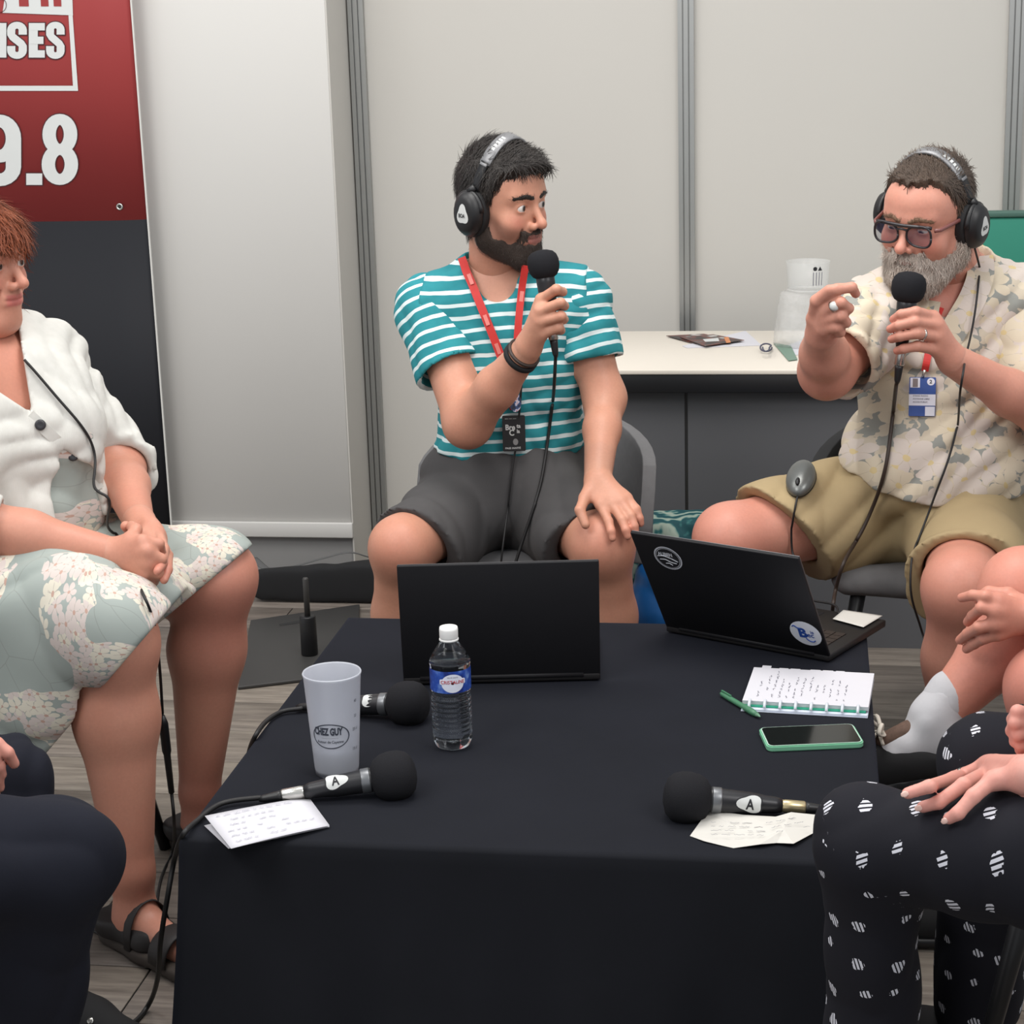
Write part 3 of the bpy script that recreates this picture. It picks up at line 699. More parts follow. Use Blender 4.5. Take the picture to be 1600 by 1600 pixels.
for pts in ([(-.024, .014), (-.02, .017), (-.014, .012), (-.008, .012)], [(-.002, -.012), (.004, -.018), (.012, -.019), (.016, -.015)]):
    v, f = tube(catmull([f_(x, y, .0045) for x, y in pts], 5), .0011, 6); obj('flourish', v, f, 'logo_blue', st)
f_ = lambda x, y, z=.0045: lf2.o+(-LW2/2+.066+x)*lf2.x+(.198+y)*lf2.y+z*lf2.z
st = disc_on(f_, ellipse(.029, .029), 'sticker', 'sticker_white', lid2, .0039); st['label'] = 'round black and white sticker'
disc_on(f_, ellipse(.0262, .0262), 'sticker_field', 'sticker_dark', st, .0042); disc_on(f_, ellipse(.0248, .0248), 'sticker_line', 'sticker_white', st, .0043); disc_on(f_, ellipse(.0238, .0238), 'sticker_field', 'sticker_dark', st, .0044)
text('lettering', 'ALIBEN', .0115, 'sticker_white', st, SF(f_, -.0185, .006, .0047), .04, .82)
for pts in ([(-.021, .003), (-.008, .005), (.006, .001), (.02, -.006)], [(-.018, -.005), (-.006, -.004), (.004, -.009), (.016, -.011)], [(-.008, -.014), (0, -.013), (.006, -.017)]):
    v, f = tube(catmull([f_(x, y, .0046) for x, y in pts], 5), .0013, 6, .5); obj('wave', v, f, 'sticker_white', st)
# sticky note lying on the right laptop's palm rest
sn = thing('sticky_note', 'cream paper note lying on the palm rest of the stickered laptop', 'note', fb2(np.array((LW2/2-.05, .19, .0155))))
q = [G(1301, 967, TZ+.021), G(1318, 953, TZ+.021), G(1379, 962, TZ+.021), G(1349, 980, TZ+.021)]
leaf('sheet', q[1], q[2], q[3], q[0], 'paper_warm', sn, .0, .0005)

# ------------------------------------------------------------------ rear counter
RZ = .72; ra = G(1075, 517, RZ)[1]; rb = G(1075, 578, RZ)[1]; rx0 = G(930, 578, RZ)[0]; rx1 = 1.05
ctn = thing('counter', 'white-topped counter with black edge and grey panel along the wall', 'counter', ((rx0+rx1)/2, (ra+rb)/2, 0))
MB().box((rx0, rb, RZ-.012), (rx1, ra, RZ)).build('worktop', 'table_white', ctn, bevel=.002)
MB().box((rx0+.003, rb+.003, RZ-.058), (rx1, rb+.03, RZ-.012)).build('front_rail', 'black_plastic', ctn, bevel=.002)
MB().box((rx0+.003, rb+.03, RZ-.05), (rx0+.03, ra-.003, RZ-.012)).build('side_rail', 'black_plastic', ctn)
pw = (rx1-rx0)/3; seam = P(1073, 700, rb+.06)[0]
for a, b in ((rx0+.01, seam-.004), (seam+.004, seam+.62), (seam+.628, rx1)):
    MB().box((a, rb+.045, .0), (b, rb+.06, RZ-.05)).build('panel', 'dark_panel', ctn)
MB().box((seam-.004, rb+.052, 0), (seam+.004, rb+.06, RZ-.05)).build('panel_joint', 'steel_plate', ctn)
# leaflets on the counter
m = NT('leaflet_print'); v = m.coord('Object'); m.base(m.ramp(m.noise(18, 3, v), [(.38, srgb(44, 36, 36)), (.5, srgb(112, 62, 54)), (.58, srgb(70, 66, 64)), (.68, srgb(196, 190, 186))])); m.rough(.4); MAT['leaflet_print'] = m.m
mt('orange_print', (206, 132, 84), .5); mt('flyer_green', (112, 140, 124), .5)
def sheet(name, label, quad, z, mat, cat='leaflet', group=None, th=.0012):
    p = [G(a, b, RZ+z) for a, b in quad]; mb = MB()
    o = thing(name, label, cat, sum(p)/4*np.array((1, 1, 0))+np.array((0, 0, RZ)), group)
    mb.add([q for q in p]+[q+np.array((0, 0, th)) for q in p], [(3, 2, 1, 0), (4, 5, 6, 7), (0, 1, 5, 4), (1, 2, 6, 5), (2, 3, 7, 6), (3, 0, 4, 7)]); mb.build('sheet', mat, o); return o, p
sheet('paper_sheet', 'white paper sheet under the leaflets on the counter', [(1074, 543), (1066, 541), (1165, 517.5), (1190, 540)][1:]+[(1074, 544)], .0005, 'paper', 'paper')
o, p = sheet('leaflet', 'dark brochure fanned out on the white counter, lowest of the stack', [(1041, 525), (1100, 541), (1150, 534), (1100, 522)], .003, 'leaflet_print', 'leaflet')
o, p = sheet('leaflet', 'reddish printed leaflet on top of the fanned brochures', [(1062, 527), (1102, 541), (1163, 532), (1115, 523)], .006, 'leaflet_print', 'leaflet')
q = [G(a, b, RZ+.0078) for a, b in ((1131, 527), (1138, 526), (1142, 535), (1135, 536))]
obj('orange_strip', q, [(0, 1, 2, 3)], 'orange_print', o, False)
q = [G(a, b, RZ+.0078) for a, b in ((1098, 530), (1122, 528), (1124, 533), (1102, 534))]
obj('picture', q, [(0, 1, 2, 3)], 'white_print', o, False)
sheet('flyer', 'small green flyer at the edge of the counter by the clear cup', [(1208, 536), (1236, 541), (1246, 562), (1232, 564)], .002, 'flyer_green', 'flyer')
sheet('paper_sheet', 'white sheet on the counter behind the raised hand', [(1226, 542), (1262, 528), (1300, 545), (1240, 556)], .0005, 'paper', 'paper')
# coiled wire ring
pts = [G(1197+9*math.cos(a)*(.6 if a > 6 else 1), 543+6*math.sin(a), RZ+.004+.002*a) for a in np.linspace(0, 9.5, 24)]
o = cable('wire_coil', pts, .0022, 'ink', None, 3, 6); tag(o, 'small grey wire coil on the counter', 'wire')
# translucent plastic bag with a clear cup standing on the counter
m = NT('milky_plastic'); m.base(srgb(222, 222, 220)); m.rough(.3); m.b.inputs['Alpha'].default_value = .32; m.bump(m.noise(40, 4, m.coord()), .6, .01); MAT['milky_plastic'] = m.m
m = NT('thin_clear'); m.base(srgb(232, 234, 234)); m.rough(.12); m.b.inputs['Alpha'].default_value = .16; MAT['thin_clear'] = m.m
bc = G(1250, 545, RZ)-np.array((0, -.06, 0)); bc = np.array((bc[0], bc[1], RZ)); sB = 600
def crumple(prof, seg, fr, amp, seed):
    g = np.random.default_rng(seed); v, f = lathe(prof, seg, fr); v = np.array(v); ph = g.uniform(0, 6, 6)
    c = fr.o; r = v-c; a = np.arctan2(r[:, 1], r[:, 0]); k = 1+amp*(np.sin(3*a+ph[0]+r[:, 2]*20)+.6*np.sin(5*a+ph[1]-r[:, 2]*35)+.4*np.sin(9*a+ph[2]))
    v[:, 0] = c[0]+r[:, 0]*k; v[:, 1] = c[1]+r[:, 1]*k; return v, f
bfr = Frame(bc, (1, 0, 0), (0, 1, 0))
v, f = crumple([(.055, .001), (.072, .004), (.07, .03), (.062, .07), (.055, .11), (.05, .135), (.046, .14), (.003, .141)], 32, bfr, .05, 3)
o = obj('plastic_bag', v, f, 'milky_plastic'); tag(o, 'crumpled translucent plastic bag standing on the white counter', 'bag')
cb = thing('clear_cup', 'empty clear plastic cup with dark print above the crumpled bag', 'cup', bc+np.array((.018, 0, .143)))
cfr = Frame(bc+np.array((.018, 0, .143)), (1, 0, 0), (0, 1, 0))
v, f = lathe([(.001, .002), (.05, .0), (.052, .004), (.056, .07), (.058, .073), (.0565, .075), (.0545, .07), (.05, .005), (.001, .0055)], 32, cfr, False); obj('cup_wall', v, f, 'thin_clear', cb)
v, f = lathe([(.0525, -.001), (.0545, .002), (.0525, .005)], 32, cfr, False); obj('foot_rim', v, f, 'milky_plastic', cb)
for k in range(4):
    a = -1.32+k*.14; MB().add([cfr(np.array(((.0555+dz*.05)*math.cos(a+da), (.0555+dz*.05)*math.sin(a+da), .018+dz))) for da, dz in ((-.016, 0), (.016, 0), (.016, .034), (-.016, .034))], [(0, 1, 2, 3)]).build('printed_mark', 'ink', cb)
text('printed_mark', '●▲', .014, 'ink_black', cb, None, 0, 1, warp=lambda co: np.array([cfr(np.array((.0585*math.cos(-1.36+p[0]/.058), .0585*math.sin(-1.36+p[0]/.058), .056+p[1]))) for p in co]))
# green case leaning at the right end of the counter
mt('green_fabric', (34, 120, 100), .7, var=.08, scale=8); mt('green_edge', (60, 92, 82), .6)
ga, gb = P(1530, 331, 4.72), P(1640, 331, 4.72)
gp = thing('display_board', 'green padded board with dark edge standing on the counter behind the bearded man', 'board', (ga[0]+.1, 4.74, RZ))
MB().box((ga[0], 4.72, RZ), (ga[0]+.5, 4.75, ga[2]-.012)).build('board', 'green_fabric', gp, bevel=.01)
MB().box((ga[0], 4.716, ga[2]-.014), (ga[0]+.5, 4.754, ga[2])).build('top_edge', 'green_edge', gp, bevel=.003)

# ------------------------------------------------------------------ roll-up banner
m = NT('banner_red'); v = m.coord('Object'); m.base(m.mix(m.noise(1.6, 2, v), srgb(140, 50, 52), srgb(158, 64, 62))); m.rough(.6); m.b.inputs['Specular IOR Level'].default_value = .25; MAT['banner_red'] = m.m
mt('banner_black', (37, 38, 42), .7, var=.05, scale=3, spec=.2); mt('banner_edge', (206, 205, 200), .6); mt('outline_dark', (70, 28, 32), .6)
BY = 5.06; br = P(206, 0, BY); bl = P(262, 860, BY)[0]; BX1 = P(232, 420, BY)[0]
bn = thing('banner', 'tall red and black banner with large white lettering', 'banner', (BX1-.45, BY, 0))
def bpt(x, z, d=0):                                  # the sheet curls back towards its right edge
    u = max(0, 1-(BX1-x)/.1); return (x, BY-d+.02*u*u, z)
zc = P(150, 345, BY)[2]
def bsheet(name, z0, z1, mat):
    xs = [BX1-.95, BX1-.5]+[BX1-.1*(1-k/8) for k in range(9)]; V = [bpt(x, z) for z in (z0, z1) for x in xs]; n = len(xs)
    o = obj(name, V, [(i, i+1, n+i+1, n+i) for i in range(n-1)], mat, bn); s = o.modifiers.new('t', 'SOLIDIFY'); s.thickness = .0015; return o
red = bsheet('red_print', zc, 2.1, 'banner_red'); blk = bsheet('black_print', .09, zc, 'banner_black')
MB().box((BX1, BY+.018, .09), (BX1+.004, BY+.024, 2.1)).build('hem', 'banner_edge', bn)
MB().box((BX1-.98, BY-.07, 0), (BX1+.01, BY+.07, .085)).build('cassette', 'aluminium', bn, bevel=.01)
MB().box((BX1-.95, BY-.012, 2.1), (BX1+.003, BY+.03, 2.13)).build('top_rail', 'aluminium', bn)
MB().box((BX1-.47, BY+.03, .08), (BX1-.45, BY+.045, 2.12)).build('support_pole', 'aluminium', bn)
bfm = lambda px, py, d=.0025: P(px, py, BY-d)
def poly(name, pix, mat, parent, d=.0025): return obj(name, [bfm(a, b, d) for a, b in pix], [tuple(range(len(pix)))], mat, parent, False)
class BF:                                           # text frame laid on the banner from a pixel
    def __init__(s, px, py, d): s.o = P(px, py, BY-d)
    def __call__(s, co): return np.array([s.o+np.array((p[0], 0, p[1])) for p in co])
def block(chars, boxes, mat='white_print', d=.0034, grow=0, nm='lettering'):
    for ch, (x0, y0, x1, y1, t) in zip(chars, boxes):
        w_, h_ = x1-x0, y1-y0; S = []
        t2 = t*.82; r = w_*.42
        def arc(cx, cy, rx, ry, a0, a1, n=10): return [(cx+rx*math.cos(math.radians(a0+(a1-a0)*k/n)), cy-ry*math.sin(math.radians(a0+(a1-a0)*k/n))) for k in range(n+1)]
        cx = (x0+x1)/2; rx = (w_-t)/2; top, bot, mid = y0+t2/2, y1-t2/2, (y0+y1)/2; ry = rx*.9
        if ch == 'I': S = [[(cx, y0), (cx, y1)]]
        elif ch == 'E': S = [[(x0+t/2, y0), (x0+t/2, y1)], [(x0, top), (x1, top)], [(x0, mid), (x1-t*.15, mid)], [(x0, bot), (x1, bot)]]
        elif ch == 'S':
            hm = (bot-top)/4
            S = [[(x1-t/2, top+hm*1.25)]+arc(cx, top+ry, rx, ry, 0, 180)+[(x0+t/2, top+hm*1.2), (cx-rx*.75, mid-hm*.45), (cx+rx*.75, mid+hm*.45), (x1-t/2, bot-hm*1.2)]+arc(cx, bot-ry, rx, ry, 0, -180)+[(x0+t/2, bot-hm*1.25)]]
        elif ch == '8': S = [arc(cx, (top+mid)/2, rx*.93, (mid-top)/2, 0, 360, 28), arc(cx, (mid+bot)/2, rx, (bot-mid)/2, 0, 360, 28)]
        elif ch == '9': S = [arc(cx, top+(bot-top)*.3, rx, (bot-top)*.3, 0, 360, 28), [(x1-t/2, top+(bot-top)*.3), (x1-t/2, bot-ry)]+arc(cx, bot-ry, rx, ry, 0, -180)]
        elif ch == '.': S = [[(cx, y0), (cx, y1)]]
        mb = MB()
        for si, pl in enumerate(S):
            p = np.array(pl, float); p = p[np.r_[True, np.linalg.norm(np.diff(p, axis=0), axis=1) > .05]]; loop = np.linalg.norm(p[0]-p[-1]) < .1; p = p[:-1] if loop else p; n = len(p)
            tg = np.roll(p, -1, 0)-np.roll(p, 1, 0) if loop else np.gradient(p, axis=0); tg /= np.linalg.norm(tg, axis=1)[:, None]+1e-9; nn = np.stack([-tg[:, 1], tg[:, 0]], 1)
            wd = np.sqrt((nn[:, 0]*t)**2+(nn[:, 1]*t2)**2)/2+grow
            if grow and not loop: p = p.copy(); p[0] -= tg[0]*grow; p[-1] += tg[-1]*grow
            L, R_ = p+nn*wd[:, None], p-nn*wd[:, None]
            mb.add([bfm(*q, d+si*.0003) for q in L]+[bfm(*q, d+si*.0003) for q in R_], [(i, (i+1) % n, n+(i+1) % n, n+i) for i in range(n if loop else n-1)])
        mb.build(nm, mat, red)
for dd, gw, mtl, nm in ((.0022, 1.6, 'outline_dark', 'lettering_outline'), (.0034, 0, 'white_print', 'lettering')):
    block('ISES', [(-6, 36, 10, 90, 16), (11, 34, 42, 92, 13), (45, 36, 70, 90, 14), (72, 34, 101, 92, 12.5)], mtl, dd, gw, nm)
    block('9.8', [(-36, 179, 33, 291, 24), (41, 271, 66, 289, 25), (65, 178, 122, 289, 21)], mtl, dd, gw, nm)
# white box frame with the upper logo's foot
poly('frame_bar', [(107, 24), (113.5, 24), (122, 142), (114, 134)], 'white_print', red)
poly('frame_bar', [(-40, 134), (114, 134), (122, 142), (-40, 142)], 'white_print', red)
poly('frame_block', [(8, -8), (113, -6), (114, 24), (4, 20)], 'white_print', red)
for x0, x1, y1 in ((30, 45, 10), (64, 76, 10), (84, 96, 10)): poly('letter_gap', [(x0-1, -8), (x1-1, -8), (x1, y1), (x0, y1)], 'banner_red', red, .0034)
rg = [bfm(0+10*math.cos(t), 8+11*math.sin(t), .003) for t in np.linspace(-1.6, 1.9, 14)]; v, f = tube(rg, .002, 6, .3); obj('logo_ring', v, f, 'outline_dark', red)
# eyelet
ec = P(187, 323, BY-.001)
v, f = lathe([(.0045, -.001), (.010, -.001), (.0095, .002), (.0075, .003), (.005, .002), (.0045, -.001)], 18, Frame(ec, (1, 0, 0), (0, 0, 1)), False); obj('eyelet', v, f, 'chrome', red)
v, f = lathe([(.0006, 0), (.0046, .0008), (.0046, .001)], 12, Frame(ec, (1, 0, 0), (0, 0, 1))); obj('eyelet_hole', v, f, 'groove', red)

# ------------------------------------------------------------------ things on the floor at the back
sp = thing('stand_base', 'dark steel base plate with a socket and short post on the floor', 'stand', G(470, 1010, 0))
q = [G(a, b, .001) for a, b in ((392, 973), (562, 948), (548, 1068), (372, 1078))]
q[2] = G(560, 1055, .001)
mb = MB(); mb.add(q+[p+np.array((0, 0, .008)) for p in q], [(3, 2, 1, 0), (4, 5, 6, 7), (0, 1, 5, 4), (1, 2, 6, 5), (2, 3, 7, 6), (3, 0, 4, 7)]); mb.build('base_plate', 'steel_plate', sp, bevel=.002)
sl = [G(436, 975, .0096), G(470, 969, .0096), G(470, 973, .0096), G(437, 978, .0096)]; obj('slot', sl, [(0, 1, 2, 3)], 'groove', sp, False)
sb = G(484, 1022, .0095); v, f = lathe([(.02, 0), (.0215, .002), (.0205, .10), (.019, .103), (.012, .103)], 20, Frame(sb, (1, 0, 0), (0, 1, 0))); obj('socket', v, f, 'black_plastic', sp)
v, f = lathe([(.0075, .09), (.0075, .2), (.006, .203), (.001, .203)], 14, Frame(sb, (1, 0, 0), (0, 1, 0))); obj('post', v, f, 'steel_plate', sp)
# black soft bag with strap along the partition
Fd = Field((-1.95, 4.93, -.01), (-1.05, 5.2, .2), .008)
b0 = G(420, 905, .05); b1 = G(600, 900, .06)
for a, c_, r0, r1 in ((b0, (b0+b1)/2, .045, .05), ((b0+b1)/2, b1, .05, .06)): Fd.cone(a+np.array((0, -.05, .0)), c_+np.array((0, -.05, .0)), r0, r1, .02)
Fd.wrinkle(.005, 40, 2); Fd.plane((0, 0, .002), (0, 0, -1)); Fd.plane((0, 5.14, 0), (0, 1, 0)); V, Q = Fd.mesh(2)
sbg = thing('black_bag', 'flat black soft bag lying on the floor by the white partition', 'bag', (b0+b1)/2*np.array((1, 1, 0))); obj('bag_body', V, Q, 'black_soft', sbg)
mt('webbing', (92, 92, 92), .8, var=.1, scale=120)
v, f = tube(catmull([P(396, 872, 5.06), P(420, 890, 5.0), P(455, 886, 4.99), P(505, 872, 4.99), P(545, 863, 5.0), P(575, 870, 5.05)], 6), .012, 8, .15); obj('strap', v, f, 'webbing', sbg)
# patterned tote bag and blue bag behind the tables
m = NT('leafy_print'); v = m.coord(); dv = m.noise(14, 3, v); wvv = m.n('ShaderNodeTexWave', wave_type='RINGS', bands_direction='Y'); wvv.inputs['Scale'].default_value = 6; wvv.inputs['Distortion'].default_value = 9; wvv.inputs['Detail'].default_value = 2; wvv.inputs['Detail Scale'].default_value = 3
m.l(v, wvv.inputs['Vector']); m.base(m.ramp(wvv.outputs[1], [(.3, srgb(20, 74, 80)), (.55, srgb(44, 104, 104)), (.72, srgb(122, 148, 138)), (.95, srgb(158, 172, 158))])); m.rough(.8); MAT['leafy_print'] = m.m
def soft_bag(name, label, lo, hi, mat, taper=.8, seed=1, handle=False):
    lo = np.array(lo, float); hi = np.array(hi, float); c = (lo+hi)/2; Fd = Field(lo-.03, hi+.03, .006); N = 5
    a = (hi-lo)/2
    for i in range(N):
        z0, z1 = lo[2]+.02+(a[2]*2-.04)*i/N, lo[2]+.02+(a[2]*2-.04)*(i+1)/N; k0, k1 = 1-(1-taper)*i/N, 1-(1-taper)*(i+1)/N
        for sx in (-1, 1): Fd.cone((c[0]+sx*(a[0]-.03)*k0, c[1], z0), (c[0]+sx*(a[0]-.03)*k1, c[1], z1), a[1]*k0, a[1]*k1*(.8 if i > 2 else 1), .02)
        Fd.cone((c[0]-(a[0]-.03)*k0, c[1], z0), (c[0]+(a[0]-.03)*k0, c[1], z0), a[1]*k0*.95, a[1]*k0*.95, .03)
        Fd.cone((c[0]-(a[0]-.03)*k1, c[1], z1), (c[0]+(a[0]-.03)*k1, c[1], z1), a[1]*k1*.9, a[1]*k1*.9, .03)
    Fd.wrinkle(.008, 45, seed); Fd.plane((0, 0, .002), (0, 0, -1)); V, Q = Fd.mesh(2)
    t = thing(name, label, 'bag', (c[0], c[1], 0)); obj('bag_body', V, Q, mat, t); return t
tp = P(1048, 826, 4.43); soft_bag('tote_bag', 'teal leaf-print tote bag standing against the grey counter panel', (tp[0]-.1, 4.34, 0), (tp[0]+.13, 4.53, tp[2]), 'leafy_print', .85, 5)
mt('blue_plastic', (28, 100, 170), .4, var=.12, scale=14); mt('teal_dark', (52, 80, 84), .6)
bp = G(1005, 955, 0); o = soft_bag('carrier_bag', 'bright blue carrier bag on the floor behind the stickered laptop', (-.365, 3.98, 0), (-.17, 4.14, .37), 'blue_plastic', .75, 8)

# ------------------------------------------------------------------ people: toolkit
from mathutils.bvhtree import BVHTree
def bvh(*meshes):
    V = []; F = []
    for v, q in meshes: o = len(V); V += [tuple(p) for p in np.asarray(v)]; F += [tuple(int(i)+o for i in f) for f in q]
    return BVHTree.FromPolygons(V, F)
def touch(px, py, tree, off=.004, default=None):        # where a pixel's ray meets the thing below, lifted off its surface
    d = ray(px, py); d = d/np.linalg.norm(d); h = tree.ray_cast(Vector(EYE), Vector(d), 20)
    if h[0] is None: return default
    return np.array(h[0])-d*off
def drape(pixels, tree, off=.005, Y=3.8, step=9):            # follow a pixel path over the things it lies on
    p = catmull([(a, b, 0) for a, b in pixels], 8); L = [p[0]]
    for q in p[1:]:
        if np.linalg.norm(q-L[-1]) >= step: L.append(q)
    out = [touch(q[0], q[1], tree, off, P(q[0], q[1], Y)) for q in L]; out = np.array(out)
    for _ in range(2):                                       # bridge small hollows
        out[1:-1, 1] = np.minimum(out[1:-1, 1], (out[:-2, 1]+out[2:, 1])/2+.004)
    for _ in range(3): out[1:-1] = out[1:-1]*.4+.3*(out[:-2]+out[2:])
    return list(out)
def ribbon(name, pts, w_, mat, parent=None, th=.0012, face=None):
    p = catmull(pts, 6); n = len(p); t = np.gradient(p, axis=0); t /= np.linalg.norm(t, axis=1)[:, None]; V = []; F = []
    for i in range(n):
        f = nrm(EYE-p[i]) if face is None else nrm(face); s = nrm(np.cross(t[i], f)); nn = nrm(np.cross(s, t[i]))
        V += [p[i]+s*w_/2, p[i]-s*w_/2, p[i]-s*w_/2-nn*th, p[i]+s*w_/2-nn*th]
    for i in range(n-1):
        for k in range(4): a, b = 4*i+k, 4*i+(k+1) % 4; F.append((a, b, b+4, a+4))
    F += [(3, 2, 1, 0), (4*n-4, 4*n-3, 4*n-2, 4*n-1)]
    return obj(name, V, F, mat, parent, False)
def skin_mat(name, var=.07, red=(.04, -.01, -.012)):
    m = NT(name); a = m.attr('Col'); v = m.coord(); n1 = m.noise(26, 4, v); n2 = m.noise(190, 3, v)
    c = m.mix(m.math('MULTIPLY', n1, .5), a.outputs['Color'], m.mix(.5, a.outputs['Color'], srgb(178, 96, 84)))
    hs = m.n('ShaderNodeHueSaturation'); m.l(c, hs.inputs['Color']); m.l(m.math('ADD', m.math('MULTIPLY', n2, .16), .92), hs.inputs['Value'])
    m.base(hs.outputs[0]); m.rough(.47); m.b.inputs['Specular IOR Level'].default_value = .38
    m.b.inputs['Subsurface Weight'].default_value = .12; m.b.inputs['Subsurface Radius'].default_value = (.012, .005, .003); m.b.inputs['Subsurface Scale'].default_value = .5
    m.bump(n2, .12, .0006); MAT[name] = m.m
skin_mat('skin')
m = NT('eye_glossy'); m.base(m.attr('Col').outputs['Color']); m.rough(.18); MAT['eye_glossy'] = m.m
def hair_mat(name, c0, c1, rough=.5, scale=(60, 60, 9), bs=.8):
    m = NT(name); v = m.coord(); n = m.noise(9, 4, m.mapping(v, scale)); n2 = m.noise(14, 3, v)
    m.base(m.mix(m.math('MULTIPLY', n, n2), srgb(*c0), srgb(*c1))); m.rough(rough); m.bump(n, bs, .004); MAT[name] = m.m
hair_mat('hair_dark', (14, 12, 11), (66, 54, 46)); hair_mat('hair_brown', (50, 40, 32), (126, 102, 84)); hair_mat('hair_red', (92, 38, 18), (206, 110, 62)); 
hair_mat('beard_dark', (34, 26, 22), (84, 66, 54), .7, (90, 90, 40), .6); hair_mat('beard_grey', (168, 150, 134), (250, 244, 238), .65, (80, 80, 26), .8); hair_mat('brow_dark', (30, 24, 20), (60, 48, 40)); hair_mat('brow_fair', (120, 92, 72), (160, 126, 100)); hair_mat('brow_red', (120, 70, 46), (150, 96, 66))
def lin(c): return np.array(srgb(*c)[:3], np.float32)
def interp(x, xs, ys): return np.interp(x, xs, ys).astype(np.float32)
def sstep(x): x = np.clip(x, 0, 1); return x*x*(3-2*x)

def head(o, R, s, neck, sp):
    """Head with face. o = head centre, R = rotation (face looks along local -y), s = scale, neck = world point of the neck's root."""
    h = .0022; F = Field((-.105, -.145, -.175), (.105, .13, .145), h); s = np.ones(3)*s; nb = R.T@(np.asarray(neck)-o)/s
    fat = sp.get('fat', 0)
    F.ell((0, .014, .034), (.074, .094, .084), None, .0)
    F.ell((0, -.028, -.012), (.064+fat*.4, .066, .088), None, .03)
    F.ell((0, -.05, .045), (.058, .044, .042), None, .03)                                  # forehead
    for x in (-1, 1):
        F.cone((x*.051, .0, -.058), (x*.02, -.066, -.098), .019+fat, .018, .03)              # jaw
        F.cone((x*.056, .012, -.02), (x*.051, .0, -.058), .018, .019+fat, .03)
        F.ell((x*.040, -.062, -.030), (.023+fat*.6, .022, .024), None, .022)                 # cheek
        F.cone((x*.043, -.074, .024), (x*.012, -.089, .021), .0085, .008, .018)             # brow ridge
    F.ell((0, -.070, -.098), (.022, .017, .017), None, .024)                                # chin
    F.ell((0, -.074, -.062), (.030, .021, .030), None, .02)                                 # mouth mound
    nl = sp.get('nose', 1.)
    F.cone((0, -.086, .014), (0, -.100-.012*nl, -.024), .0075, .0085, .010)
    F.ell((0, -.105-.011*nl, -.0295), (.0105, .0105, .0095), None, .008)
    for x in (-1, 1): F.ell((x*.0125, -.1, -.034), (.0075, .0115, .008), None, .006)
    for x in (-1, 1): F.ell((x*.0305, -.100, .003), (.0155, .0125, .0105), None, .012, 'sub')
    E = [np.array((x*.0315, -.0782, .003)) for x in (-1, 1)]
    for e in E: F.ell(e, (.0158, .0150, .0140), None, .004)
    op = sp.get('lid', .0052)*1.3
    for e in E: F.ell(e+np.array((0, -.0135, -.0005)), (.0152, .0115, op), None, .0012, 'sub')
    sm = sp.get('smile', 0)
    pts = [np.array((x, -.0905+7*x*x+sm*.1*abs(x), -.060+sm*abs(x)*.3)) for x in (-.024, -.012, 0, .012, .024)]
    for a, b in zip(pts[:-1], pts[1:]):
        F.cone(a+np.array((0, -.001, .0045)), b+np.array((0, -.001, .0045)), .0052, .0052, .006); F.cone(a+np.array((0, 0, -.0052)), b+np.array((0, 0, -.0052)), .0058, .0058, .006)
    for a, b in zip(pts[:-1], pts[1:]): F.cone(a+np.array((0, -.0065, 0)), b+np.array((0, -.0065, 0)), .0016, .0016, .002, 'sub')
    for x in (-1, 1):
        F.cone((x*.031, -.084, -.040), (x*.036, -.074, -.068), .0016, .0012, .008, 'sub')      # smile fold
        F.ell((x*.076, .012, -.008), (.008, .019, .030), rotx(-.15), .008); F.ell((x*.083, .006, -.006), (.005, .010, .018), rotx(-.15), .004, 'sub')
    F.cone((0, .012, -.055), nb, .053+fat, .058+fat, .03); F.cone((0, .035, -.03), nb+np.array((0, .01, 0)), .048+fat, .05+fat, .03)
    if sp.get('double'): F.ell((0, -.035, -.108), (.045, .034, .02), None, .03)
    D0 = F.D.copy(); X, Y, Z = F.xyz((slice(None),)*3); ones = np.ones_like(D0)
    V, Q = F.mesh(2); W = lambda v: o+(v*s)@R.T
    base = lin(sp['skin']); col = np.tile(base, (len(V), 1)); ax = np.abs(V[:, 0])
    def blend(m, c): nonlocal col; col = col*(1-m[:, None])+m[:, None]*lin(c)
    blend(sstep(1-(np.hypot((ax-.044)/.03, (V[:, 2]+.025)/.03)))*.45*(V[:, 1] < -.04), sp.get('blush', (196, 112, 98)))
    blend(sstep(1-np.linalg.norm((V-np.array((0, -.115, -.03)))/np.array((.02, .022, .016)), axis=1))*.5, sp.get('blush', (196, 112, 98)))
    zl = V[:, 2]-(-.0605+sm*ax*.3); blend(sstep(1.6-1.6*np.maximum(np.abs(zl)/.0125, ax/.028)**2)*(V[:, 1] < -.075)*.9, sp.get('lips', (168, 92, 86)))
    if sp.get('stubble'): blend(sstep((-.03-V[:, 2]+(V[:, 1]+.09)*.5)/.02)*(V[:, 1] < .02)*(V[:, 2] > -.13+(V[:, 1]+.05)*.55)*sp['stubble'], sp.get('stubble_c', (70, 56, 48)))
    out = {'skin': (W(V), Q, col), 'eyes': [], 'hair': None, 'beard': None, 'brows': None}
    gz = nrm(sp.get('gaze', (0, -1, -.05)))
    for e in E:
        vv = []; ff = []; n, mrow = 14, 10
        fr = Frame(e, np.cross(gz, (0, 0, 1)) if abs(gz[2]) < .9 else (1, 0, 0), np.cross(gz, np.cross(gz, (0, 0, 1))))
        v, f = lathe([(.0138*math.sin(math.pi*k/mrow)+1e-5, -.0138*math.cos(math.pi*k/mrow)) for k in range(mrow+1)], n, fr); v = np.array(v)
        c = (v-e)@gz/.0138; cc = np.where(c[:, None] > .94, lin((12, 10, 9)), np.where(c[:, None] > .84, lin(sp.get('iris', (62, 44, 34))), lin((214, 206, 200))))
        out['eyes'].append((W(v), f, cc))
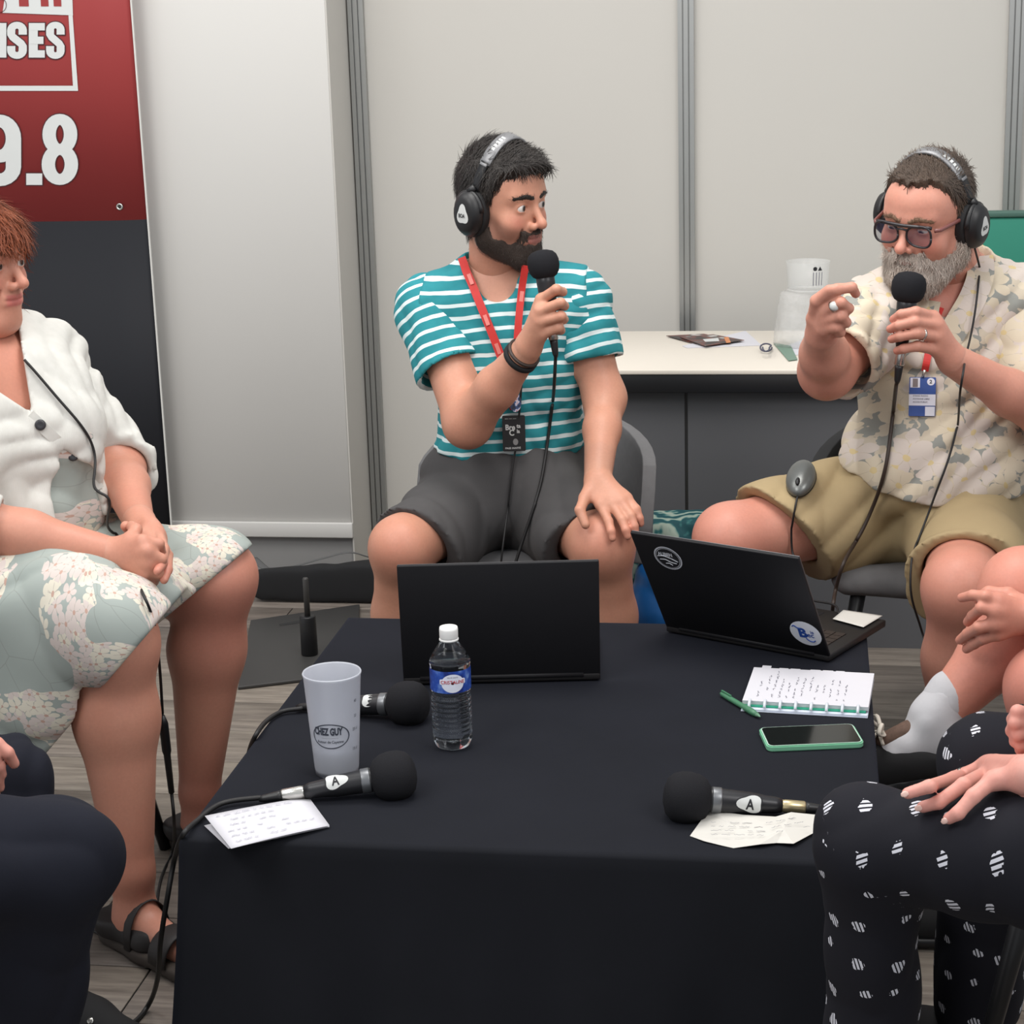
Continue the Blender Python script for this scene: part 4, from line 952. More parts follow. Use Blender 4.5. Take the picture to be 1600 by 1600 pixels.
    def shell(t, noise_amp=0, seed=1, strand=None, inset=.002):
        Fn = Field((-.105, -.145, -.175), (.105, .13, .145), h); Fn.D = D0-t+inset*(t < 1e-4)
        if noise_amp:
            g = np.random.default_rng(seed); tot = 0
            for i in range(5):
                u = g.normal(size=3)*np.array(strand or (1, 1, 1)); u = u/np.linalg.norm(u)*g.uniform(120, 330); tot = tot+np.sin(X*np.float32(u[0])+Y*np.float32(u[1])+Z*np.float32(u[2])+g.uniform(0, 6)+1.5*np.sin(X*40+Z*33+i))
            Fn.D += (noise_amp*tot/5*np.clip(t/.008, 0, 1)).astype(np.float32)
        return Fn
    def trim(Fx, t):                                  # keep only the part of the shell that stands off the skin
        locks = Fx.D < D0-t-.0015; v, q = Fx.mesh(1); i = np.clip(np.round((v-Fx.lo)/h).astype(int), 0, Fx.n-1); k = (t[tuple(i.T)] > 5e-4) | locks[tuple(i.T)]
        q = q[k[q].any(1)]; u = np.unique(q); mp = np.zeros(len(v), int); mp[u] = np.arange(len(u)); return W(v[u]), mp[q]
    if 'hair' in sp:
        hp = sp['hair']; hl = interp(Y.ravel(), hp['y'], hp['z'])[None, :, None]; rec = hp.get('recede', 0)
        reg = Z-hl+rec*np.abs(X)*(Y < -.02); T = interp(Z.ravel(), hp['tz'], hp['t'])[None, None, :]*ones
        T = T*(1+hp.get('front', 0)*sstep((-Y-.02)/.06)*sstep((Z-.04)/.04)); T = T*(1+hp.get('side', 0)*X/.08)
        reg = reg+.004*np.sin(X*150+Z*90)*np.sin(Y*130+1.3)+.003*np.sin(X*310+Y*200); t = T*sstep(reg/hp.get('soft', .012)); Fh = shell(t.astype(np.float32), hp.get('noise', .002), 3, hp.get('strand', (1, .35, .6)))
        for a, b, r0, r1 in hp.get('locks', []): Fh.cone(a, b, r0, r1, .015)
        out['hair'] = trim(Fh, t)
    if 'beard' in sp:
        bp = sp['beard']; ck = interp(Y.ravel(), bp['y'], bp['z'])[None, :, None]; reg = ck-Z
        reg = np.minimum(reg, Z-(-.128+(Y+.05)*.62)+bp.get('neck', 0)); reg = np.minimum(reg, .012-Y)
        zl = Z-(-.0605+sm*np.abs(X)*.3); mou = np.minimum(np.minimum(.036-np.abs(X), -.040-Z+.0*X), Z+.075)*(Y < -.07)-.02*(Y >= -.07); reg = np.maximum(reg, mou)
        lx = bp.get('lip', 1.); lip = np.maximum(np.abs(zl+.001)/(.0085*lx), np.abs(X)/(.024*lx)); reg = np.where((lip < 1.25) & (Y < -.07), np.minimum(reg, (lip-1)*.008), reg)
        reg = reg+.0035*np.sin(X*170+Z*60)*np.sin(Y*150+.3)+.002*np.sin(X*330+Y*290+Z*150); T = bp['t']*(1+bp.get('chin', 0)*sstep((-.06-Z)/.04)*sstep((-Y-.02)/.04)); t = (T*sstep(reg/bp.get('soft', .010))).astype(np.float32)
        Fb = shell(t, bp.get('noise', .001), 5, bp.get('strand', (.7, .7, .5))); out['beard'] = trim(Fb, t)
    br = [np.array(p) for p in sp.get('brow', ((.012, -.094, .0215), (.028, -.093, .027), (.048, -.078, .0225)))]; dmin = ones*9
    for x in (-1, 1):
        for a, b in zip(br[:-1], br[1:]):
            a = a*np.array((x, 1, 1)); b = b*np.array((x, 1, 1)); d = (b-a).astype(np.float32); L = float(d@d)
            tt = np.clip(((X-a[0])*d[0]+(Y-a[1])*d[1]+(Z-a[2])*d[2])/L, 0, 1); dmin = np.minimum(dmin, np.sqrt((X-a[0]-tt*d[0])**2*.5+(Y-a[1]-tt*d[1])**2*.15+(Z-a[2]-tt*d[2])**2))
    t = (.0014*sstep((.0055-dmin)/.003)).astype(np.float32); Fb = shell(t, .0006, 9); out['brows'] = trim(Fb, t)
    return out
def strands(name, VQ, n, flow, L, lift, w_, mat, parent, seed=1, keep=None, jit=.35):
    """short ribbons of hair combed over a surface"""
    V, Q = VQ; g = np.random.default_rng(seed); Q = np.asarray(Q); a, b, c, d = (V[Q[:, i]] for i in range(4)); N = np.cross(c-a, d-b); A = np.linalg.norm(N, axis=1); N = N/(A[:, None]+1e-12); C = (a+b+c+d)/4
    ok = np.ones(len(C), bool) if keep is None else keep(C); pr = A*ok; pr = pr/pr.sum(); i = g.choice(len(C), n, p=pr); p = C[i]+g.normal(size=(n, 3))*.0012; nn = N[i]; f = flow(p)+g.normal(size=(n, 3))*jit*.5
    f = f-nn*(f*nn).sum(1)[:, None]; f /= np.linalg.norm(f, axis=1)[:, None]+1e-9; s = np.cross(f, nn); ln = L*g.uniform(.6, 1.25, n)[:, None]; cu = g.normal(size=(n, 1))*.25; rows = []
    for k in range(5):
        t = k/4; q = p+f*ln*t+s*cu*ln*t*t+nn*(.0003+lift*(t*1.6-t*t*.9)); ww = w_*(1-.8*t*t); rows += [q+s*ww/2, q-s*ww/2]
    VV = np.stack(rows, 1).reshape(-1, 3); F = np.array([(0, 1, 3, 2), (2, 3, 5, 4), (4, 5, 7, 6), (6, 7, 9, 8)]); FF = (np.arange(n)[:, None, None]*10+F[None]).reshape(-1, 4)
    o = obj(name, VV, FF, mat, parent); o['kind'] = 'stuff'; return o
def hand(wrist, fingers, thumb=None, r=.0092, forearm=None, rw=.024, kp=.016):
    """prims for a hand; each finger is a knuckle-to-tip polyline, rooted at the wrist through the palm"""
    L = []; wrist = np.asarray(wrist, float)
    if forearm is not None: L.append(C_(forearm, wrist, rw*1.15, rw, .01))
    for f in fingers:
        f = [np.asarray(p, float) for p in f]; n = len(f); L.append(C_(wrist+(f[0]-wrist)*.18, f[0], kp, r*1.28, .014))
        for i in range(n-1): L.append(C_(f[i], f[i+1], r*(1.12-.1*i), r*(1.02-.1*i), .0035 if i else .006))
    for a, b in zip(fingers[:-1], fingers[1:]): L.append(C_(np.asarray(a[0])*.85+wrist*.15, np.asarray(b[0])*.85+wrist*.15, r*1.15, r*1.15, .008))
    if thumb is not None:
        f = [np.asarray(p, float) for p in thumb]; L.append(C_(wrist+(f[0]-wrist)*.2, f[0], kp*1.0, r*1.45, .014))
        for i in range(len(f)-1): L.append(C_(f[i], f[i+1], r*(1.3-.14*i), r*(1.12-.14*i), .004))
    return L
def sdf(prims, h, off=0, it=1, fn=None):
    lo, hi = bounds(prims, .02+off+.01); F = Field(lo, hi, h); F.prims(prims, off)
    if fn: fn(F)
    return F.mesh(it)
def merge(parts):
    V = []; Q = []; C = []; o = 0
    for v, q, c in parts: V.append(v); Q.append(np.asarray(q)+o); C.append(c); o += len(v)
    return np.concatenate(V), np.concatenate(Q), np.concatenate(C)
def tint(V, base, spots=()):
    col = np.tile(lin(base), (len(V), 1))
    for c, r, k, rgb in spots: m = sstep(1-np.linalg.norm(V-np.asarray(c), axis=1)/r)*k; col = col*(1-m[:, None])+m[:, None]*lin(rgb)
    return col
def dress_person(root, parts, hd=None, hairm='hair_dark', beardm='beard_dark', browm='brow_dark'):
    V, Q, C = merge(parts); b = obj('body', V, Q, 'skin', root, attrs={'Col': C})
    if hd:
        for v, f, c in hd['eyes']: obj('eye', v, f, 'eye_glossy', root, attrs={'Col': c})
        if hd['hair']: obj('hair', hd['hair'][0], hd['hair'][1], hairm, root)
        if hd['beard']: obj('beard', hd['beard'][0], hd['beard'][1], beardm, root)
        if hd['brows']: obj('eyebrows', hd['brows'][0], hd['brows'][1], browm, root); strands('brow_hairs', hd['brows'], 260, lambda p: np.tile(np.array((0, 0, .4)), (len(p), 1))+(p-p.mean(0))*9, .006, .0012, .0009, browm, root, 4, None, .5)
    return b
def shoe(root, ankle, toe_dir, mat, sole='black_plastic', L=.27, name='shoe', lace=None, w_=.043):
    d = nrm(np.array((toe_dir[0], toe_dir[1], 0))); a = np.array((ankle[0], ankle[1], 0)); heel = a-d*.05; toe = a+d*(L-.09)
    pr = [C_(heel+np.array((0, 0, .045)), a+d*.08+np.array((0, 0, .045)), .036, w_, .02), C_(a+d*.06+np.array((0, 0, .042)), toe+np.array((0, 0, .034)), w_, w_*.75, .02), C_(a+np.array((0, 0, .07)), a+np.array((0, 0, .1)), .042, .043, .03)]
    V, Q = sdf(pr, .005, 0, 2, lambda F: F.plane((0, 0, .012), (0, 0, -1))); o = obj(name, V, Q, mat, root)
    V, Q = sdf([C_(heel+np.array((0, 0, .02)), toe+np.array((0, 0, .02)), .042, w_*.9, .01)], .005, 0, 2, lambda F: (F.plane((0, 0, .002), (0, 0, -1)), F.plane((0, 0, .022), (0, 0, 1)))); obj('sole', V, Q, sole, o)
    if lace:
        for k in range(4):
            c = a+d*(.03+.028*k)+np.array((0, 0, .094-.012*k)); s = np.cross(d, (0, 0, 1)); v, f = tube(catmull([c-s*.024-np.array((0, 0, .01)), c, c+s*.024-np.array((0, 0, .01))], 4), .0035, 6); obj('lace', v, f, lace, o)
    return o
# ------------------------------------------------------------------ headphones in head space
mt('phones_black', (22, 22, 24), .45, var=.08); mt('phones_grey', (128, 128, 130), .4, .3, var=.04); mt('phones_pad', (18, 18, 20), .75)
def headphones(label, o, R, s, band_tilt=0, wide=.088, lettering=None, top=.128, badge_y=0.0, pad_c=(0, .0, -.008), cable_pts=None):
    s = np.ones(3)*s; W = lambda p: o+R@(s*np.asarray(p, float)); t = thing('headphones', label, 'headphones', W((0, 0, top)), 'headphones worn at the table')
    T = rotx(band_tilt); B = lambda p: W(T@np.asarray(p, float))
    def arch(r_in, w_, a0, a1, th, name, mat, par, n=26, zc=.016, rx=wide-.004):
        V = []; F = []
        for k in range(n+1):
            a = a0+(a1-a0)*k/n
            for dr, dy in ((0, -w_/2), (th, -w_/2*.9), (th, w_/2*.9), (0, w_/2)): V.append(B(((rx+r_in+dr)*math.cos(a), .012+dy, zc+(top-zc+r_in+dr)*math.sin(a))))
        for k in range(n):
            for j in range(4): p, q = 4*k+j, 4*k+(j+1) % 4; F.append((p, q, q+4, p+4))
        F += [(3, 2, 1, 0), (4*n, 4*n+1, 4*n+2, 4*n+3)]; return obj(name, V, F, mat, par)
    pi = math.pi
    arch(-.009, .026, .2*pi, .8*pi, .008, 'head_pad', 'phones_pad', t)
    bd = arch(0, .030, .20*pi, .80*pi, .0045, 'headband', 'phones_grey', t)
    for sgn in (0, 1):
        a0, a1 = (.05*pi, .21*pi) if not sgn else (.79*pi, .95*pi); arch(0, .022, a0, a1, .006, 'slider', 'phones_black', t, 8)
        am, an = (.185*pi, .2*pi) if not sgn else (.8*pi, .815*pi); arch(.0062, .020, am, an, .0012, 'slider_stripe', 'phones_grey', t, 3)
    if lettering:
        for k in range(5):
            a = lettering+(.09*k-.18); V = [B(((wide-.004+.005)*math.cos(a+da), .012+dy, .016+(top-.016+.005)*math.sin(a+da))) for da, dy in ((-.03, -.005), (.03, -.005), (.03, .005), (-.03, .005))]; obj('band_mark', V, [(0, 1, 2, 3)], 'white_print', bd, False)
    for x in (-1, 1):
        c = np.array((x*(wide-.004), pad_c[1]+.012, pad_c[2]))
        def cup(prof, name, mat, par, sy=.041, sz=.049):
            V = []; F = []; n = 28
            for r, d in prof:
                for k in range(n): a = 2*pi*k/n; V.append(W(c+np.array((x*d, r*sy*math.cos(a), r*sz*math.sin(a)))))
            for i in range(len(prof)-1):
                for k in range(n): p, q = i*n+k, i*n+(k+1) % n; F.append((p, q, q+n, p+n) if x > 0 else (p+n, q+n, q, p))
            F.append(tuple(range(n)) if x < 0 else tuple(range(n))[::-1]); F.append(tuple((len(prof)-1)*n+k for k in range(n)) if x > 0 else tuple((len(prof)-1)*n+k for k in range(n))[::-1]); return obj(name, V, F, mat, par)
        cup([(.55, -.014), (.8, -.016), (.96, -.012), (1, -.004), (.97, .004), (.9, .007)], 'ear_pad', 'phones_pad', t)
        ec = cup([(.9, .006), (.93, .010), (.9, .018), (.78, .027), (.6, .032), (.3, .033), (.02, .033)], 'ear_cup', 'phones_black', t)
        ringp = []
        for k in range(30): a = 2*pi*k/30; r = 1-.16*math.cos(3*a+pi); ringp.append((.0155*r*math.sin(a), .0185*r*math.cos(a)))
        V = [W(c+np.array((x*.0342, badge_y, .0)))]+[W(c+np.array((x*(.0338-.002*((yy/.02)**2+(zz/.02)**2)*.5), badge_y+yy, zz))) for yy, zz in ringp]; bg = obj('badge', V, [(0, 1+i, 1+(i+1) % 30) for i in range(30)], 'white_print', ec)
        text('lettering', 'BOA', .0105, 'ink_black', bg, None, .03, .85, warp=lambda co: np.array([W(c+np.array((x*.0348, badge_y+x*(p[0]-.0105), -.005+p[1]))) for p in co]))
        v, f = tube([W(c+np.array((x*.016, .03*k, .0))) for k in (-1, 1)], .004, 6)
        yk = [W(c+np.array((x*.012, -.0375*math.cos(a), .042*math.sin(a)))) for a in np.linspace(.1, pi-.1, 12)]; v, f = tube(yk, .0055, 8); obj('yoke', v, f, 'phones_black', t)
        v, f = tube([W(c+np.array((x*.012, .0, .042))), B(((wide+.001)*1.0*x, .012, .042))], .008, 8); obj('hinge', v, f, 'phones_black', t)
    if cable_pts: cable('cable', cable_pts, .0022, 'cable', t)
    return t
# ------------------------------------------------------------------ chairs
def chair(label, seat_c, yaw, mat, seat_h=.45, back_h=.36, w_=.25, group='grey padded chairs', back_mat=None):
    """seat_c = (x, y) of the seat centre; yaw turns the front (local -y)"""
    c = np.array((seat_c[0], seat_c[1], 0.)); R = rotz(yaw); Wd = lambda p: c+R@np.asarray(p, float)
    t = thing('chair', label, 'chair', c, group); hz = seat_h-.04
    V, Q = sdf([C_(Wd((-w_+.06, -w_+.08, hz)), Wd((w_-.06, -w_+.08, hz)), .032, .032, .02), C_(Wd((-w_+.07, w_-.1, hz)), Wd((w_-.07, w_-.1, hz)), .032, .032, .02), C_(Wd((-w_+.05, -w_+.1, hz)), Wd((-w_+.06, w_-.1, hz)), .032, .032, .02), C_(Wd((w_-.05, -w_+.1, hz)), Wd((w_-.06, w_-.1, hz)), .032, .032, .02),
                 E_(Wd((0, 0, hz)), (w_-.05, w_-.04, .04), R, .03)], .008, 0, 2); obj('seat', V, Q, mat, t)
    V = []; F = []; n, mr = 26, 12
    for j in range(mr+1):
        z = j/mr
        for k in range(n+1):
            a = math.radians(-12+204*k/n); sd = math.sin(a); hgt = .06+(back_h-.06)*(.62+.38*max(0, sd)) if sd > 0 else .06+(back_h-.06)*.62*max(0, 1+sd*4); r = w_*(1.0+.06*z)
            V.append(Wd((r*math.cos(a), .02+r*.92*sd+.05*z*max(sd, 0), seat_h-.06+hgt*z)))
    for j in range(mr):
        for k in range(n): a = j*(n+1)+k; F.append((a, a+1, a+n+2, a+n+1))
    o = obj('backrest', V, F, back_mat or mat, t); md = o.modifiers.new('t', 'SOLIDIFY'); md.thickness = .03; md.offset = 1; b = o.modifiers.new('b', 'BEVEL'); b.width = .01; b.segments = 2; b.limit_method = 'ANGLE'
    for x in (-1, 1):
        for y in (-1, 1):
            v, f = tube([Wd((x*(w_-.08), y*(w_-.09), hz)), Wd((x*(w_-.01), y*(w_-.02), .0))], [.016, .011], 10); obj('leg', v, f, 'black_metal', t)
    return t

# ------------------------------------------------------------------ centre man: striped tee, grey shorts, headphones, microphone
SK1 = (200, 147, 122)
pm_ = thing('person', 'dark-haired bearded person in teal and white striped tee with headphones', 'person', (-.65, 3.98, .0), 'people seated around the table')
c_hip = P(797, 772, 4.04); c_bel = P(800, 690, 4.01); c_che = P(795, 560, 3.99)
shR, shL = P(678, 484, 3.97), P(901, 474, 3.98); nk = P(778, 432, 3.99)
elR, wrR = P(731, 662, 3.83), P(824, 545, 3.715)
elL, wrL = P(945, 622, 3.93), P(934, 748, 3.75)
hpR, hpL = P(745, 775, 4.03), P(850, 775, 4.03)
knR, knL = P(627, 856, 3.74), P(941, 852, 3.72)
anR = np.array((P(600, 970, 3.76)[0]+.0, 3.80, .09)); anL = np.array((P(948, 970, 3.74)[0]+.01, 3.78, .09))
torso = [E_(c_hip, (.165, .12, .11)), E_(c_bel, (.145, .112, .14), None, .06), E_(c_che, (.160, .108, .165), None, .06), C_(shR, shL, .058, .058, .06), C_(nk, shR, .05, .05, .05), C_(nk, shL, .05, .05, .05)]
armR = [C_(shR, elR, .056, .047, .03), C_(elR, (elR+wrR)*.5, .047, .042, .03), C_((elR+wrR)*.5, wrR, .042, .029, .02)]
armL = [C_(shL, elL, .053, .041, .03), C_(elL, elL*.6+wrL*.4, .041, .037, .03), C_(elL*.6+wrL*.4, wrL, .037, .028, .02)]
legs = []
for hp, kn, an in ((hpR, knR, anR), (hpL, knL, anL)):
    legs += [C_(hp, kn, .088, .062, .03), E_(kn+np.array((0, -.012, .004)), (.055, .055, .06), None, .03), C_(kn, kn*.62+an*.38+np.array((0, .02, 0)), .056, .056, .03), C_(kn*.62+an*.38+np.array((0, .02, 0)), an, .056, .035, .03)]
parts = []
V, Q = sdf(torso+armR+armL+legs, .0055); parts.append((V, Q, tint(V, SK1, [(knR+np.array((0, -.05, .02)), .09, .35, (206, 130, 112)), (knL+np.array((0, -.05, .02)), .09, .35, (206, 130, 112)), (shR, .25, .5, (222, 172, 150)), (shL, .2, .5, (222, 172, 150))])))
fR = [[P(846, 468, 3.69), P(869, 452, 3.672), P(879, 456, 3.705), P(862, 459, 3.738)], [P(844, 486, 3.676), P(876, 473, 3.664), P(882, 478, 3.70), P(864, 480, 3.735)],
      [P(844, 503, 3.676), P(877, 494, 3.666), P(881, 499, 3.70), P(864, 501, 3.733)], [P(847, 521, 3.684), P(873, 512, 3.676), P(876, 516, 3.703), P(862, 518, 3.728)]]
hR = hand(wrR, fR, [P(838, 512, 3.722), P(840, 484, 3.738), P(850, 460, 3.742)], .0098, wrR*.7+elR*.3, .0285, .019)
fL = [[P(938, 788, 3.694), P(951, 815, 3.664), P(955, 830, 3.648), P(957, 841, 3.644)], [P(956, 787, 3.694), P(972, 812, 3.664), P(978, 828, 3.650), P(981, 838, 3.648)],
      [P(970, 783, 3.70), P(986, 806, 3.672), P(991, 822, 3.662), P(993, 832, 3.66)], [P(979, 778, 3.712), P(994, 796, 3.69), P(999, 810, 3.684), P(1001, 818, 3.684)]]
hL = hand(wrL, fL, [P(914, 778, 3.70), P(906, 797, 3.668), P(915, 820, 3.652)], .0092, wrL*.7+elL*.3, .028, .018)
for hp_ in (hR, hL):
    V, Q = sdf(hp_, .0026, 0, 1); parts.append((V, Q, tint(V, SK1, [(p[2], .03, .3, (214, 140, 120)) for p in hp_ if p[0] == 'c' and p[4] < .0085])))
HR1 = rotz(math.radians(58))@rotx(math.radians(4))@roty(math.radians(-3)); HO1 = P(785, 318, 3.935); HS1 = np.array((.97, .92, 1.05))
spec = dict(skin=SK1, lips=(176, 98, 92), smile=.22, gaze=(.18, -1, .0), lid=.0044, nose=1.1, stubble=.55, stubble_c=(92, 74, 64),
    hair=dict(y=(-.12, -.085, -.06, -.04, -.018, .008, .03, .1), z=(.070, .070, .060, .036, -.012, .006, -.055, -.082), tz=(-.1, .0, .05, .1, .14), t=(.003, .005, .007, .011, .013), front=.7, noise=.0028, soft=.010,
              locks=[((-.03, -.078, .083), (.0, -.108, .086), .013, .007), ((.0, -.085, .084), (.03, -.108, .078), .013, .006), ((.03, -.075, .083), (.045, -.098, .07), .012, .005)]),
    beard=dict(y=(-.12, -.09, -.06, -.03, -.01, .02), z=(-.064, -.064, -.066, -.048, -.008, .02), t=.0028, chin=.4, noise=.0010, soft=.012), brow=((.013, -.096, .0215), (.028, -.094, .026), (.049, -.077, .0225)))
H1 = head(HO1, HR1, HS1, nk+np.array((0, 0, -.01)), spec); parts.append(H1['skin'])
dress_person(pm_, parts, H1)
LH1 = lambda C: ((C-HO1)@HR1)/HS1
def flow1(p):
    q = LH1(p); top = sstep((q[:, 2]-.06)/.05)[:, None]; f = top*np.array((.6, -.35, .45))+(1-top)*np.array((0, .35, -1.)); return f@HR1.T
strands('hair_strands', H1['hair'], 5000, flow1, .028, .003, .0016, 'hair_dark', pm_, 2, lambda C: LH1(C)[:, 2] > -.09)
strands('beard_strands', H1['beard'], 3800, lambda p: np.tile(HR1@np.array((0, -.25, -1.)), (len(p), 1)), .006, .0016, .0008, 'beard_dark', pm_, 3, lambda C: (LH1(C)[:, 1] < .01) & (LH1(C)[:, 2] < .02) & (np.abs(LH1(C)[:, 0]) < .09), .5)
# striped tee: body and two sleeves
m = NT('striped_jersey'); a = m.attr('stripe').outputs['Fac']; v = m.coord(); jit = m.math('MULTIPLY', m.math('SUBTRACT', m.noise(16, 2, v), .5), .008)
fr_ = m.math('FRACT', m.math('DIVIDE', m.math('ADD', a, jit), .0268)); mask = m.math('LESS_THAN', fr_, .30)
teal = m.mix(m.noise(24, 3, v), srgb(20, 112, 124), srgb(44, 148, 154)); m.base(m.mix(mask, teal, srgb(214, 228, 228))); m.rough(.85); m.bump(m.noise(500, 2, v), .1, .0006); MAT['striped_jersey'] = m.m
tee = thing_part = None
def tee_torso(F):
    F.wrinkle(.0075, 44, 4, 4, 1.2); F.plane(P(800, 722, 3.9), nrm((0, .10, -1)), .004)
    F.cone(nk+np.array((0.005, -.03, .06)), nk+np.array((.005, -.012, -.005)), .072, .064, .004, 'sub'); F.cone(nk+np.array((.005, -.05, .02)), nk+np.array((.01, -.085, .0)), .05, .042, .012, 'sub')
    for s_, e_ in ((shR, elR), (shL, elL)): d = nrm(e_-s_); F.plane(s_+d*.02+np.array((np.sign(s_[0]-c_che[0])*.03, 0, 0)), nrm(np.array((np.sign(s_[0]-c_che[0]), 0, .12))), .004)
V, Q = sdf(torso+[E_(c_hip+np.array((0, -.012, .055)), (.165, .128, .09), None, .04)], .0048, .014, 1, tee_torso); TEE = (V, Q)
tt_ = obj('tee_shirt', V, Q, 'striped_jersey', pm_, attrs={'stripe': V[:, 2]+.02*np.sin(V[:, 0]*14)*.35})
def sleeve(sh, el, L, r0, r1, seedz, name='sleeve', shorten=None):
    d = nrm(el-sh); e = sh+d*L; inn = sh-np.array((np.sign(sh[0]-c_che[0])*.05, 0, -.01))
    def fn(F):
        F.wrinkle(.008, 48, seedz, 3, 1.2); F.plane(e, shorten if shorten is not None else d, .003); F.cone(e-d*.035, e+d*.06, r1-.012, r1+.004, .003, 'sub')
    V, Q = sdf([C_(inn, sh, r0, r0+.004, .02), C_(sh, e+d*.03, r0+.006, r1, .02)], .0045, 0, 1, fn); t = (V-sh)@d; rad = V[:, 2]
    return obj(name, V, Q, 'striped_jersey', pm_, attrs={'stripe': t*1.0+.006}), (V, Q)
S1 = sleeve(shR, elR, .150, .070, .072, 8, shorten=nrm(nrm(elR-shR)+np.array((.10, 0, .05)))); S2 = sleeve(shL, elL, .125, .066, .062, 12, shorten=nrm(nrm(elL-shL)+np.array((-.10, 0, -.1))))
# grey shorts
m = NT('grey_cotton'); v = m.coord(); m.base(m.mix(m.noise(9, 4, v), srgb(58, 57, 58), srgb(84, 82, 82))); m.rough(.9); m.bump(m.noise(420, 2, v), .2, .0006); MAT['grey_cotton'] = m.m
def shorts(prims_hip, hips, knees, mat, root, off=.016, flare=.100, r0=.108, cut=.80, seed=3, amp=.009, freq=24, top=None, drop=.03, h=.006, nm='shorts', kk=None):
    L = list(prims_hip); cuts = []
    for i, (hp, kn) in enumerate(zip(hips, knees)):
        d = nrm(kn-hp); e = hp+(kn-hp)*(cut if np.isscalar(cut) else cut[i]); L += [C_(hp, e+d*.04-np.array((0, 0, drop)), r0, flare, .05)]; cuts.append((e, d))
    def fn(F):
        F.wrinkle(amp, freq, seed, 4, 1.3)
        for i, ((e, d), hp) in enumerate(zip(cuts, hips)):
            n_ = nrm(d+np.array((0, 0, -.32)) if kk is None else d+np.array(kk[i])); X, Y, Z = F.xyz((slice(None),)*3)
            pd = (X-e[0])*n_[0]+(Y-e[1])*n_[1]+(Z-e[2])*n_[2]; near = ((X-e[0])**2+(Y-e[1])**2+(Z-e[2])**2) < .22**2
            other = knees[1-i]; nearer = ((X-e[0])**2+(Y-e[1])**2+(Z-e[2])**2) < ((X-other[0])**2+(Y-other[1])**2+(Z-other[2])**2)
            F.D = np.where(near & nearer, np.maximum(F.D, pd), F.D).astype(np.float32)
            F.cone(e-d*.06-np.array((0, 0, drop*.4)), e+d*.1-np.array((0, 0, drop*.8)), flare-.022, flare-.004, .004, 'sub')
        if top is not None: F.plane(top, (0, 0, 1), .006)
    V, Q = sdf(L, h, off, 1, fn); return obj(nm, V, Q, mat, root), (V, Q)
sh1, SHORT1 = shorts([E_(c_hip+np.array((0, -.01, .03)), (.163, .122, .12)), E_(c_bel+np.array((0, 0, -.05)), (.149, .118, .10), None, .04)], (hpR, hpL), (knR, knL), 'grey_cotton', pm_, .012, .088, .098, .84, 5, .016, 24, c_hip+np.array((0, 0, .15)))
for an, dd in ((anR, (-.25, -1)), (anL, (.2, -1))): shoe(pm_, an, dd, 'black_soft')
headphones('black headphones with grey band and white badge on the striped-tee wearer', HO1, HR1, HS1, math.radians(16), .086, 1.15*math.pi/2+.2, .134)
# microphone in his right hand
mh, mfh = microphone('black microphone held up to the mouth by the striped-tee wearer', P(865, 531, 3.703), P(846, 390, 3.722), None, foam_s=.82, ring=False, hint=(1, 0, 0))
T_ = bvh(TEE, SHORT1, H1['skin'][:2], sdf(torso, .01)); TF = mfh.o
cp = [mfh(np.array((0, 0, -.03))), P(868, 560, 3.71), P(866, 600, 3.735)]+drape(((864, 625), (862, 640), (857, 680), (852, 715), (845, 755), (832, 800)), T_, .006)+[P(815, 850, 3.80), P(800, 900, 3.79), P(790, 960, 3.8), P(780, 1010, 3.8)]
cable('cable', cp, .0034, 'cable', mh)
# bracelets on his right wrist
wd = nrm(wrR-elR)
for k, (off_, r_, w_, mtl) in enumerate(((-.028, .0335, .012, 'black_soft'), (-.014, .0325, .006, 'cable_brown'))):
    fr = Frame(wrR+wd*off_, nrm(np.cross(wd, (0, 0, 1))), np.cross(wd, nrm(np.cross(wd, (0, 0, 1))))); v, f = lathe([(r_, -w_/2), (r_+.003, -w_/2+.001), (r_+.003, w_/2-.001), (r_, w_/2), (r_-.004, w_/2), (r_-.004, -w_/2), (r_, -w_/2)], 28, fr, False); b_ = obj('bracelet', v, f, mtl, pm_)
# red lanyard with black card
ln = thing('lanyard', 'red lanyard carrying a black card on the striped tee', 'lanyard', touch(803, 677, T_, .006), 'lanyards')
tx = lambda L_, off_=.006, dflt=3.86: [touch(a, b, T_, off_, P(a, b, dflt)) for a, b in L_]
ribbon('ribbon', [P(721, 402, 3.965), P(724, 410, 3.945)]+tx(((729, 425), (738, 445), (750, 475), (765, 512), (778, 545), (790, 580), (799, 615), (803, 640))), .017, 'red_ribbon', ln)
ribbon('ribbon', tx(((821, 415), (815, 455), (810, 505), (806, 570), (804, 640)), .009), .015, 'red_ribbon', ln)
for a, b in ((732, 428), (757, 492), (775, 537), (816, 455)):
    p_ = touch(a, b, T_, .009, P(a, b, 3.9)); q_ = touch(a+6, b+16, T_, .009, P(a+6, b+16, 3.9)) if a < 800 else touch(a-2, b+16, T_, .009, P(a, b+16, 3.88)); ribbon('ribbon_print', [p_, (p_+q_)/2, q_], .008, 'ribbon_print', ln)
m = NT('card_pattern'); v = m.coord(); m.base(m.ramp(m.noise(90, 2, v), [(.4, srgb(30, 34, 52)), (.5, srgb(60, 84, 130)), (.56, srgb(205, 205, 215)), (.64, srgb(150, 70, 90))])); m.rough(.4); MAT['card_pattern'] = m.m
p_ = touch(805, 628, T_, .009); vd = nrm(EYE-p_); cfx = nrm(np.cross((0, 0, 1), vd)); cf_ = Frame(p_, cfx, np.cross(vd, cfx))
v, f = plate(ellipse(.013, .021), .002, cf_); obj('strap_tag', v, f, 'card_pattern', ln, False)
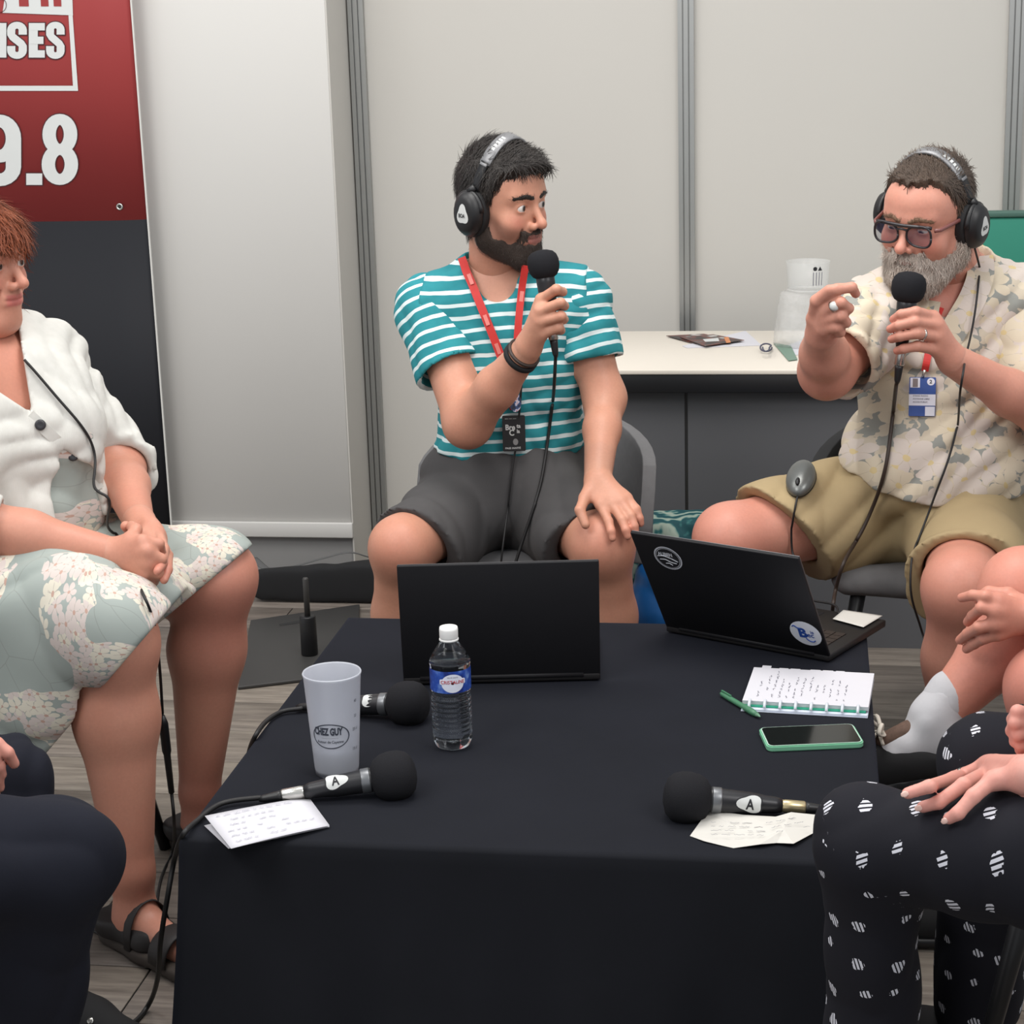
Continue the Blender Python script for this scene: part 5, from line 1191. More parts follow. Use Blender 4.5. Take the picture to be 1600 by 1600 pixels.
p_ = touch(803, 677, T_, .010); cfy = nrm(touch(803, 655, T_, .010)-touch(803, 700, T_, .010)); cf_ = Frame(p_, cfx, cfy)
mt('card_black', (34, 33, 34), .45); v, f = plate(rrect(.048, .076, .003, 3), .0022, cf_); cd = obj('card', v, f, 'card_black', ln, False)
cfz = Frame(p_+cf_.z*.0023, cf_.x, cf_.y)
class OF:
    def __init__(s, fr, dx, dy): s.fr = fr; s.d = np.array((dx, dy, 0))
    def __call__(s, co): return s.fr(np.asarray(co)+s.d)
text('lettering', 'Bre', .016, 'white_print', cd, OF(cfz, -.018, .008), .03, .9); text('lettering', 'C', .017, 'white_print', cd, OF(cfz, -.010, -.004), .03, .9); text('lettering', 'ta', .012, 'white_print', cd, OF(cfz, .006, .012), .03, .9); text('lettering', 'la', .011, 'white_print', cd, OF(cfz, .006, .001), .03, .9)
text('lettering', 'PASS INVITÉ', .0055, 'white_print', cd, OF(cfz, -.019, -.033), .02, 1.1); text('lettering', '— — —', .006, 'white_print', cd, OF(cfz, -.018, .030), .02, 1.1)
v, f = plate(ellipse(.0055, .007, 16, .003, -.018), .0003, cfz); obj('emblem', v, f, 'plinth_grey', cd, False)
# his cable to the headphones, hanging from the card side
cable('headphone_cable', drape(((815, 600), (812, 640), (806, 700), (799, 740), (793, 800)), T_, .008, 3.85)+[P(785, 860, 3.82), P(778, 930, 3.82)], .0022, 'cable', ln)
chair('grey velvet chair under the striped-tee wearer', (-.60, 4.06), 0, 'grey_velvet', .455, .29, .225)

# ------------------------------------------------------------------ flower prints
def flower_nodes(m, vec, scale, size, petals=5, rand=.8, seed=0.0):
    """scattered flowers on a 2-D pattern map: returns (petal mask, radius, vein)"""
    vs = m.n('ShaderNodeVectorMath', operation='ADD'); m.l(vec, vs.inputs[0]); vs.inputs[1].default_value = (seed, seed*.37, 0)
    vo = m.n('ShaderNodeTexVoronoi', voronoi_dimensions='2D', feature='F1'); vo.inputs['Scale'].default_value = scale; vo.inputs['Randomness'].default_value = rand; m.l(vs.outputs[0], vo.inputs['Vector'])
    sc = m.n('ShaderNodeVectorMath', operation='SCALE'); sc.inputs['Scale'].default_value = 1.0; m.l(vs.outputs[0], sc.inputs[0])
    sub = m.n('ShaderNodeVectorMath', operation='SUBTRACT'); m.l(vs.outputs[0], sub.inputs[0]); m.l(vo.outputs['Position'], sub.inputs[1])
    sx = m.n('ShaderNodeSeparateXYZ'); m.l(sub.outputs[0], sx.inputs[0]); cs = m.n('ShaderNodeSeparateColor'); m.l(vo.outputs['Color'], cs.inputs[0])
    ang = m.math('ADD', m.math('ARCTAN2', sx.outputs[1], sx.outputs[0]), m.math('MULTIPLY', cs.outputs[0], 6.28))
    r = m.math('SQRT', m.math('ADD', m.math('POWER', sx.outputs[0], 2), m.math('POWER', sx.outputs[1], 2)))
    lob = m.math('ABSOLUTE', m.math('COSINE', m.math('MULTIPLY', ang, petals/2)))
    lim = m.math('MULTIPLY', m.math('ADD', m.math('MULTIPLY', m.math('POWER', lob, .6), .62), .38), size)
    return m.math('LESS_THAN', r, lim), r, lob, cs.outputs[1]
# floral shirt: big pale blossoms on grey leaves
m = NT('shirt_floral'); pv = m.attr('pat').outputs['Vector']
dn = m.n('ShaderNodeTexNoise'); dn.inputs['Scale'].default_value = 30; m.l(pv, dn.inputs['Vector']); dsub = m.n('ShaderNodeVectorMath', operation='MULTIPLY_ADD'); m.l(dn.outputs['Color'], dsub.inputs[0]); dsub.inputs[1].default_value = (.022, .022, 0); m.l(pv, dsub.inputs[2]); pv2 = dsub.outputs[0]
mk1, r1, l1, c1 = flower_nodes(m, pv2, 13, .040, 5, .75); mk2, r2, l2, c2 = flower_nodes(m, pv2, 15, .036, 5, .8, 3.7)
leaf_ = m.noise(34, 2, pv2); bg = m.mix(m.math('GREATER_THAN', leaf_, .49), srgb(194, 182, 163), srgb(142, 143, 137))
def petal(mk, r, l, c, under):
    pc = m.mix(m.math('GREATER_THAN', c, .45), srgb(203, 191, 181), srgb(205, 192, 170)); pc = m.mix(m.math('LESS_THAN', l, .09), pc, srgb(186, 172, 152)); pc = m.mix(m.math('LESS_THAN', r, .006), pc, srgb(206, 186, 140)); return m.mix(mk, under, pc)
col_ = petal(mk2, r2, l2, c2, bg); col_ = petal(mk1, r1, l1, c1, col_); m.base(col_); m.rough(.8); MAT['shirt_floral'] = m.m
# dress: small blossom clusters on sea green
m = NT('dress_floral'); pv = m.attr('pat').outputs['Vector']; mk1, r1, l1, c1 = flower_nodes(m, pv, 36, .0155, 5, .9); mk2, r2, l2, c2 = flower_nodes(m, pv, 42, .014, 5, .9, 5.3)
clus = m.math('GREATER_THAN', m.noise(8.5, 2, pv), .48); base = m.mix(m.noise(9, 3, pv), srgb(146, 155, 150), srgb(162, 170, 165))
tw = m.n('ShaderNodeTexVoronoi', voronoi_dimensions='2D', feature='DISTANCE_TO_EDGE'); tw.inputs['Scale'].default_value = 17; m.l(pv, tw.inputs['Vector'])
base = m.mix(m.math('MULTIPLY', m.math('LESS_THAN', tw.outputs['Distance'], .012), .3), base, srgb(116, 118, 110))
for mk, r, l, c in ((mk2, r2, l2, c2), (mk1, r1, l1, c1)):
    pc = m.mix(m.math('GREATER_THAN', c, .5), srgb(212, 206, 190), srgb(204, 192, 186)); pc = m.mix(m.math('LESS_THAN', l, .22), pc, srgb(180, 172, 162)); pc = m.mix(m.math('LESS_THAN', r, .0026), pc, srgb(186, 154, 140)); base = m.mix(m.math('MULTIPLY', mk, clus), base, pc)
m.base(base); m.rough(.85); MAT['dress_floral'] = m.m
def pat_plane(V, ux, uy): return np.stack([V@np.asarray(ux), V@np.asarray(uy), np.zeros(len(V))], 1)
mt('khaki', (166, 146, 110), .9, var=.08, scale=14, bump=.2, bscale=420)

# ------------------------------------------------------------------ bearded man on the right: floral shirt, khaki shorts
SK2 = (203, 146, 126)
pf_ = thing('person', 'grey-bearded person in glasses and cream floral shirt talking into a microphone', 'person', (.25, 3.9, 0), 'people seated around the table')
hipF, belF, cheF = P(1455, 800, 3.95), P(1470, 695, 3.89), P(1482, 575, 3.92)
sRF, sLF, nkF = P(1385, 486, 3.88), P(1588, 482, 3.92), P(1492, 432, 3.95)
eRF, wRF = P(1292, 580, 3.66), P(1284, 525, 3.53)
eLF, wLF = P(1648, 655, 3.76), P(1489, 563, 3.645)
hRF, hLF = P(1395, 784, 3.95), P(1520, 806, 3.95); kRF, kLF = P(1140, 842, 3.74), P(1502, 918, 3.54)
aRF = np.array((kRF[0]+.04, 3.80, .09)); aLF = np.array((P(1492, 1060, 3.52)[0], 3.60, .09))
torF = [E_(hipF, (.175, .13, .11)), E_(belF, (.165, .155, .15), None, .06), E_(cheF, (.170, .12, .16), None, .06), C_(sRF, sLF, .06, .06, .06), C_(nkF, sRF, .055, .05, .05), C_(nkF, sLF, .055, .05, .05)]
aR_ = [C_(sRF, eRF, .06, .05, .03), C_(eRF, eRF*.5+wRF*.5, .05, .044, .03), C_(eRF*.5+wRF*.5, wRF, .044, .032, .02)]
aL_ = [C_(sLF, eLF, .058, .05, .03), C_(eLF, eLF*.55+wLF*.45, .05, .043, .03), C_(eLF*.55+wLF*.45, wLF, .043, .031, .02)]
lg_ = []
for hp, kn, an in ((hRF, kRF, aRF), (hLF, kLF, aLF)):
    lg_ += [C_(hp, kn, .095, .068, .03), E_(kn, (.066, .064, .066), None, .03), C_(kn, kn*.62+an*.38+np.array((0, .02, 0)), .06, .06, .03), C_(kn*.62+an*.38+np.array((0, .02, 0)), an, .06, .037, .03)]
parts = []; V, Q = sdf(torF+aR_+aL_+lg_, .0055); parts.append((V, Q, tint(V, SK2, [(kRF, .16, .4, (214, 134, 120)), (kLF, .16, .4, (206, 128, 110)), (cheF+np.array((0, -.1, .1)), .12, .6, (206, 110, 92)), (eRF, .1, .35, (196, 110, 92))])))
fr_ = [[P(1284, 470, 3.48), P(1308, 452, 3.455), P(1331, 449, 3.46), P(1337, 459, 3.475)], [P(1289, 486, 3.475), P(1314, 473, 3.45), P(1326, 482, 3.465), P(1316, 494, 3.49)], [P(1290, 501, 3.48), P(1314, 494, 3.455), P(1322, 504, 3.47), P(1309, 510, 3.495)], [P(1287, 514, 3.487), P(1307, 511, 3.467), P(1313, 519, 3.48), P(1301, 522, 3.50)]]
h1 = hand(wRF, fr_, [P(1272, 498, 3.50), P(1276, 470, 3.47), P(1296, 453, 3.455)], .0102, wRF*.75+eRF*.25, .0315, .02)
fl_ = [[P(1458, 495, 3.615), P(1431, 487, 3.585), P(1408, 491, 3.588), P(1396, 499, 3.605)], [P(1464, 509, 3.61), P(1430, 503, 3.578), P(1404, 509, 3.583), P(1391, 514, 3.60)], [P(1465, 527, 3.61), P(1433, 521, 3.578), P(1406, 526, 3.583), P(1393, 530, 3.60)], [P(1462, 546, 3.615), P(1433, 541, 3.588), P(1412, 545, 3.59), P(1402, 548, 3.60)]]
h2 = hand(wLF, fl_, [P(1452, 515, 3.65), P(1432, 495, 3.66), P(1412, 487, 3.655)], .0098, wLF*.75+eLF*.25, .030, .019)
for hp_ in (h1, h2): V, Q = sdf(hp_, .0026, 0, 1); parts.append((V, Q, tint(V, SK2, [(p[2], .03, .35, (218, 140, 124)) for p in hp_ if p[0] == 'c' and p[4] < .0088])))
HR2 = rotz(math.radians(-30))@roty(math.radians(5))@rotx(math.radians(12)); HO2 = P(1450, 339, 3.83); HS2 = np.array((1.0, .96, 1.0))
spec = dict(skin=SK2, lips=(178, 112, 102), blush=(200, 112, 98), smile=-.05, gaze=(-.1, -1, -.35), lid=.0020, nose=1.15, fat=.006, double=True, iris=(70, 74, 78),
    hair=dict(y=(-.12, -.085, -.06, -.04, -.018, .008, .03, .1), z=(.086, .084, .072, .045, -.0, .008, -.055, -.082), tz=(-.1, .0, .05, .1, .14), t=(.003, .004, .006, .010, .012), front=.3, noise=.0025, soft=.012, recede=-.32),
    beard=dict(y=(-.12, -.09, -.06, -.03, -.01, .02), z=(-.046, -.048, -.062, -.052, -.012, .02), t=.007, chin=.9, noise=.0022, soft=.014, neck=.006, lip=.6), brow=((.012, -.096, .0215), (.028, -.094, .027), (.048, -.078, .0215)))
H2 = head(HO2, HR2, HS2, nkF+np.array((0, 0, -.01)), spec); parts.append(H2['skin'])
dress_person(pf_, parts, H2, 'hair_brown', 'beard_grey', 'brow_fair')
LH2 = lambda C: ((C-HO2)@HR2)/HS2
def flow2(p):
    q = LH2(p); top = sstep((q[:, 2]-.06)/.05)[:, None]; f = top*np.array((-.6, .75, .15))+(1-top)*np.array((0, .4, -1.)); return f@HR2.T
strands('hair_strands', H2['hair'], 4500, flow2, .026, .002, .0015, 'hair_brown', pf_, 5)
strands('beard_strands', H2['beard'], 6000, lambda p: np.tile(HR2@np.array((0, -.3, -1.)), (len(p), 1)), .016, .004, .0011, 'beard_grey', pf_, 6, None, .6)
# shirt
def shirt_cut(F):
    F.wrinkle(.016, 32, 14, 4, 1.3); F.plane(P(1450, 775, 3.74), nrm((-.06, .30, -1)), .004)
    F.cone(nkF+np.array((0, -.03, .06)), nkF+np.array((-.005, -.015, .0)), .078, .068, .004, 'sub'); F.cone(nkF+np.array((-.01, -.06, .02)), P(1468, 520, 3.74), .055, .012, .008, 'sub')
V, Q = sdf(torF+[E_(belF+np.array((0, -.004, -.05)), (.178, .165, .12), None, .06)], .005, .016, 1, shirt_cut); SHIRT2 = (V, Q); px_ = lambda V: pat_plane(V, (1, .25, 0), (0, .35, 1))
obj('floral_shirt', V, Q, 'shirt_floral', pf_, attrs={'pat': px_(V)})
SL2 = []
for sh, el, Ls, rr, sd in ((sRF, eRF, .225, .078, 21), (sLF, eLF, .20, .076, 25)):
    d = nrm(el-sh); e = sh+d*Ls
    def fn(F, d=d, e=e, sd=sd, rr=rr): F.wrinkle(.012, 42, sd, 3, 1.2); F.plane(e, d, .003); F.cone(e-d*.04, e+d*.06, rr-.012, rr+.004, .003, 'sub')
    V, Q = sdf([C_(sh+np.array((0, 0, -.0))-d*.02, sh, .068, .074, .02), C_(sh, e+d*.03, .076, rr+.004, .02)], .005, 0, 1, fn); SL2.append((V, Q)); obj('sleeve', V, Q, 'shirt_floral', pf_, attrs={'pat': px_(V)+np.array((.3, .2, 0))})
T2_ = bvh(SHIRT2, *SL2, sdf(torF, .01), H2['skin'][:2])
ck = [[touch(a, b, T2_, .004, P(a, b, 3.85)) for a, b in L_] for L_ in (((1531, 400), (1532, 430), (1520, 465), (1500, 500), (1482, 530)), ((1458, 470), (1455, 490), (1462, 515), (1472, 535)))]
for L_, w_ in zip(ck, (.052, .03)): o = ribbon('collar', L_, w_, 'shirt_floral', pf_, .004); a_ = np.array([v.co for v in o.data.vertices]); o.data.attributes.new('pat', 'FLOAT_VECTOR', 'POINT').data.foreach_set('vector', (px_(a_)+.11).astype(np.float32).ravel())
s2_, SHORT2 = shorts([E_(hipF, (.175, .135, .11)), E_(belF+np.array((0, 0, -.07)), (.172, .158, .10), None, .04)], (hRF, hLF), (kRF, kLF), 'khaki', pf_, .014, .098, .112, (.70, .80), 15, .018, 24, hipF+np.array((0, 0, .14)), .02, kk=((.2, 0, -.55), (0, 0, -.25)))
for an, dd in ((aRF, (-.2, -1)), (aLF, (.1, -1))): shoe(pf_, an, dd, 'black_soft')
# rings
def finger_ring(root, a, b, t, r, mat, w_=.004):
    a, b = np.asarray(a), np.asarray(b); d = nrm(b-a); c = a+(b-a)*t; x = nrm(np.cross(d, (0, .3, 1))); fr = Frame(c, x, np.cross(d, x)); v, f = lathe([(r, -w_/2), (r+.0014, -w_/2), (r+.0014, w_/2), (r, w_/2), (r, -w_/2)], 20, fr, False); return obj('ring', v, f, mat, root)
finger_ring(pf_, fl_[2][0], fl_[2][1], .75, .0104, 'chrome')
rg_ = finger_ring(pf_, fr_[1][0], fr_[1][1], .6, .0108, 'chrome', .006); dd_ = nrm(EYE-fr_[1][1]); c0 = fr_[1][0]*.4+fr_[1][1]*.6+dd_*.013
x_ = nrm(np.cross(dd_, (0, 0, 1))); v, f = lathe([(.001, .005), (.006, .004), (.009, .0), (.008, -.004)], 16, Frame(c0, x_, np.cross(dd_, x_))); obj('ring_stone', v, f, 'white_print', rg_)
# headphones with cable
touchL = lambda L_, tree, off_=.005, Y=3.8: [touch(a, b, tree, off_, P(a, b, Y)) for a, b in L_]
TL2 = bvh(SHIRT2, *SL2, SHORT2, parts[0][:2])
cp = [HO2+HR2@(HS2*np.array((.09, .02, -.055)))]+drape(((1531, 420), (1526, 470), (1518, 520), (1508, 560)), T2_, .018)+[P(1506, 575, 3.58), P(1500, 615, 3.58)]+drape(((1497, 660), (1490, 690), (1478, 730), (1462, 770), (1440, 830), (1430, 855)), TL2, .010)+[P(1424, 880, 3.62), P(1424, 930, 3.60), P(1440, 985, 3.62), P(1456, 1040, 3.66), G(1462, 1090, .006)]
headphones('black headphones worn by the bearded person in the floral shirt', HO2, HR2, HS2, math.radians(4), .086, 1.0, .130, cable_pts=cp)
# glasses
m = NT('lens_tint'); m.base(srgb(62, 60, 88)); m.rough(.05); m.b.inputs['Alpha'].default_value = .36; MAT['lens_tint'] = m.m
mt('frame_dark', (34, 30, 34), .3, var=.05); mt('temple_brown', (120, 74, 70), .35)
WG = lambda p: HO2+HR2@(HS2*np.asarray(p, float)); gl = thing('glasses', 'dark-framed tinted glasses on the bearded person', 'glasses', WG((0, -.11, .0)))
for x in (-1, 1):
    ring = [WG((x*.0345+.0255*math.copysign(abs(math.cos(t))**.75, math.cos(t)), -.1085+.10*(abs(x*.0345+.0255*math.cos(t))**2)*4, -.002+.0205*math.copysign(abs(math.sin(t))**.8, math.sin(t))-.003*math.cos(t)*x*(-1)*math.sin(t))) for t in np.linspace(0, 2*math.pi, 29)]
    v, f = tube(ring, .0023, 8); rm = obj('rim', v, f, 'frame_dark', gl); c_ = sum(ring[:-1])/28; obj('lens', [c_]+ring[:-1], [(0, 1+i, 1+(i+1) % 28) for i in range(28)], 'lens_tint', rm)
    v, f = tube([WG((x*.062, -.097, .010)), WG((x*.070, -.088, .010)), WG((x*.0785, -.03, .012)), WG((x*.081, .01, .008))], .0026, 6, 1.6); obj('temple', v, f, 'temple_brown', gl)
v, f = tube(catmull([WG((-.011, -.110, .008)), WG((0, -.113, .011)), WG((.011, -.110, .008))], 5), .0024, 6); obj('bridge', v, f, 'frame_dark', gl)
v, f = tube(catmull([WG((-.058, -.1, .0155)), WG((-.03, -.1085, .0175)), WG((0, -.111, .017)), WG((.03, -.1085, .0175)), WG((.058, -.1, .0155))], 5), .0036, 6); obj('brow_bar', v, f, 'frame_dark', gl)
# microphone and its cable
mg, mfg = microphone('black microphone gripped in front of the cream floral shirt', P(1405, 571, 3.615), P(1423, 424, 3.625), None, foam_s=.84, ring=False, hint=(1, 0, 0))
cp = [mfg(np.array((0, 0, -.03))), P(1400, 605, 3.63)]+drape(((1396, 640), (1390, 690), (1384, 730), (1372, 770), (1352, 820), (1335, 850)), TL2, .010)+[P(1318, 880, 3.66), P(1306, 920, 3.68), P(1300, 960, 3.70), G(1296, 1000, .006)]
cable('cable', cp, .0038, 'cable_brown', mg)
# lanyard with blue badge
ln = thing('lanyard', 'red lanyard with a blue and white badge on the floral shirt', 'lanyard', touch(1442, 620, T2_, .008), 'lanyards')
ribbon('ribbon', touchL(((1470, 480), (1462, 500), (1455, 530), (1448, 565), (1445, 580)), T2_, .006), .014, 'red_ribbon', ln)
mt('badge_blue', (44, 74, 142), .4, var=.1, scale=50); mt('badge_white', (216, 216, 226), .45); mt('photo_grey', (120, 108, 108), .6)
p_ = touch(1441, 620, T2_, .011); vd = nrm(EYE-p_); cx_ = nrm(np.cross((0, 0, 1), vd)); cy_ = nrm(touch(1443, 595, T2_, .011)-touch(1440, 645, T2_, .011)); cf_ = Frame(p_, cx_, cy_)
v, f = plate(rrect(.051, .078, .002, 3), .0015, cf_); cd = obj('badge', v, f, 'badge_blue', ln, False); cz = Frame(p_+cf_.z*.0016, cf_.x, cf_.y)
def lay(name, x0, y0, x1, y1, mat, z=0): return MB().box((x0, y0, z), (x1, y1, z+.0003), cz).build(name, mat, cd)
lay('name_strip', -.0255, -.018, .0255, .0045, 'badge_white'); lay('photo_border', -.0235, .018, -.005, .0375, 'badge_white'); lay('photo', -.019, .019, -.009, .036, 'photo_grey', .0004); lay('corner_patch', .006, -.0385, .0245, -.020, 'badge_white')
v, f = plate(ellipse(.0075, .0075, 20, .016, .030), .0004, cz); obj('number_disc', v, f, 'badge_white', cd, False); text('lettering', '2', .010, 'ink_black', cd, OF(cz, .0132, .0265), .03, 1, lift=.0008)
for k, s_ in enumerate(('STAND RADIO', 'ANTENNE LIBRE', 'ACCES PUBLIC')): text('lettering', s_, .0042, 'ink', cd, OF(cz, -.018, .000-.0062*k), .01, 1.05, lift=.0008)
v, f = tube([p_+cf_.y*.039+cf_.z*.002, touch(1445, 578, T2_, .008)], .003, 8); obj('clip', v, f, 'chrome', ln)
# computer mouse with cable on his thigh
TM = bvh(SHORT2); mc = touch(1252, 762, TM, .004, P(1252, 762, 3.78))+np.array((0, .012, .012)); mo = thing('computer_mouse', 'silver grey computer mouse resting on the khaki shorts', 'mouse', mc)
md_ = nrm((-.12, -.85, -.5)); up_ = np.array((-.15, -.35, .9)); xx = nrm(np.cross(md_, up_)); Rm = np.stack([xx, md_, np.cross(xx, md_)], 1)
mt('mouse_grey', (104, 106, 104), .3, .4, var=.05); V, Q = sdf([E_(mc+Rm[:, 2]*.006, (.030, .050, .020), Rm, .01)], .0025, 0, 1, lambda F: F.plane(mc-Rm[:, 2]*.004, -Rm[:, 2])); obj('shell', V, Q, 'mouse_grey', mo)
V, Q = sdf([E_(mc+Rm[:, 2]*.001, (.031, .0495, .012), Rm, .01)], .0025, 0, 1, lambda F: F.plane(mc-Rm[:, 2]*.005, -Rm[:, 2])); obj('side_band', V, Q, 'black_plastic', mo)
V, Q = sdf([E_(mc+Rm[:, 2]*.022+Rm[:, 1]*.026, (.005, .011, .006), Rm, .01)], .002, 0, 1); obj('scroll_wheel', V, Q, 'black_plastic', mo)
ms = mc+Rm[:, 1]*.047+Rm[:, 2]*.004
cable('cable', [ms]+drape(((1246, 776), (1238, 815), (1236, 838)), TL2, .010, 3.75)+[P(1238, 862, 3.72), P(1245, 880, 3.70), P(1252, 930, 3.66), np.array((.05, 3.60, .445)), np.array((.06, 3.565, .438))], .0022, 'cable', mo)
chair('grey chair with black legs under the floral-shirted person', (.265, 3.95), math.radians(-5), 'grey_velvet', .47, .30, .225, back_mat='black_soft')

# ------------------------------------------------------------------ woman on the left: white cardigan, floral dress
SK3 = (199, 143, 121)
pw_ = thing('person', 'red-haired person in white cardigan and sea-green floral dress with hands clasped', 'person', (-1.5, 3.25, 0), 'people seated around the table')
hipW = np.array((-1.545, 3.27, .55)); cheW = P(-5, 650, 3.27); belW = cheW*.48+hipW*.52+np.array((.04, -.02, 0))
sLW, sRW, nkW = P(66, 566, 3.42), P(-120, 596, 3.08), P(-50, 545, 3.26)
eLW, wLW = P(186, 728, 3.43), P(216, 812, 3.22); eRW, wRW = P(-70, 815, 2.99), P(178, 868, 3.06)
hLW, hRW = hipW+np.array((.02, .10, .0)), hipW+np.array((.02, -.13, .0)); kLW, kRW = P(338, 902, 3.32), P(178, 1003, 2.96)
aLW, aRW = P(312, 1238, 3.33), P(206, 1362, 2.93)
Rt = rotz(math.radians(48))
torW = [E_(hipW, (.19, .16, .12), Rt), E_(belW, (.175, .15, .15), Rt, .06), E_(cheW, (.165, .125, .15), Rt, .06), C_(sLW, sRW, .058, .058, .06), C_(nkW, sLW, .05, .05, .05), C_(nkW, sRW, .05, .05, .05)]
fw_ = Rt@np.array((0, -1., 0)); sd_ = Rt@np.array((1., 0, 0))
bust = [E_(cheW+fw_*.085+sd_*s_*.07+np.array((0, 0, -.035)), (.075, .07, .08), Rt, .05) for s_ in (-1, 1)]
aLp = [C_(sLW, eLW, .056, .046, .03), C_(eLW, eLW*.6+wLW*.4, .046, .042, .03), C_(eLW*.6+wLW*.4, wLW, .042, .029, .02)]
aRp = [C_(sRW, eRW, .058, .05, .03), C_(eRW, eRW*.55+wRW*.45, .05, .045, .03), C_(eRW*.55+wRW*.45, wRW, .045, .031, .02)]
lgp = []
for hp, kn, an in ((hLW, kLW, aLW), (hRW, kRW, aRW)):
    md2 = kn*.66+an*.34+np.array((-.012, .015, 0)); lgp += [C_(hp, kn, .10, .07, .03), E_(kn, (.068, .068, .072), None, .03), C_(kn, md2, .066, .070, .03), C_(md2, an, .070, .038, .03)]
    foot = an+nrm(np.array((.62, -.42, 0)))*.13; lgp += [C_(an, np.array((an[0], an[1], .05)), .036, .036, .02), C_(np.array((an[0], an[1], .055)), np.array((foot[0], foot[1], .035)), .034, .026, .03)]
parts = []; V, Q = sdf(torW+aLp+aRp+lgp, .0055); parts.append((V, Q, tint(V, SK3, [(kLW+np.array((.03, -.03, -.06)), .25, .45, (190, 122, 108)), (aLW, .2, .5, (184, 112, 96)), (aRW, .2, .35, (196, 124, 104)), (cheW+fw_*.12+np.array((0, 0, .1)), .16, .4, (200, 130, 108)), (wRW, .15, .3, (196, 122, 100)), (wLW, .15, .3, (200, 124, 100))])))
fRW = [[P(222, 846, 3.03), P(248, 850, 3.045), P(254, 872, 3.075), P(244, 886, 3.10)], [P(229, 862, 3.02), P(252, 874, 3.035), P(253, 892, 3.065), P(240, 900, 3.09)], [P(230, 880, 3.02), P(247, 895, 3.035), P(240, 908, 3.06), P(226, 908, 3.085)], [P(224, 896, 3.025), P(234, 910, 3.04), P(222, 918, 3.06), P(212, 915, 3.08)]]
hRw = hand(wRW, fRW, [P(205, 842, 3.05), P(212, 828, 3.07), P(205, 822, 3.10)], .0098, wRW*.75+eRW*.25, .0305, .0215)
fLW = [[P(232, 822, 3.17), P(224, 838, 3.115), P(232, 850, 3.075), P(240, 862, 3.045)], [P(240, 826, 3.16), P(238, 846, 3.10), P(243, 862, 3.055), P(236, 876, 3.02)], [P(247, 834, 3.15), P(256, 858, 3.09), P(254, 880, 3.04), P(246, 892, 3.012)], [P(250, 845, 3.15), P(262, 868, 3.10), P(262, 890, 3.06), P(256, 906, 3.035)]]
hLw = hand(wLW, fLW, [P(212, 832, 3.17), P(202, 826, 3.13), P(196, 822, 3.10)], .0094, wLW*.75+eLW*.25, .0285, .019)
for hp_ in (hRw, hLw): V, Q = sdf(hp_, .0026, 0, 1); parts.append((V, Q, tint(V, SK3, [(p[2], .03, .4, (212, 134, 118)) for p in hp_ if p[0] == 'c' and p[4] < .0088])))
HR3 = rotz(math.radians(76))@rotx(math.radians(2)); HO3 = P(-42, 412, 3.25); HS3 = np.array((.98, .92, 1.0))
spec = dict(skin=SK3, lips=(186, 104, 98), blush=(208, 122, 106), smile=.15, gaze=(.0, -1, .05), lid=.0034, nose=1.05, fat=.005, double=True, iris=(92, 104, 110),
    hair=dict(y=(-.13, -.09, -.06, -.03, .0, .03, .1), z=(.040, .040, .030, .0, -.06, -.12, -.13), tz=(-.15, .0, .05, .1, .14), t=(.016, .014, .012, .012, .013), front=.15, noise=.003, soft=.010, strand=(1, 1, .2),
              locks=[((.075, -.01, -.02), (.07, -.01, -.15), .022, .016), ((-.075, -.01, -.02), (-.07, -.01, -.15), .022, .016), ((0, .07, 0), (0, .06, -.15), .05, .05), ((-.05, .05, 0), (-.05, .045, -.15), .035, .03), ((.05, .05, 0), (.05, .045, -.15), .035, .03)]))
H3 = head(HO3, HR3, HS3, nkW+np.array((0, 0, -.02)), spec); parts.append(H3['skin']); dress_person(pw_, parts, H3, 'hair_red', None, 'brow_red')
LH3 = lambda C: ((C-HO3)@HR3)/HS3
def flow3(p): q = LH3(p); f = np.stack([q[:, 0]*3, -.5+0*q[:, 1], -1+0*q[:, 0]], 1); return f@HR3.T
strands('hair_strands', H3['hair'], 6000, flow3, .045, .003, .0018, 'hair_red', pw_, 8)
# dress
PW = lambda V: pat_plane(V, (.75, -.65, .1), (.12, .1, 1))
def vneck(F):                                              # open V at the neck, on the front of the chest only
    X, Y, Z = F.xyz((slice(None),)*3); dx, dy, dz = X-EYE[0], Y-EYE[1], Z-EYE[2]; zc = dx*FW[0]+dy*FW[1]+dz*FW[2]; u = 800+CAM_F*(dx*RT[0]+dy*RT[1]+dz*RT[2])/zc; v = 800-CAM_F*(dx*UP[0]+dy*UP[1]+dz*UP[2])/zc
    g = np.maximum(v-(646+(u-50)*.66), u-(30+(v-520)*.16))/900; g = np.maximum(g, .0-((X-cheW[0])*fw_[0]+(Y-cheW[1])*fw_[1])); F.D = np.maximum(F.D, -g).astype(np.float32)
def bod(F): F.wrinkle(.010, 34, 31, 4, 1.2); F.cone(nkW+np.array((0, 0, .05)), nkW+np.array((0, 0, -.01)), .09, .07, .01, 'sub'); vneck(F); F.plane(nkW+np.array((0, 0, .02)), (0, 0, 1))
V, Q = sdf(torW+bust, .006, .010, 1, bod); DRESS = (V, Q); obj('dress_bodice', V, Q, 'dress_floral', pw_, attrs={'pat': PW(V)})
SKP = [E_(hipW, (.20, .17, .13), Rt), C_(hLW, kLW, .125, .088, .06), C_(hRW, kRW, .13, .092, .06), C_(hLW*.5+hRW*.5, kLW*.45+kRW*.45+hipW*.1, .12, .075, .08),
       C_(P(120, 965, 2.98), P(10, 1190, 3.0), .10, .12, .06), C_(P(20, 960, 3.02), P(-90, 1190, 3.05), .12, .13, .06), C_(P(215, 960, 2.98), P(110, 1100, 2.97), .04, .07, .06)]
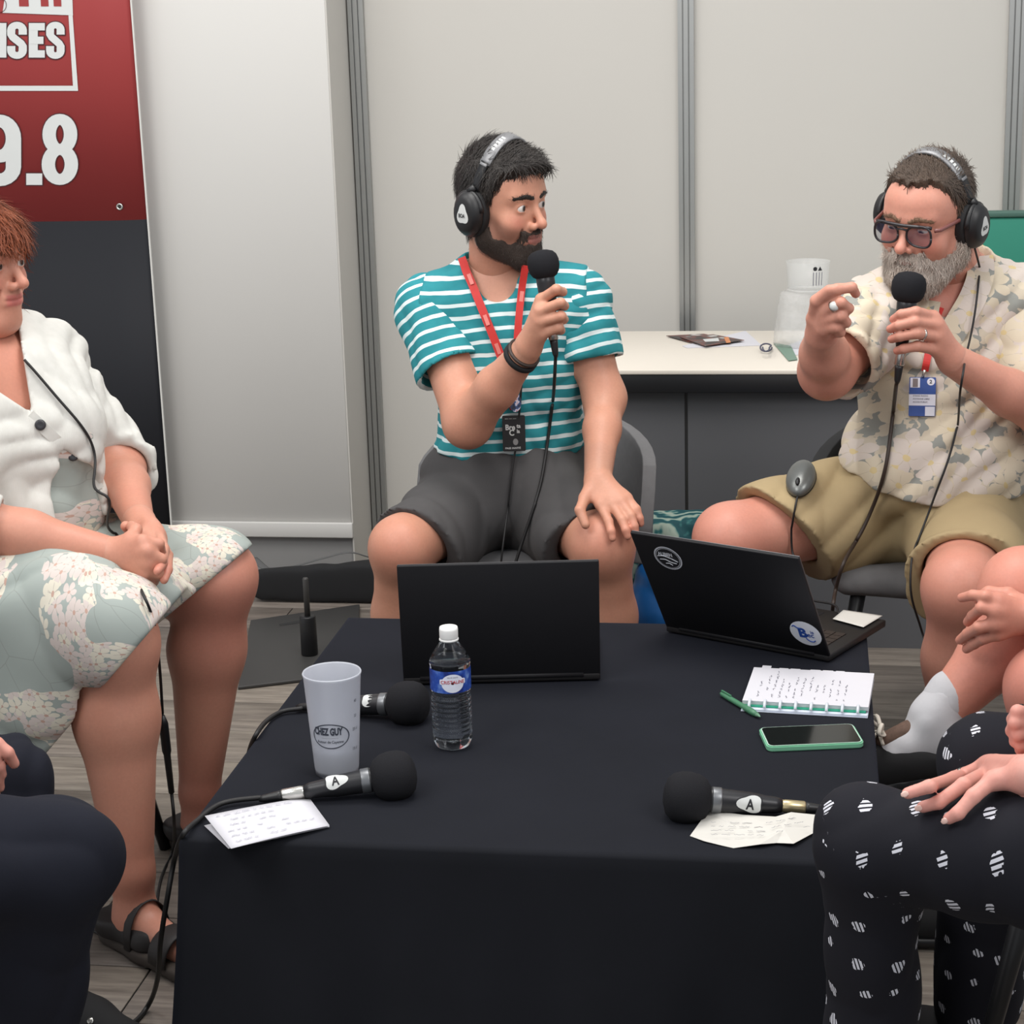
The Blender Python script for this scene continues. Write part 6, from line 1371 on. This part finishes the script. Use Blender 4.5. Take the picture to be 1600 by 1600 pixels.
def patS(V):
    out = None
    for i, (a, b) in enumerate(((hLW, kLW), (hRW, kRW))):
        ax_ = axes(a, b, (0, 0, 1)); q = (V-a)@ax_; ang = np.arctan2(q[:, 0], q[:, 1]); dd = np.hypot(q[:, 0], q[:, 1]); uv = np.stack([ang*.105+np.sign(ang)*np.maximum(dd-.11, 0)*.9+i*1.3, q[:, 2], 0*ang], 1)
        if out is None: out, best = uv, dd
        else: out = np.where((dd < best)[:, None], uv, out)
    return out
def skcut(F):
    F.wrinkle(.016, 26, 33, 4, 1.2)
    for A_, B_, far in ((P(394, 852, 3.30), P(236, 984, 3.25), 1), (P(250, 968, 2.92), P(66, 1184, 2.95), 0)):
        vw = nrm((A_+B_)/2-EYE); n_ = nrm(np.cross(B_-A_, vw)); n_ = n_ if n_@RT > 0 else -n_
        X, Y, Z = F.xyz((slice(None),)*3); pd = (X-A_[0])*n_[0]+(Y-A_[1])*n_[1]+(Z-A_[2])*n_[2]; half = (Y > 3.17) if far else (Y <= 3.17); F.D = np.where(half, np.maximum(F.D, pd), F.D).astype(np.float32)
    for kn, an, hp in ((kLW, aLW, hLW), (kRW, aRW, hRW)): F.cone(kn-nrm(kn-hp)*.03, kn*.5+an*.5, .071, .078, .004, 'sub')
V, Q = sdf(SKP, .006, .004, 1, skcut); SKIRT = (V, Q); obj('dress_skirt', V, Q, 'dress_floral', pw_, attrs={'pat': patS(V)})
# cardigan
m = NT('white_knit'); v = m.coord(); m.base(m.mix(m.noise(60, 3, v), srgb(196, 195, 188), srgb(212, 211, 206))); m.rough(.9); wv_ = m.n('ShaderNodeTexWave'); wv_.inputs['Scale'].default_value = 90; wv_.inputs['Distortion'].default_value = 3; m.bump(wv_.outputs[1], .12, .0008); MAT['white_knit'] = m.m
tC = bvh(DRESS)
def card(F):
    F.wrinkle(.010, 38, 35, 4, 1.3); F.cone(nkW+np.array((0, 0, .06)), nkW, .09, .07, .012, 'sub'); vneck(F)
    a_, b_, c_ = touch(100, 706, tC, 0, P(100, 706, 3.1)), touch(118, 770, tC, 0, P(118, 770, 3.1)), touch(122, 850, tC, 0, P(122, 850, 3.12))
    F.cone(a_, b_, .006, .058, .006, 'sub', .05); F.cone(b_, c_, .058, .075, .006, 'sub', .05); F.plane(P(60, 828, 3.15), nrm((-.1, 0, -1)))
V, Q = sdf(torW+bust, .0055, .021, 1, card); CARD = (V, Q); obj('cardigan', V, Q, 'white_knit', pw_)
for sh, el, wr, fe, sd in ((sLW, eLW, wLW, .12, 41), (sRW, eRW, wRW, .26, 43)):
    e = el+(wr-el)*fe; d = nrm(wr-el)
    def fn(F, d=d, e=e, sd=sd): F.wrinkle(.010, 60, sd, 3, 1.0); F.plane(e, d, .003); F.cone(e-d*.03, e+d*.06, .05, .06, .003, 'sub')
    V, Q = sdf([C_(sh, el, .073, .062, .03), C_(el, e+d*.03, .062, .060, .03)], .0055, 0, 1, fn); obj('sleeve', V, Q, 'white_knit', pw_)
mt('button_dark', (44, 44, 48), .35)
tK = bvh(CARD)
for a, b in ((63, 664), (114, 712)):
    p_ = touch(a, b, tK, .002, P(a, b, 3.1)); d = nrm(EYE-p_+np.array((.4, 0, 0))); x_ = nrm(np.cross(d, (0, 0, 1))); v, f = lathe([(.0095, -.003), (.010, .001), (.008, .003), (.004, .002), (.0005, .002)], 18, Frame(p_, x_, np.cross(d, x_))); obj('button', v, f, 'button_dark', pw_)
ribbon('cardigan_band', drape(((46, 648), (63, 664), (88, 688), (114, 712), (140, 742), (160, 772)), tK, .002, 3.1), .02, 'white_knit', pw_, .003)
# sandals
mt('sandal_black', (34, 30, 30), .6, var=.15); mt('sandal_sole', (62, 54, 48), .8)
for an in (aLW, aRW):
    d = nrm(np.array((.62, -.42, 0))); a = np.array((an[0], an[1], 0.)); s = np.cross(d, (0, 0, 1))
    V, Q = sdf([C_(a-d*.05+np.array((0, 0, .012)), a+d*.05+np.array((0, 0, .012)), .04, .042, .02), C_(a+d*.05+np.array((0, 0, .012)), a+d*.16+np.array((0, 0, .012)), .042, .046, .02)], .005, 0, 2, lambda F: (F.plane((0, 0, .001), (0, 0, -1)), F.plane((0, 0, .026), (0, 0, 1)))); so = obj('sandal', V, Q, 'sandal_sole', pw_)
    def arch(t, w_, hgt, wd_):
        pts = [a+d*t+s*w_*math.cos(q)+np.array((0, 0, .020+(hgt-.020)*math.sin(q)**.8 if math.sin(q) > 0 else .020)) for q in np.linspace(0, math.pi, 13)]; v, f = tube(pts, wd_/2, 12, .16, nhint=s); return obj('strap', v, f, 'sandal_black', so)
    arch(.03, .044, .100, .022); arch(.115, .045, .070, .05)
    V, Q = sdf([C_(a-d*.045-s*.02+np.array((0, 0, .05)), a-d*.045+s*.02+np.array((0, 0, .05)), .034, .034, .02), C_(a-d*.02+np.array((0, 0, .04)), a+d*.05+np.array((0, 0, .03)), .043, .044, .03)], .005, 0, 2, lambda F: (F.plane((0, 0, .06), (0, 0, 1)), F.plane((0, 0, .022), (0, 0, -1)))); obj('heel_counter', V, Q, 'sandal_black', so)
# her headphone-lead: runs over the cardigan and hangs between the knees
tW = bvh(CARD, DRESS, SKIRT)
ld = thing('headset_lead', 'thin black lead running down the white cardigan to an in-line plug', 'cable', P(263, 1200, 3.12))
pth = drape(((38, 562), (58, 584), (95, 628), (130, 668), (160, 720), (170, 760), (176, 800), (184, 838)), tW, .008, 3.15)+[touch(a, b, tW, .006, P(a, b, 3.05)) for a, b in ((205, 885), (222, 925), (234, 952))]+[P(243, 985, 2.98), P(250, 1050, 3.03), P(254, 1115, 3.06)]
cable('lead', pth, .0026, 'cable', ld, 3); a_, b_ = P(254, 1118, 3.06), P(268, 1238, 3.10)
v, f = tube([a_, a_*.9+b_*.1, a_*.55+b_*.45, a_*.5+b_*.5, b_], [.004, .0085, .0085, .0065, .0055], 12); obj('plug', v, f, 'black_plastic', ld)
cable('lead', [b_, P(272, 1285, 3.1), G(270, 1330, .01), G(250, 1380, .006), G(235, 1490, .006), G(215, 1500, .01)], .0032, 'cable', ld)
chair('pale grey chair with black legs under the red-haired person', (-1.56, 3.27), math.radians(55), 'lightgrey_fabric', .47, .34, .24)
# cable joint on the floor by her sandal
fj = thing('cable_connector', 'pair of black cable plugs on the floor beside the sandal', 'connector', G(232, 1496, .0))
for pts, r in (([G(200, 1485, .012), G(228, 1497, .012)], .008), ([G(232, 1499, .012), G(262, 1512, .012)], .010)): v, f = tube(pts, r, 10); obj('plug', v, f, 'black_plastic', fj)
v, f = tube([G(228, 1497, .012), G(234, 1500, .012)], .006, 10); obj('collar', v, f, 'chrome', fj)
cable('lead', [G(200, 1485, .012), G(185, 1478, .008), G(160, 1462, .005), G(120, 1440, .005)], .003, 'cable', fj)

# ------------------------------------------------------------------ person at the lower left: dark trousers
m = NT('navy_trousers'); v = m.coord(); m.base(m.mix(m.noise(8, 4, v), srgb(23, 24, 32), srgb(32, 34, 44))); m.rough(.9); m.b.inputs['Specular IOR Level'].default_value = .2; m.bump(m.noise(400, 2, v), .2, .0006); MAT['navy_trousers'] = m.m
def lower_body(root, hips, knees, ankles, mat, skin, r=(.105, .074, .062), amp=.012, seed=51, extra=None, name='trousers', pat=None, h=.006, lean=(0, 0)):
    body = []; tr = []
    for hp, kn, an in zip(hips, knees, ankles):
        body += [C_(hp, kn, .08, .055, .03), C_(kn, an, .05, .033, .03), C_(an, np.array((an[0], an[1], .05)), .033, .033, .02)]
        tr += [C_(hp, kn, r[0], r[1], .03), E_(kn, (r[1]*.98,)*3, None, .02), C_(kn, an+np.array((0, 0, .03)), r[1]*.95, r[2], .03)]
    c = sum(hips)/2; body += [E_(c, (.15, .15, .1)), ]; tr += [E_(c, (.17, .17, .12), None, .05)]
    def fn(F):
        F.wrinkle(amp, 26, seed, 4, 1.2)
        if extra: extra(F)
    V, Q = sdf(tr, h, 0, 1, fn); attrs = {'pat': pat(V), 'seam': pat.seam} if pat else None
    o = obj(name, V, Q, mat, root, attrs=attrs); return body, (V, Q), c
def plain_top(root, c, yaw, arms, mat, lean=(0, 0), sleeve_f=.75, seed=3):
    """torso prims, shoulder points and shirt of a person seen only from the lap down; arms = [(elbow, wrist)] for the two sides"""
    R = rotz(yaw); l3 = np.array((lean[0], lean[1], 0)); bel, che = c+l3*.35+np.array((0, 0, .13)), c+l3*.8+np.array((0, 0, .33)); nk_ = c+l3+np.array((0, 0, .50)); S = [c+l3+R@np.array((x*.165, .0, .44)) for x in (-1, 1)]
    body = [E_(bel, (.145, .115, .16), R, .05), E_(che, (.155, .11, .16), R, .06), C_(S[0], S[1], .056, .056, .05), C_(nk_, S[0], .045, .048, .05), C_(nk_, S[1], .045, .048, .05)]; top = list(body)+[E_(c+np.array((0, 0, .05)), (.155, .135, .10), R, .05)]
    for s_, (el, wr) in zip(S, arms): body += [C_(s_, el, .05, .042, .03), C_(el, wr, .042, .027, .03)]; top += [C_(s_, s_+(el-s_)*sleeve_f, .054, .05, .03)]
    def fn(F): F.wrinkle(.010, 34, seed, 4, 1.2); F.cone(nk_+np.array((0, 0, .06)), nk_+np.array((0, 0, -.01)), .075, .066, .005, 'sub')
    V, Q = sdf(top, .008, .014, 1, fn); obj('shirt', V, Q, mat, root); return body, nk_
def plain_head(root, c, yaw, skin, hairm, seed):            # head of a person who sits mostly outside the picture
    neck = np.asarray(c, float); o = neck+np.array((0, 0, .17)); R = rotz(yaw); sp = dict(skin=skin, hair=dict(y=(-.12, -.085, -.06, -.04, -.018, .008, .03, .1), z=(.066, .066, .056, .034, -.012, -.03, -.07, -.09), tz=(-.1, .0, .05, .1, .14), t=(.012, .012, .014, .016, .018), noise=.003))
    H = head(o, R, 1.0, neck, sp); L = lambda p: (p-o)@R
    def fl(p): q = L(p); return np.stack([q[:, 0]*4, .4+0*q[:, 1], -1+0*q[:, 0]], 1)@R.T
    strands('hair_strands', H['hair'], 2500, fl, .035, .003, .0018, hairm, root, seed)
    for v, f, cc in H['eyes']: obj('eye', v, f, 'eye_glossy', root, attrs={'Col': cc})
    obj('hair', H['hair'][0], H['hair'][1], hairm, root); obj('eyebrows', H['brows'][0], H['brows'][1], 'brow_dark', root); return H['skin']
p4_ = thing('person', 'person in plain dark navy trousers at the lower left edge', 'person', (-1.5, 2.3, 0), 'people seated around the table')
kN, kF = P(92, 1338, 2.27), P(-2, 1234, 2.55); hN, hF = kN+np.array((-.40, -.08, .015)), kF+np.array((-.40, -.05, .01))
aN, aF = np.array((kN[0]-.13, 2.38, .08)), np.array((P(120, 1570, 2.6)[0]-.05, 2.62, .08))
bd, TR4, c4 = lower_body(p4_, (hN, hF), (kN, kF), (aN, aF), 'navy_trousers', None)
t4 = bvh(TR4); SK4 = (212, 150, 134)
w4 = P(-70, 1165, 2.46); f4 = [[P(-35, 1160, 2.44), P(-5, 1162, 2.43), P(12, 1176, 2.43), P(22, 1193, 2.44)], [P(-38, 1178, 2.43), P(-12, 1184, 2.42), P(-2, 1198, 2.425), P(2, 1210, 2.43)], [P(-40, 1195, 2.43), P(-15, 1205, 2.42), P(-4, 1218, 2.43), P(-1, 1230, 2.435)], [P(-42, 1210, 2.44), P(-22, 1222, 2.43), P(-12, 1232, 2.44), P(-8, 1242, 2.445)]]
e4 = np.array((w4[0]-.2, w4[1]+.0, w4[2]+.10)); hnd = hand(w4, f4, [P(-50, 1150, 2.47), P(-30, 1140, 2.46), P(-14, 1142, 2.45)], .0098, w4*.7+e4*.3, .028, .018)
w4b = hN*.8+kN*.2+np.array((.0, -.02, .115)); e4b = c4+np.array((.0, -.24, .22)); f4b = [[w4b+np.array((.085, y, -.004)), w4b+np.array((.12, y, -.008)), w4b+np.array((.145, y, -.016)), w4b+np.array((.16, y, -.022))] for y in (-.03, -.01, .01, .03)]
hnd4 = hand(w4b, f4b, [w4b+np.array((.04, .04, 0)), w4b+np.array((.07, .055, -.005)), w4b+np.array((.095, .055, -.012))], .0095, w4b*.7+e4b*.3, .027, .018)
up4, nk4 = plain_top(p4_, c4, math.radians(97), [(e4b, w4b), (e4, w4)], 'navy_trousers')
V, Q = sdf(bd+up4, .008); parts = [(V, Q, tint(V, SK4))]
for hp_ in (hnd, hnd4): V, Q = sdf(hp_, .0028); parts.append((V, Q, tint(V, SK4)))
parts.append(plain_head(p4_, nk4, math.radians(115), SK4, 'hair_dark', 3)); dress_person(p4_, parts)
sN = shoe(p4_, aN, (.75, .2), 'black_soft'); s4 = shoe(p4_, aF, (.80, -.35), 'black_soft', lace=None)
d_ = nrm(np.array((.80, -.35, 0)))
for k in range(5): v, f = lathe([(.002, 0), (.006, .001), (.005, .003), (.002, .003)], 12, Frame(np.array((aF[0], aF[1], 0))+d_*(.035+.026*k)+np.array((.012, -.034, .086-.007*k)), (1, 0, 0), (0, .6, .8))); obj('eyelet', v, f, 'chrome', s4)
chair('chair under the navy-trousered person, only its seat edge near view', (c4[0]-.02, c4[1]), math.radians(78), 'grey_velvet', c4[2]-.06, .3, .22)

# ------------------------------------------------------------------ person at the lower right: black trousers with white strokes
m = NT('stroke_print'); pv = m.attr('pat').outputs['Vector']; vo = m.n('ShaderNodeTexVoronoi', voronoi_dimensions='2D', feature='F1'); vo.inputs['Scale'].default_value = 18.5; vo.inputs['Randomness'].default_value = .4; m.l(pv, vo.inputs['Vector'])
sub = m.n('ShaderNodeVectorMath', operation='SUBTRACT'); m.l(pv, sub.inputs[0]); m.l(vo.outputs['Position'], sub.inputs[1]); sx = m.n('ShaderNodeSeparateXYZ'); m.l(sub.outputs[0], sx.inputs[0]); cs = m.n('ShaderNodeSeparateColor'); m.l(vo.outputs['Color'], cs.inputs[0])
zz = m.math('ADD', sx.outputs[0], m.math('MULTIPLY', sx.outputs[1], .35)); st_ = m.math('GREATER_THAN', m.math('SINE', m.math('ADD', m.math('MULTIPLY', zz, 1000), m.math('MULTIPLY', cs.outputs[2], 6))), -.35)
rad = m.math('SQRT', m.math('ADD', m.math('POWER', m.math('DIVIDE', sx.outputs[0], .0125), 2), m.math('POWER', m.math('DIVIDE', sx.outputs[1], .0095), 2))); lim = m.math('ADD', .1, m.math('MULTIPLY', m.noise(110, 2, pv), 1.4))
inb = m.math('LESS_THAN', rad, m.math('MULTIPLY', lim, m.math('ADD', .75, m.math('MULTIPLY', cs.outputs[1], .4)))); m.base(m.mix(m.math('MULTIPLY', m.math('MULTIPLY', inb, st_), m.math('GREATER_THAN', m.attr('seam').outputs['Fac'], .5)), m.mix(m.noise(8, 3, m.coord()), srgb(20, 20, 26), srgb(28, 28, 36)), srgb(210, 210, 218))); m.rough(.85); m.b.inputs['Specular IOR Level'].default_value = .25; MAT['stroke_print'] = m.m
p5_ = thing('person', 'person in black trousers with white brush strokes, hand on the knee', 'person', (.5, 2.2, 0), 'people seated around the table')
k5, k5f = P(1362, 1318, 2.22), P(1542, 1192, 2.62); h5, h5f = P(1745, 1345, 2.12), P(1850, 1215, 2.56); a5, a5f = np.array((k5[0]+.01, 2.30, .08)), np.array((P(1530, 1560, 2.62)[0], 2.66, .08))
def pat5(V):
    legs5 = ((k5, h5, a5), (k5f, h5f, a5f)); D_ = [np.minimum(seg_param(V, k, h)[1], seg_param(V, k, a)[1]) for k, h, a in legs5]; leg = D_[1] < D_[0]; seam = np.abs(D_[1]-D_[0]) > .004; out = np.zeros((len(V), 3))
    for i, (k, h, a) in enumerate(legs5):
        n_ = nrm(nrm(h-k)-nrm(a-k)); sd = (V-k)@n_; seam &= ~((leg == bool(i)) & (np.abs(sd) < .0045))
        for j, (b, side) in enumerate(((h, sd >= 0), (a, sd < 0))):
            ax_ = axes(k, b, (0, 0, 1) if j == 0 else (0, 1, 0)); q = (V-k)@ax_; e_ = ax_.T@nrm(EYE-(k+b)/2); u0 = np.arctan2(q[:, 1], q[:, 0])-math.atan2(e_[1], e_[0]); u0 = (u0+math.pi) % (2*math.pi)-math.pi
            sel = (leg == bool(i)) & side; out[sel] = np.stack([u0*.070, q[:, 2]+(2*i+j)*.9, 0*u0], 1)[sel]; seam &= ~(sel & (np.abs(u0) > 2.95))
    pat5.seam = seam.astype(np.float32); return out
bd, TR5, c5 = lower_body(p5_, (h5, h5f), (k5, k5f), (a5, a5f), 'stroke_print', None, (.098, .064, .061), .009, 61, None, 'trousers', pat5, lean=(.24, .1))
SK5 = (222, 160, 146); t5 = bvh(TR5); tp = lambda a, b, o=.010: touch(a, b+14*(o > .012), t5, .004, P(a, b+14, 2.14))+np.array((0, -.003, o-.004))
w5 = tp(1612, 1218, .022); f5 = [[tp(1540, 1196, .020), tp(1500, 1210, .016), tp(1452, 1223, .012), tp(1418, 1230, .009)], [tp(1542, 1210, .022), tp(1505, 1230, .020), tp(1466, 1253, .016), tp(1441, 1268, .011)], [tp(1550, 1226, .022), tp(1520, 1248, .020), tp(1496, 1270, .016), tp(1482, 1286, .011)]]; y0_ = f5[0][0][1]; f5.insert(0, [P(1552, 1192, y0_+.012), P(1522, 1203, y0_+.016), P(1490, 1214, y0_+.016), P(1466, 1222, y0_+.014)])
e5 = np.array((.66, 2.03, .80)); hnd = hand(w5, f5, [tp(1590, 1205, .02), P(1572, 1198, y0_+.02), P(1556, 1200, y0_+.026)], .0088, w5*.7+e5*.3, .026, .017)
fist_w = P(1640, 1140, 2.50); f5b = [[P(1612, 1118, 2.47), P(1590, 1112, 2.46), P(1583, 1124, 2.48), P(1594, 1130, 2.50)], [P(1612, 1132, 2.465), P(1587, 1130, 2.455), P(1581, 1142, 2.475), P(1594, 1146, 2.50)], [P(1614, 1146, 2.465), P(1592, 1148, 2.455), P(1587, 1158, 2.475), P(1598, 1160, 2.50)], [P(1616, 1158, 2.47), P(1598, 1163, 2.46), P(1596, 1171, 2.48), P(1606, 1172, 2.50)]]
hnb = hand(fist_w, f5b, None, .0092, None, .026, .018); e5b = np.array((.76, 2.62, .76))
up5, nk5 = plain_top(p5_, c5, math.radians(-97), [(e5b, fist_w), (e5, w5)], 'black_soft', (.24, .08), .45)
V, Q = sdf(bd+up5, .008); parts = [(V, Q, tint(V, SK5))]
for hp_ in (hnd, hnb): V, Q = sdf(hp_, .0026); parts.append((V, Q, tint(V, SK5, [(p[2], .025, .4, (228, 160, 152)) for p in hp_ if p[0] == 'c' and p[4] < .008])))
parts.append(plain_head(p5_, nk5, math.radians(-110), SK5, 'hair_brown', 4)); dress_person(p5_, parts); finger_ring(p5_, f5[1][0], f5[1][1], .9, .0098, 'chrome')
mt('nail', (226, 188, 176), .3, var=.03)
def nail(root, f, up, r=.0048):
    a, b = np.asarray(f[-2]), np.asarray(f[-1]); d = nrm(b-a); n_ = nrm(up-d*np.dot(up, d)); s_ = np.cross(d, n_); R_ = np.stack([s_, d, n_], 1); V, Q = sdf([E_(b+n_*.0062+d*.003, (r*.85, .0055, .0014), R_, .001)], .0012, 0, 0); obj('fingernail', V, Q, 'nail', root)
for f in f5[1:4]: nail(p5_, f, nrm(EYE-np.asarray(f[-1])))
for an in (a5, a5f): shoe(p5_, an, (-.85, .3), 'black_soft')
ln = cable('lead', [P(1596, 1100, 2.50), P(1594, 1150, 2.49), P(1590, 1190, 2.50), P(1600, 1240, 2.60)], .003, 'cable'); tag(ln, 'short black lead held in the fist at the right edge', 'cable')
chair('chair under the person in brush-stroke trousers', (c5[0]+.03, c5[1]), math.radians(-80), 'grey_velvet', c5[2]-.07, .3, .22)

# ------------------------------------------------------------------ person at the right edge: crossed bare leg, white sock
SK6 = (210, 146, 126)
p6_ = thing('person', 'bare-legged person at the right edge with crossed leg and white sock', 'person', (.6, 3.2, 0), 'people seated around the table')
k6, a6 = P(1598, 922, 3.22), P(1462, 1122, 3.16); h6 = k6+np.array((.38, .12, .02)); k6b = P(1640, 1075, 3.06); h6b = h6+np.array((.0, -.18, -.03)); a6b = np.array((k6b[0]-.02, 3.1, .09)); c6 = (h6+h6b)/2
mid6 = k6*.62+a6*.38+np.array((.02, .0, -.015)); d6 = nrm(a6-k6); toe6 = a6+np.array((-.10, -.02, -.075)); heel6 = a6+np.array((.02, .0, -.05))
bd = [C_(h6, k6, .085, .066, .03), E_(k6, (.064, .064, .066), None, .03), C_(k6, mid6, .062, .060, .03), C_(mid6, a6, .060, .037, .03), C_(a6, heel6, .036, .034, .02), C_(heel6, toe6, .034, .028, .02),
      C_(h6b, k6b, .085, .066, .03), E_(k6b, (.066, .066, .066), None, .03), C_(k6b, a6b, .060, .036, .03), C_(a6b, np.array((a6b[0], a6b[1], .05)), .034, .034, .02), E_(c6, (.16, .16, .1)), C_(c6, c6+np.array((0, 0, .45)), .14, .14, .05)]
w6 = P(1612, 962, 3.10); e6 = P(1720, 960, 3.0)
f6 = [[P(1560, 938, 3.075), P(1540, 932, 3.07), P(1520, 930, 3.085), P(1503, 934, 3.105)], [P(1556, 955, 3.065), P(1534, 950, 3.065), P(1520, 962, 3.095), P(1512, 972, 3.12)], [P(1556, 975, 3.065), P(1530, 980, 3.07), P(1512, 990, 3.10), P(1500, 1000, 3.125)], [P(1560, 990, 3.075), P(1538, 997, 3.08), P(1522, 1006, 3.105), P(1510, 1014, 3.125)]]
hd6 = hand(w6, f6, [P(1575, 930, 3.12), P(1545, 926, 3.13), P(1528, 935, 3.14)], .0098, w6*.7+e6*.3, .029, .021)
w6b = w6+np.array((.08, .09, -.03)); e6b = e6+np.array((.1, .30, .02)); f6b = [[p+np.array((.06, .085, -.035)) for p in f] for f in f6]; hd6b = hand(w6b, f6b, None, .0096, w6b*.7+e6b*.3, .028, .02)
up6_, nk6 = plain_top(p6_, c6, math.radians(-93), [(e6b, w6b), (e6, w6)], 'lightgrey_fabric', (.06, 0), .5)
V, Q = sdf(bd[:-1]+up6_, .0055); parts = [(V, Q, tint(V, SK6, [(k6, .14, .35, (206, 128, 112)), (k6b, .2, .5, (200, 118, 108)), (mid6, .2, .3, (198, 128, 112))]))]; V, Q = sdf(hd6, .0026); parts.append((V, Q, tint(V, SK6, [(p[2], .03, .4, (204, 130, 112)) for p in hd6 if p[0] == 'c' and p[4] < .0088]))); V, Q = sdf(hd6b, .0028); parts.append((V, Q, tint(V, SK6))); parts.append(plain_head(p6_, nk6, math.radians(-95), SK6, 'hair_brown', 5)); dress_person(p6_, parts)
mt('sock_white', (188, 187, 190), .9, var=.04, scale=200)
up6 = a6-d6*.045
def sock(F): F.plane(up6, -d6, .003); F.wrinkle(.002, 60, 5, 2)
V, Q = sdf([C_(up6-d6*.03, a6, .042, .040, .02), C_(a6, heel6, .040, .039, .02), C_(a6*.5+heel6*.5, toe6, .038, .031, .02)], .004, .001, 1, sock); obj('sock', V, Q, 'sock_white', p6_)
V, Q = sdf([C_(up6-d6*.004, up6+d6*.010, .0435, .0435, .004)], .004, 0, 1); obj('sock_cuff', V, Q, 'sock_white', p6_)
fd = nrm(toe6-heel6); un = nrm(np.cross(np.cross(fd, (0, 0, 1)), fd)); V, Q = sdf([C_(heel6-un*.012, toe6+fd*.03-un*.006, .047, .040, .02), C_(heel6-fd*.01, heel6+un*.01, .045, .042, .02)], .005, 0, 1, lambda F: (F.plane(heel6+un*.018+fd*.05, nrm(un-fd*.5)),)); sk = obj('sneaker', V, Q, 'black_soft', p6_)
V, Q = sdf([C_(heel6-un*.047, toe6+fd*.03-un*.040, .040, .036, .02)], .005, 0, 1, lambda F: (F.plane(heel6-un*.030, un), F.plane(heel6-un*.058, -un))); obj('sole', V, Q, 'black_plastic', sk)
mt('lace_white', (222, 214, 200), .8); mt('tongue_brown', (96, 74, 62), .8, var=.4, scale=160)
tg = heel6+fd*.075+un*.042; V, Q = sdf([C_(tg-fd*.02, tg+fd*.03-un*.01, .02, .016, .01)], .004); obj('tongue', V, Q, 'tongue_brown', sk)
sb = np.cross(fd, un); L0 = tg+fd*.03+un*.012
for s_ in (-1, 1):
    v, f = tube(catmull([L0, L0+sb*s_*.02+un*.02, L0+sb*s_*.036+un*.01+fd*.01, L0+sb*s_*.02-un*.002, L0], 5), .0042, 6, .5); obj('lace_loop', v, f, 'lace_white', sk)
    v, f = tube(catmull([L0, L0+sb*s_*.012-un*.004+fd*.02, L0+sb*s_*.03-un*.02+fd*.03], 5), .0035, 6, .5); obj('lace_end', v, f, 'lace_white', sk)
for k in range(3): c = tg+fd*(.035+.016*k)+un*(.004-.006*k); v, f = tube(catmull([c-sb*.024-un*.008, c+un*.004, c+sb*.024-un*.008], 4), .0035, 6); obj('lace', v, f, 'lace_white', sk)
shoe(p6_, a6b, (-.9, -.1), 'black_soft')
V, Q = sdf([E_(c6, (.19, .19, .13)), C_(h6, h6*.35+k6*.65, .115, .095, .05), C_(h6b, h6b*.35+k6b*.65, .115, .095, .05)], .01, 0, 1, lambda F: F.wrinkle(.01, 26, 3)); obj('shorts', V, Q, 'navy_trousers', p6_)
chair('chair under the bare-legged person at the right edge', (c6[0]+.04, c6[1]), math.radians(-88), 'grey_velvet', c6[2]-.07, .3, .22)
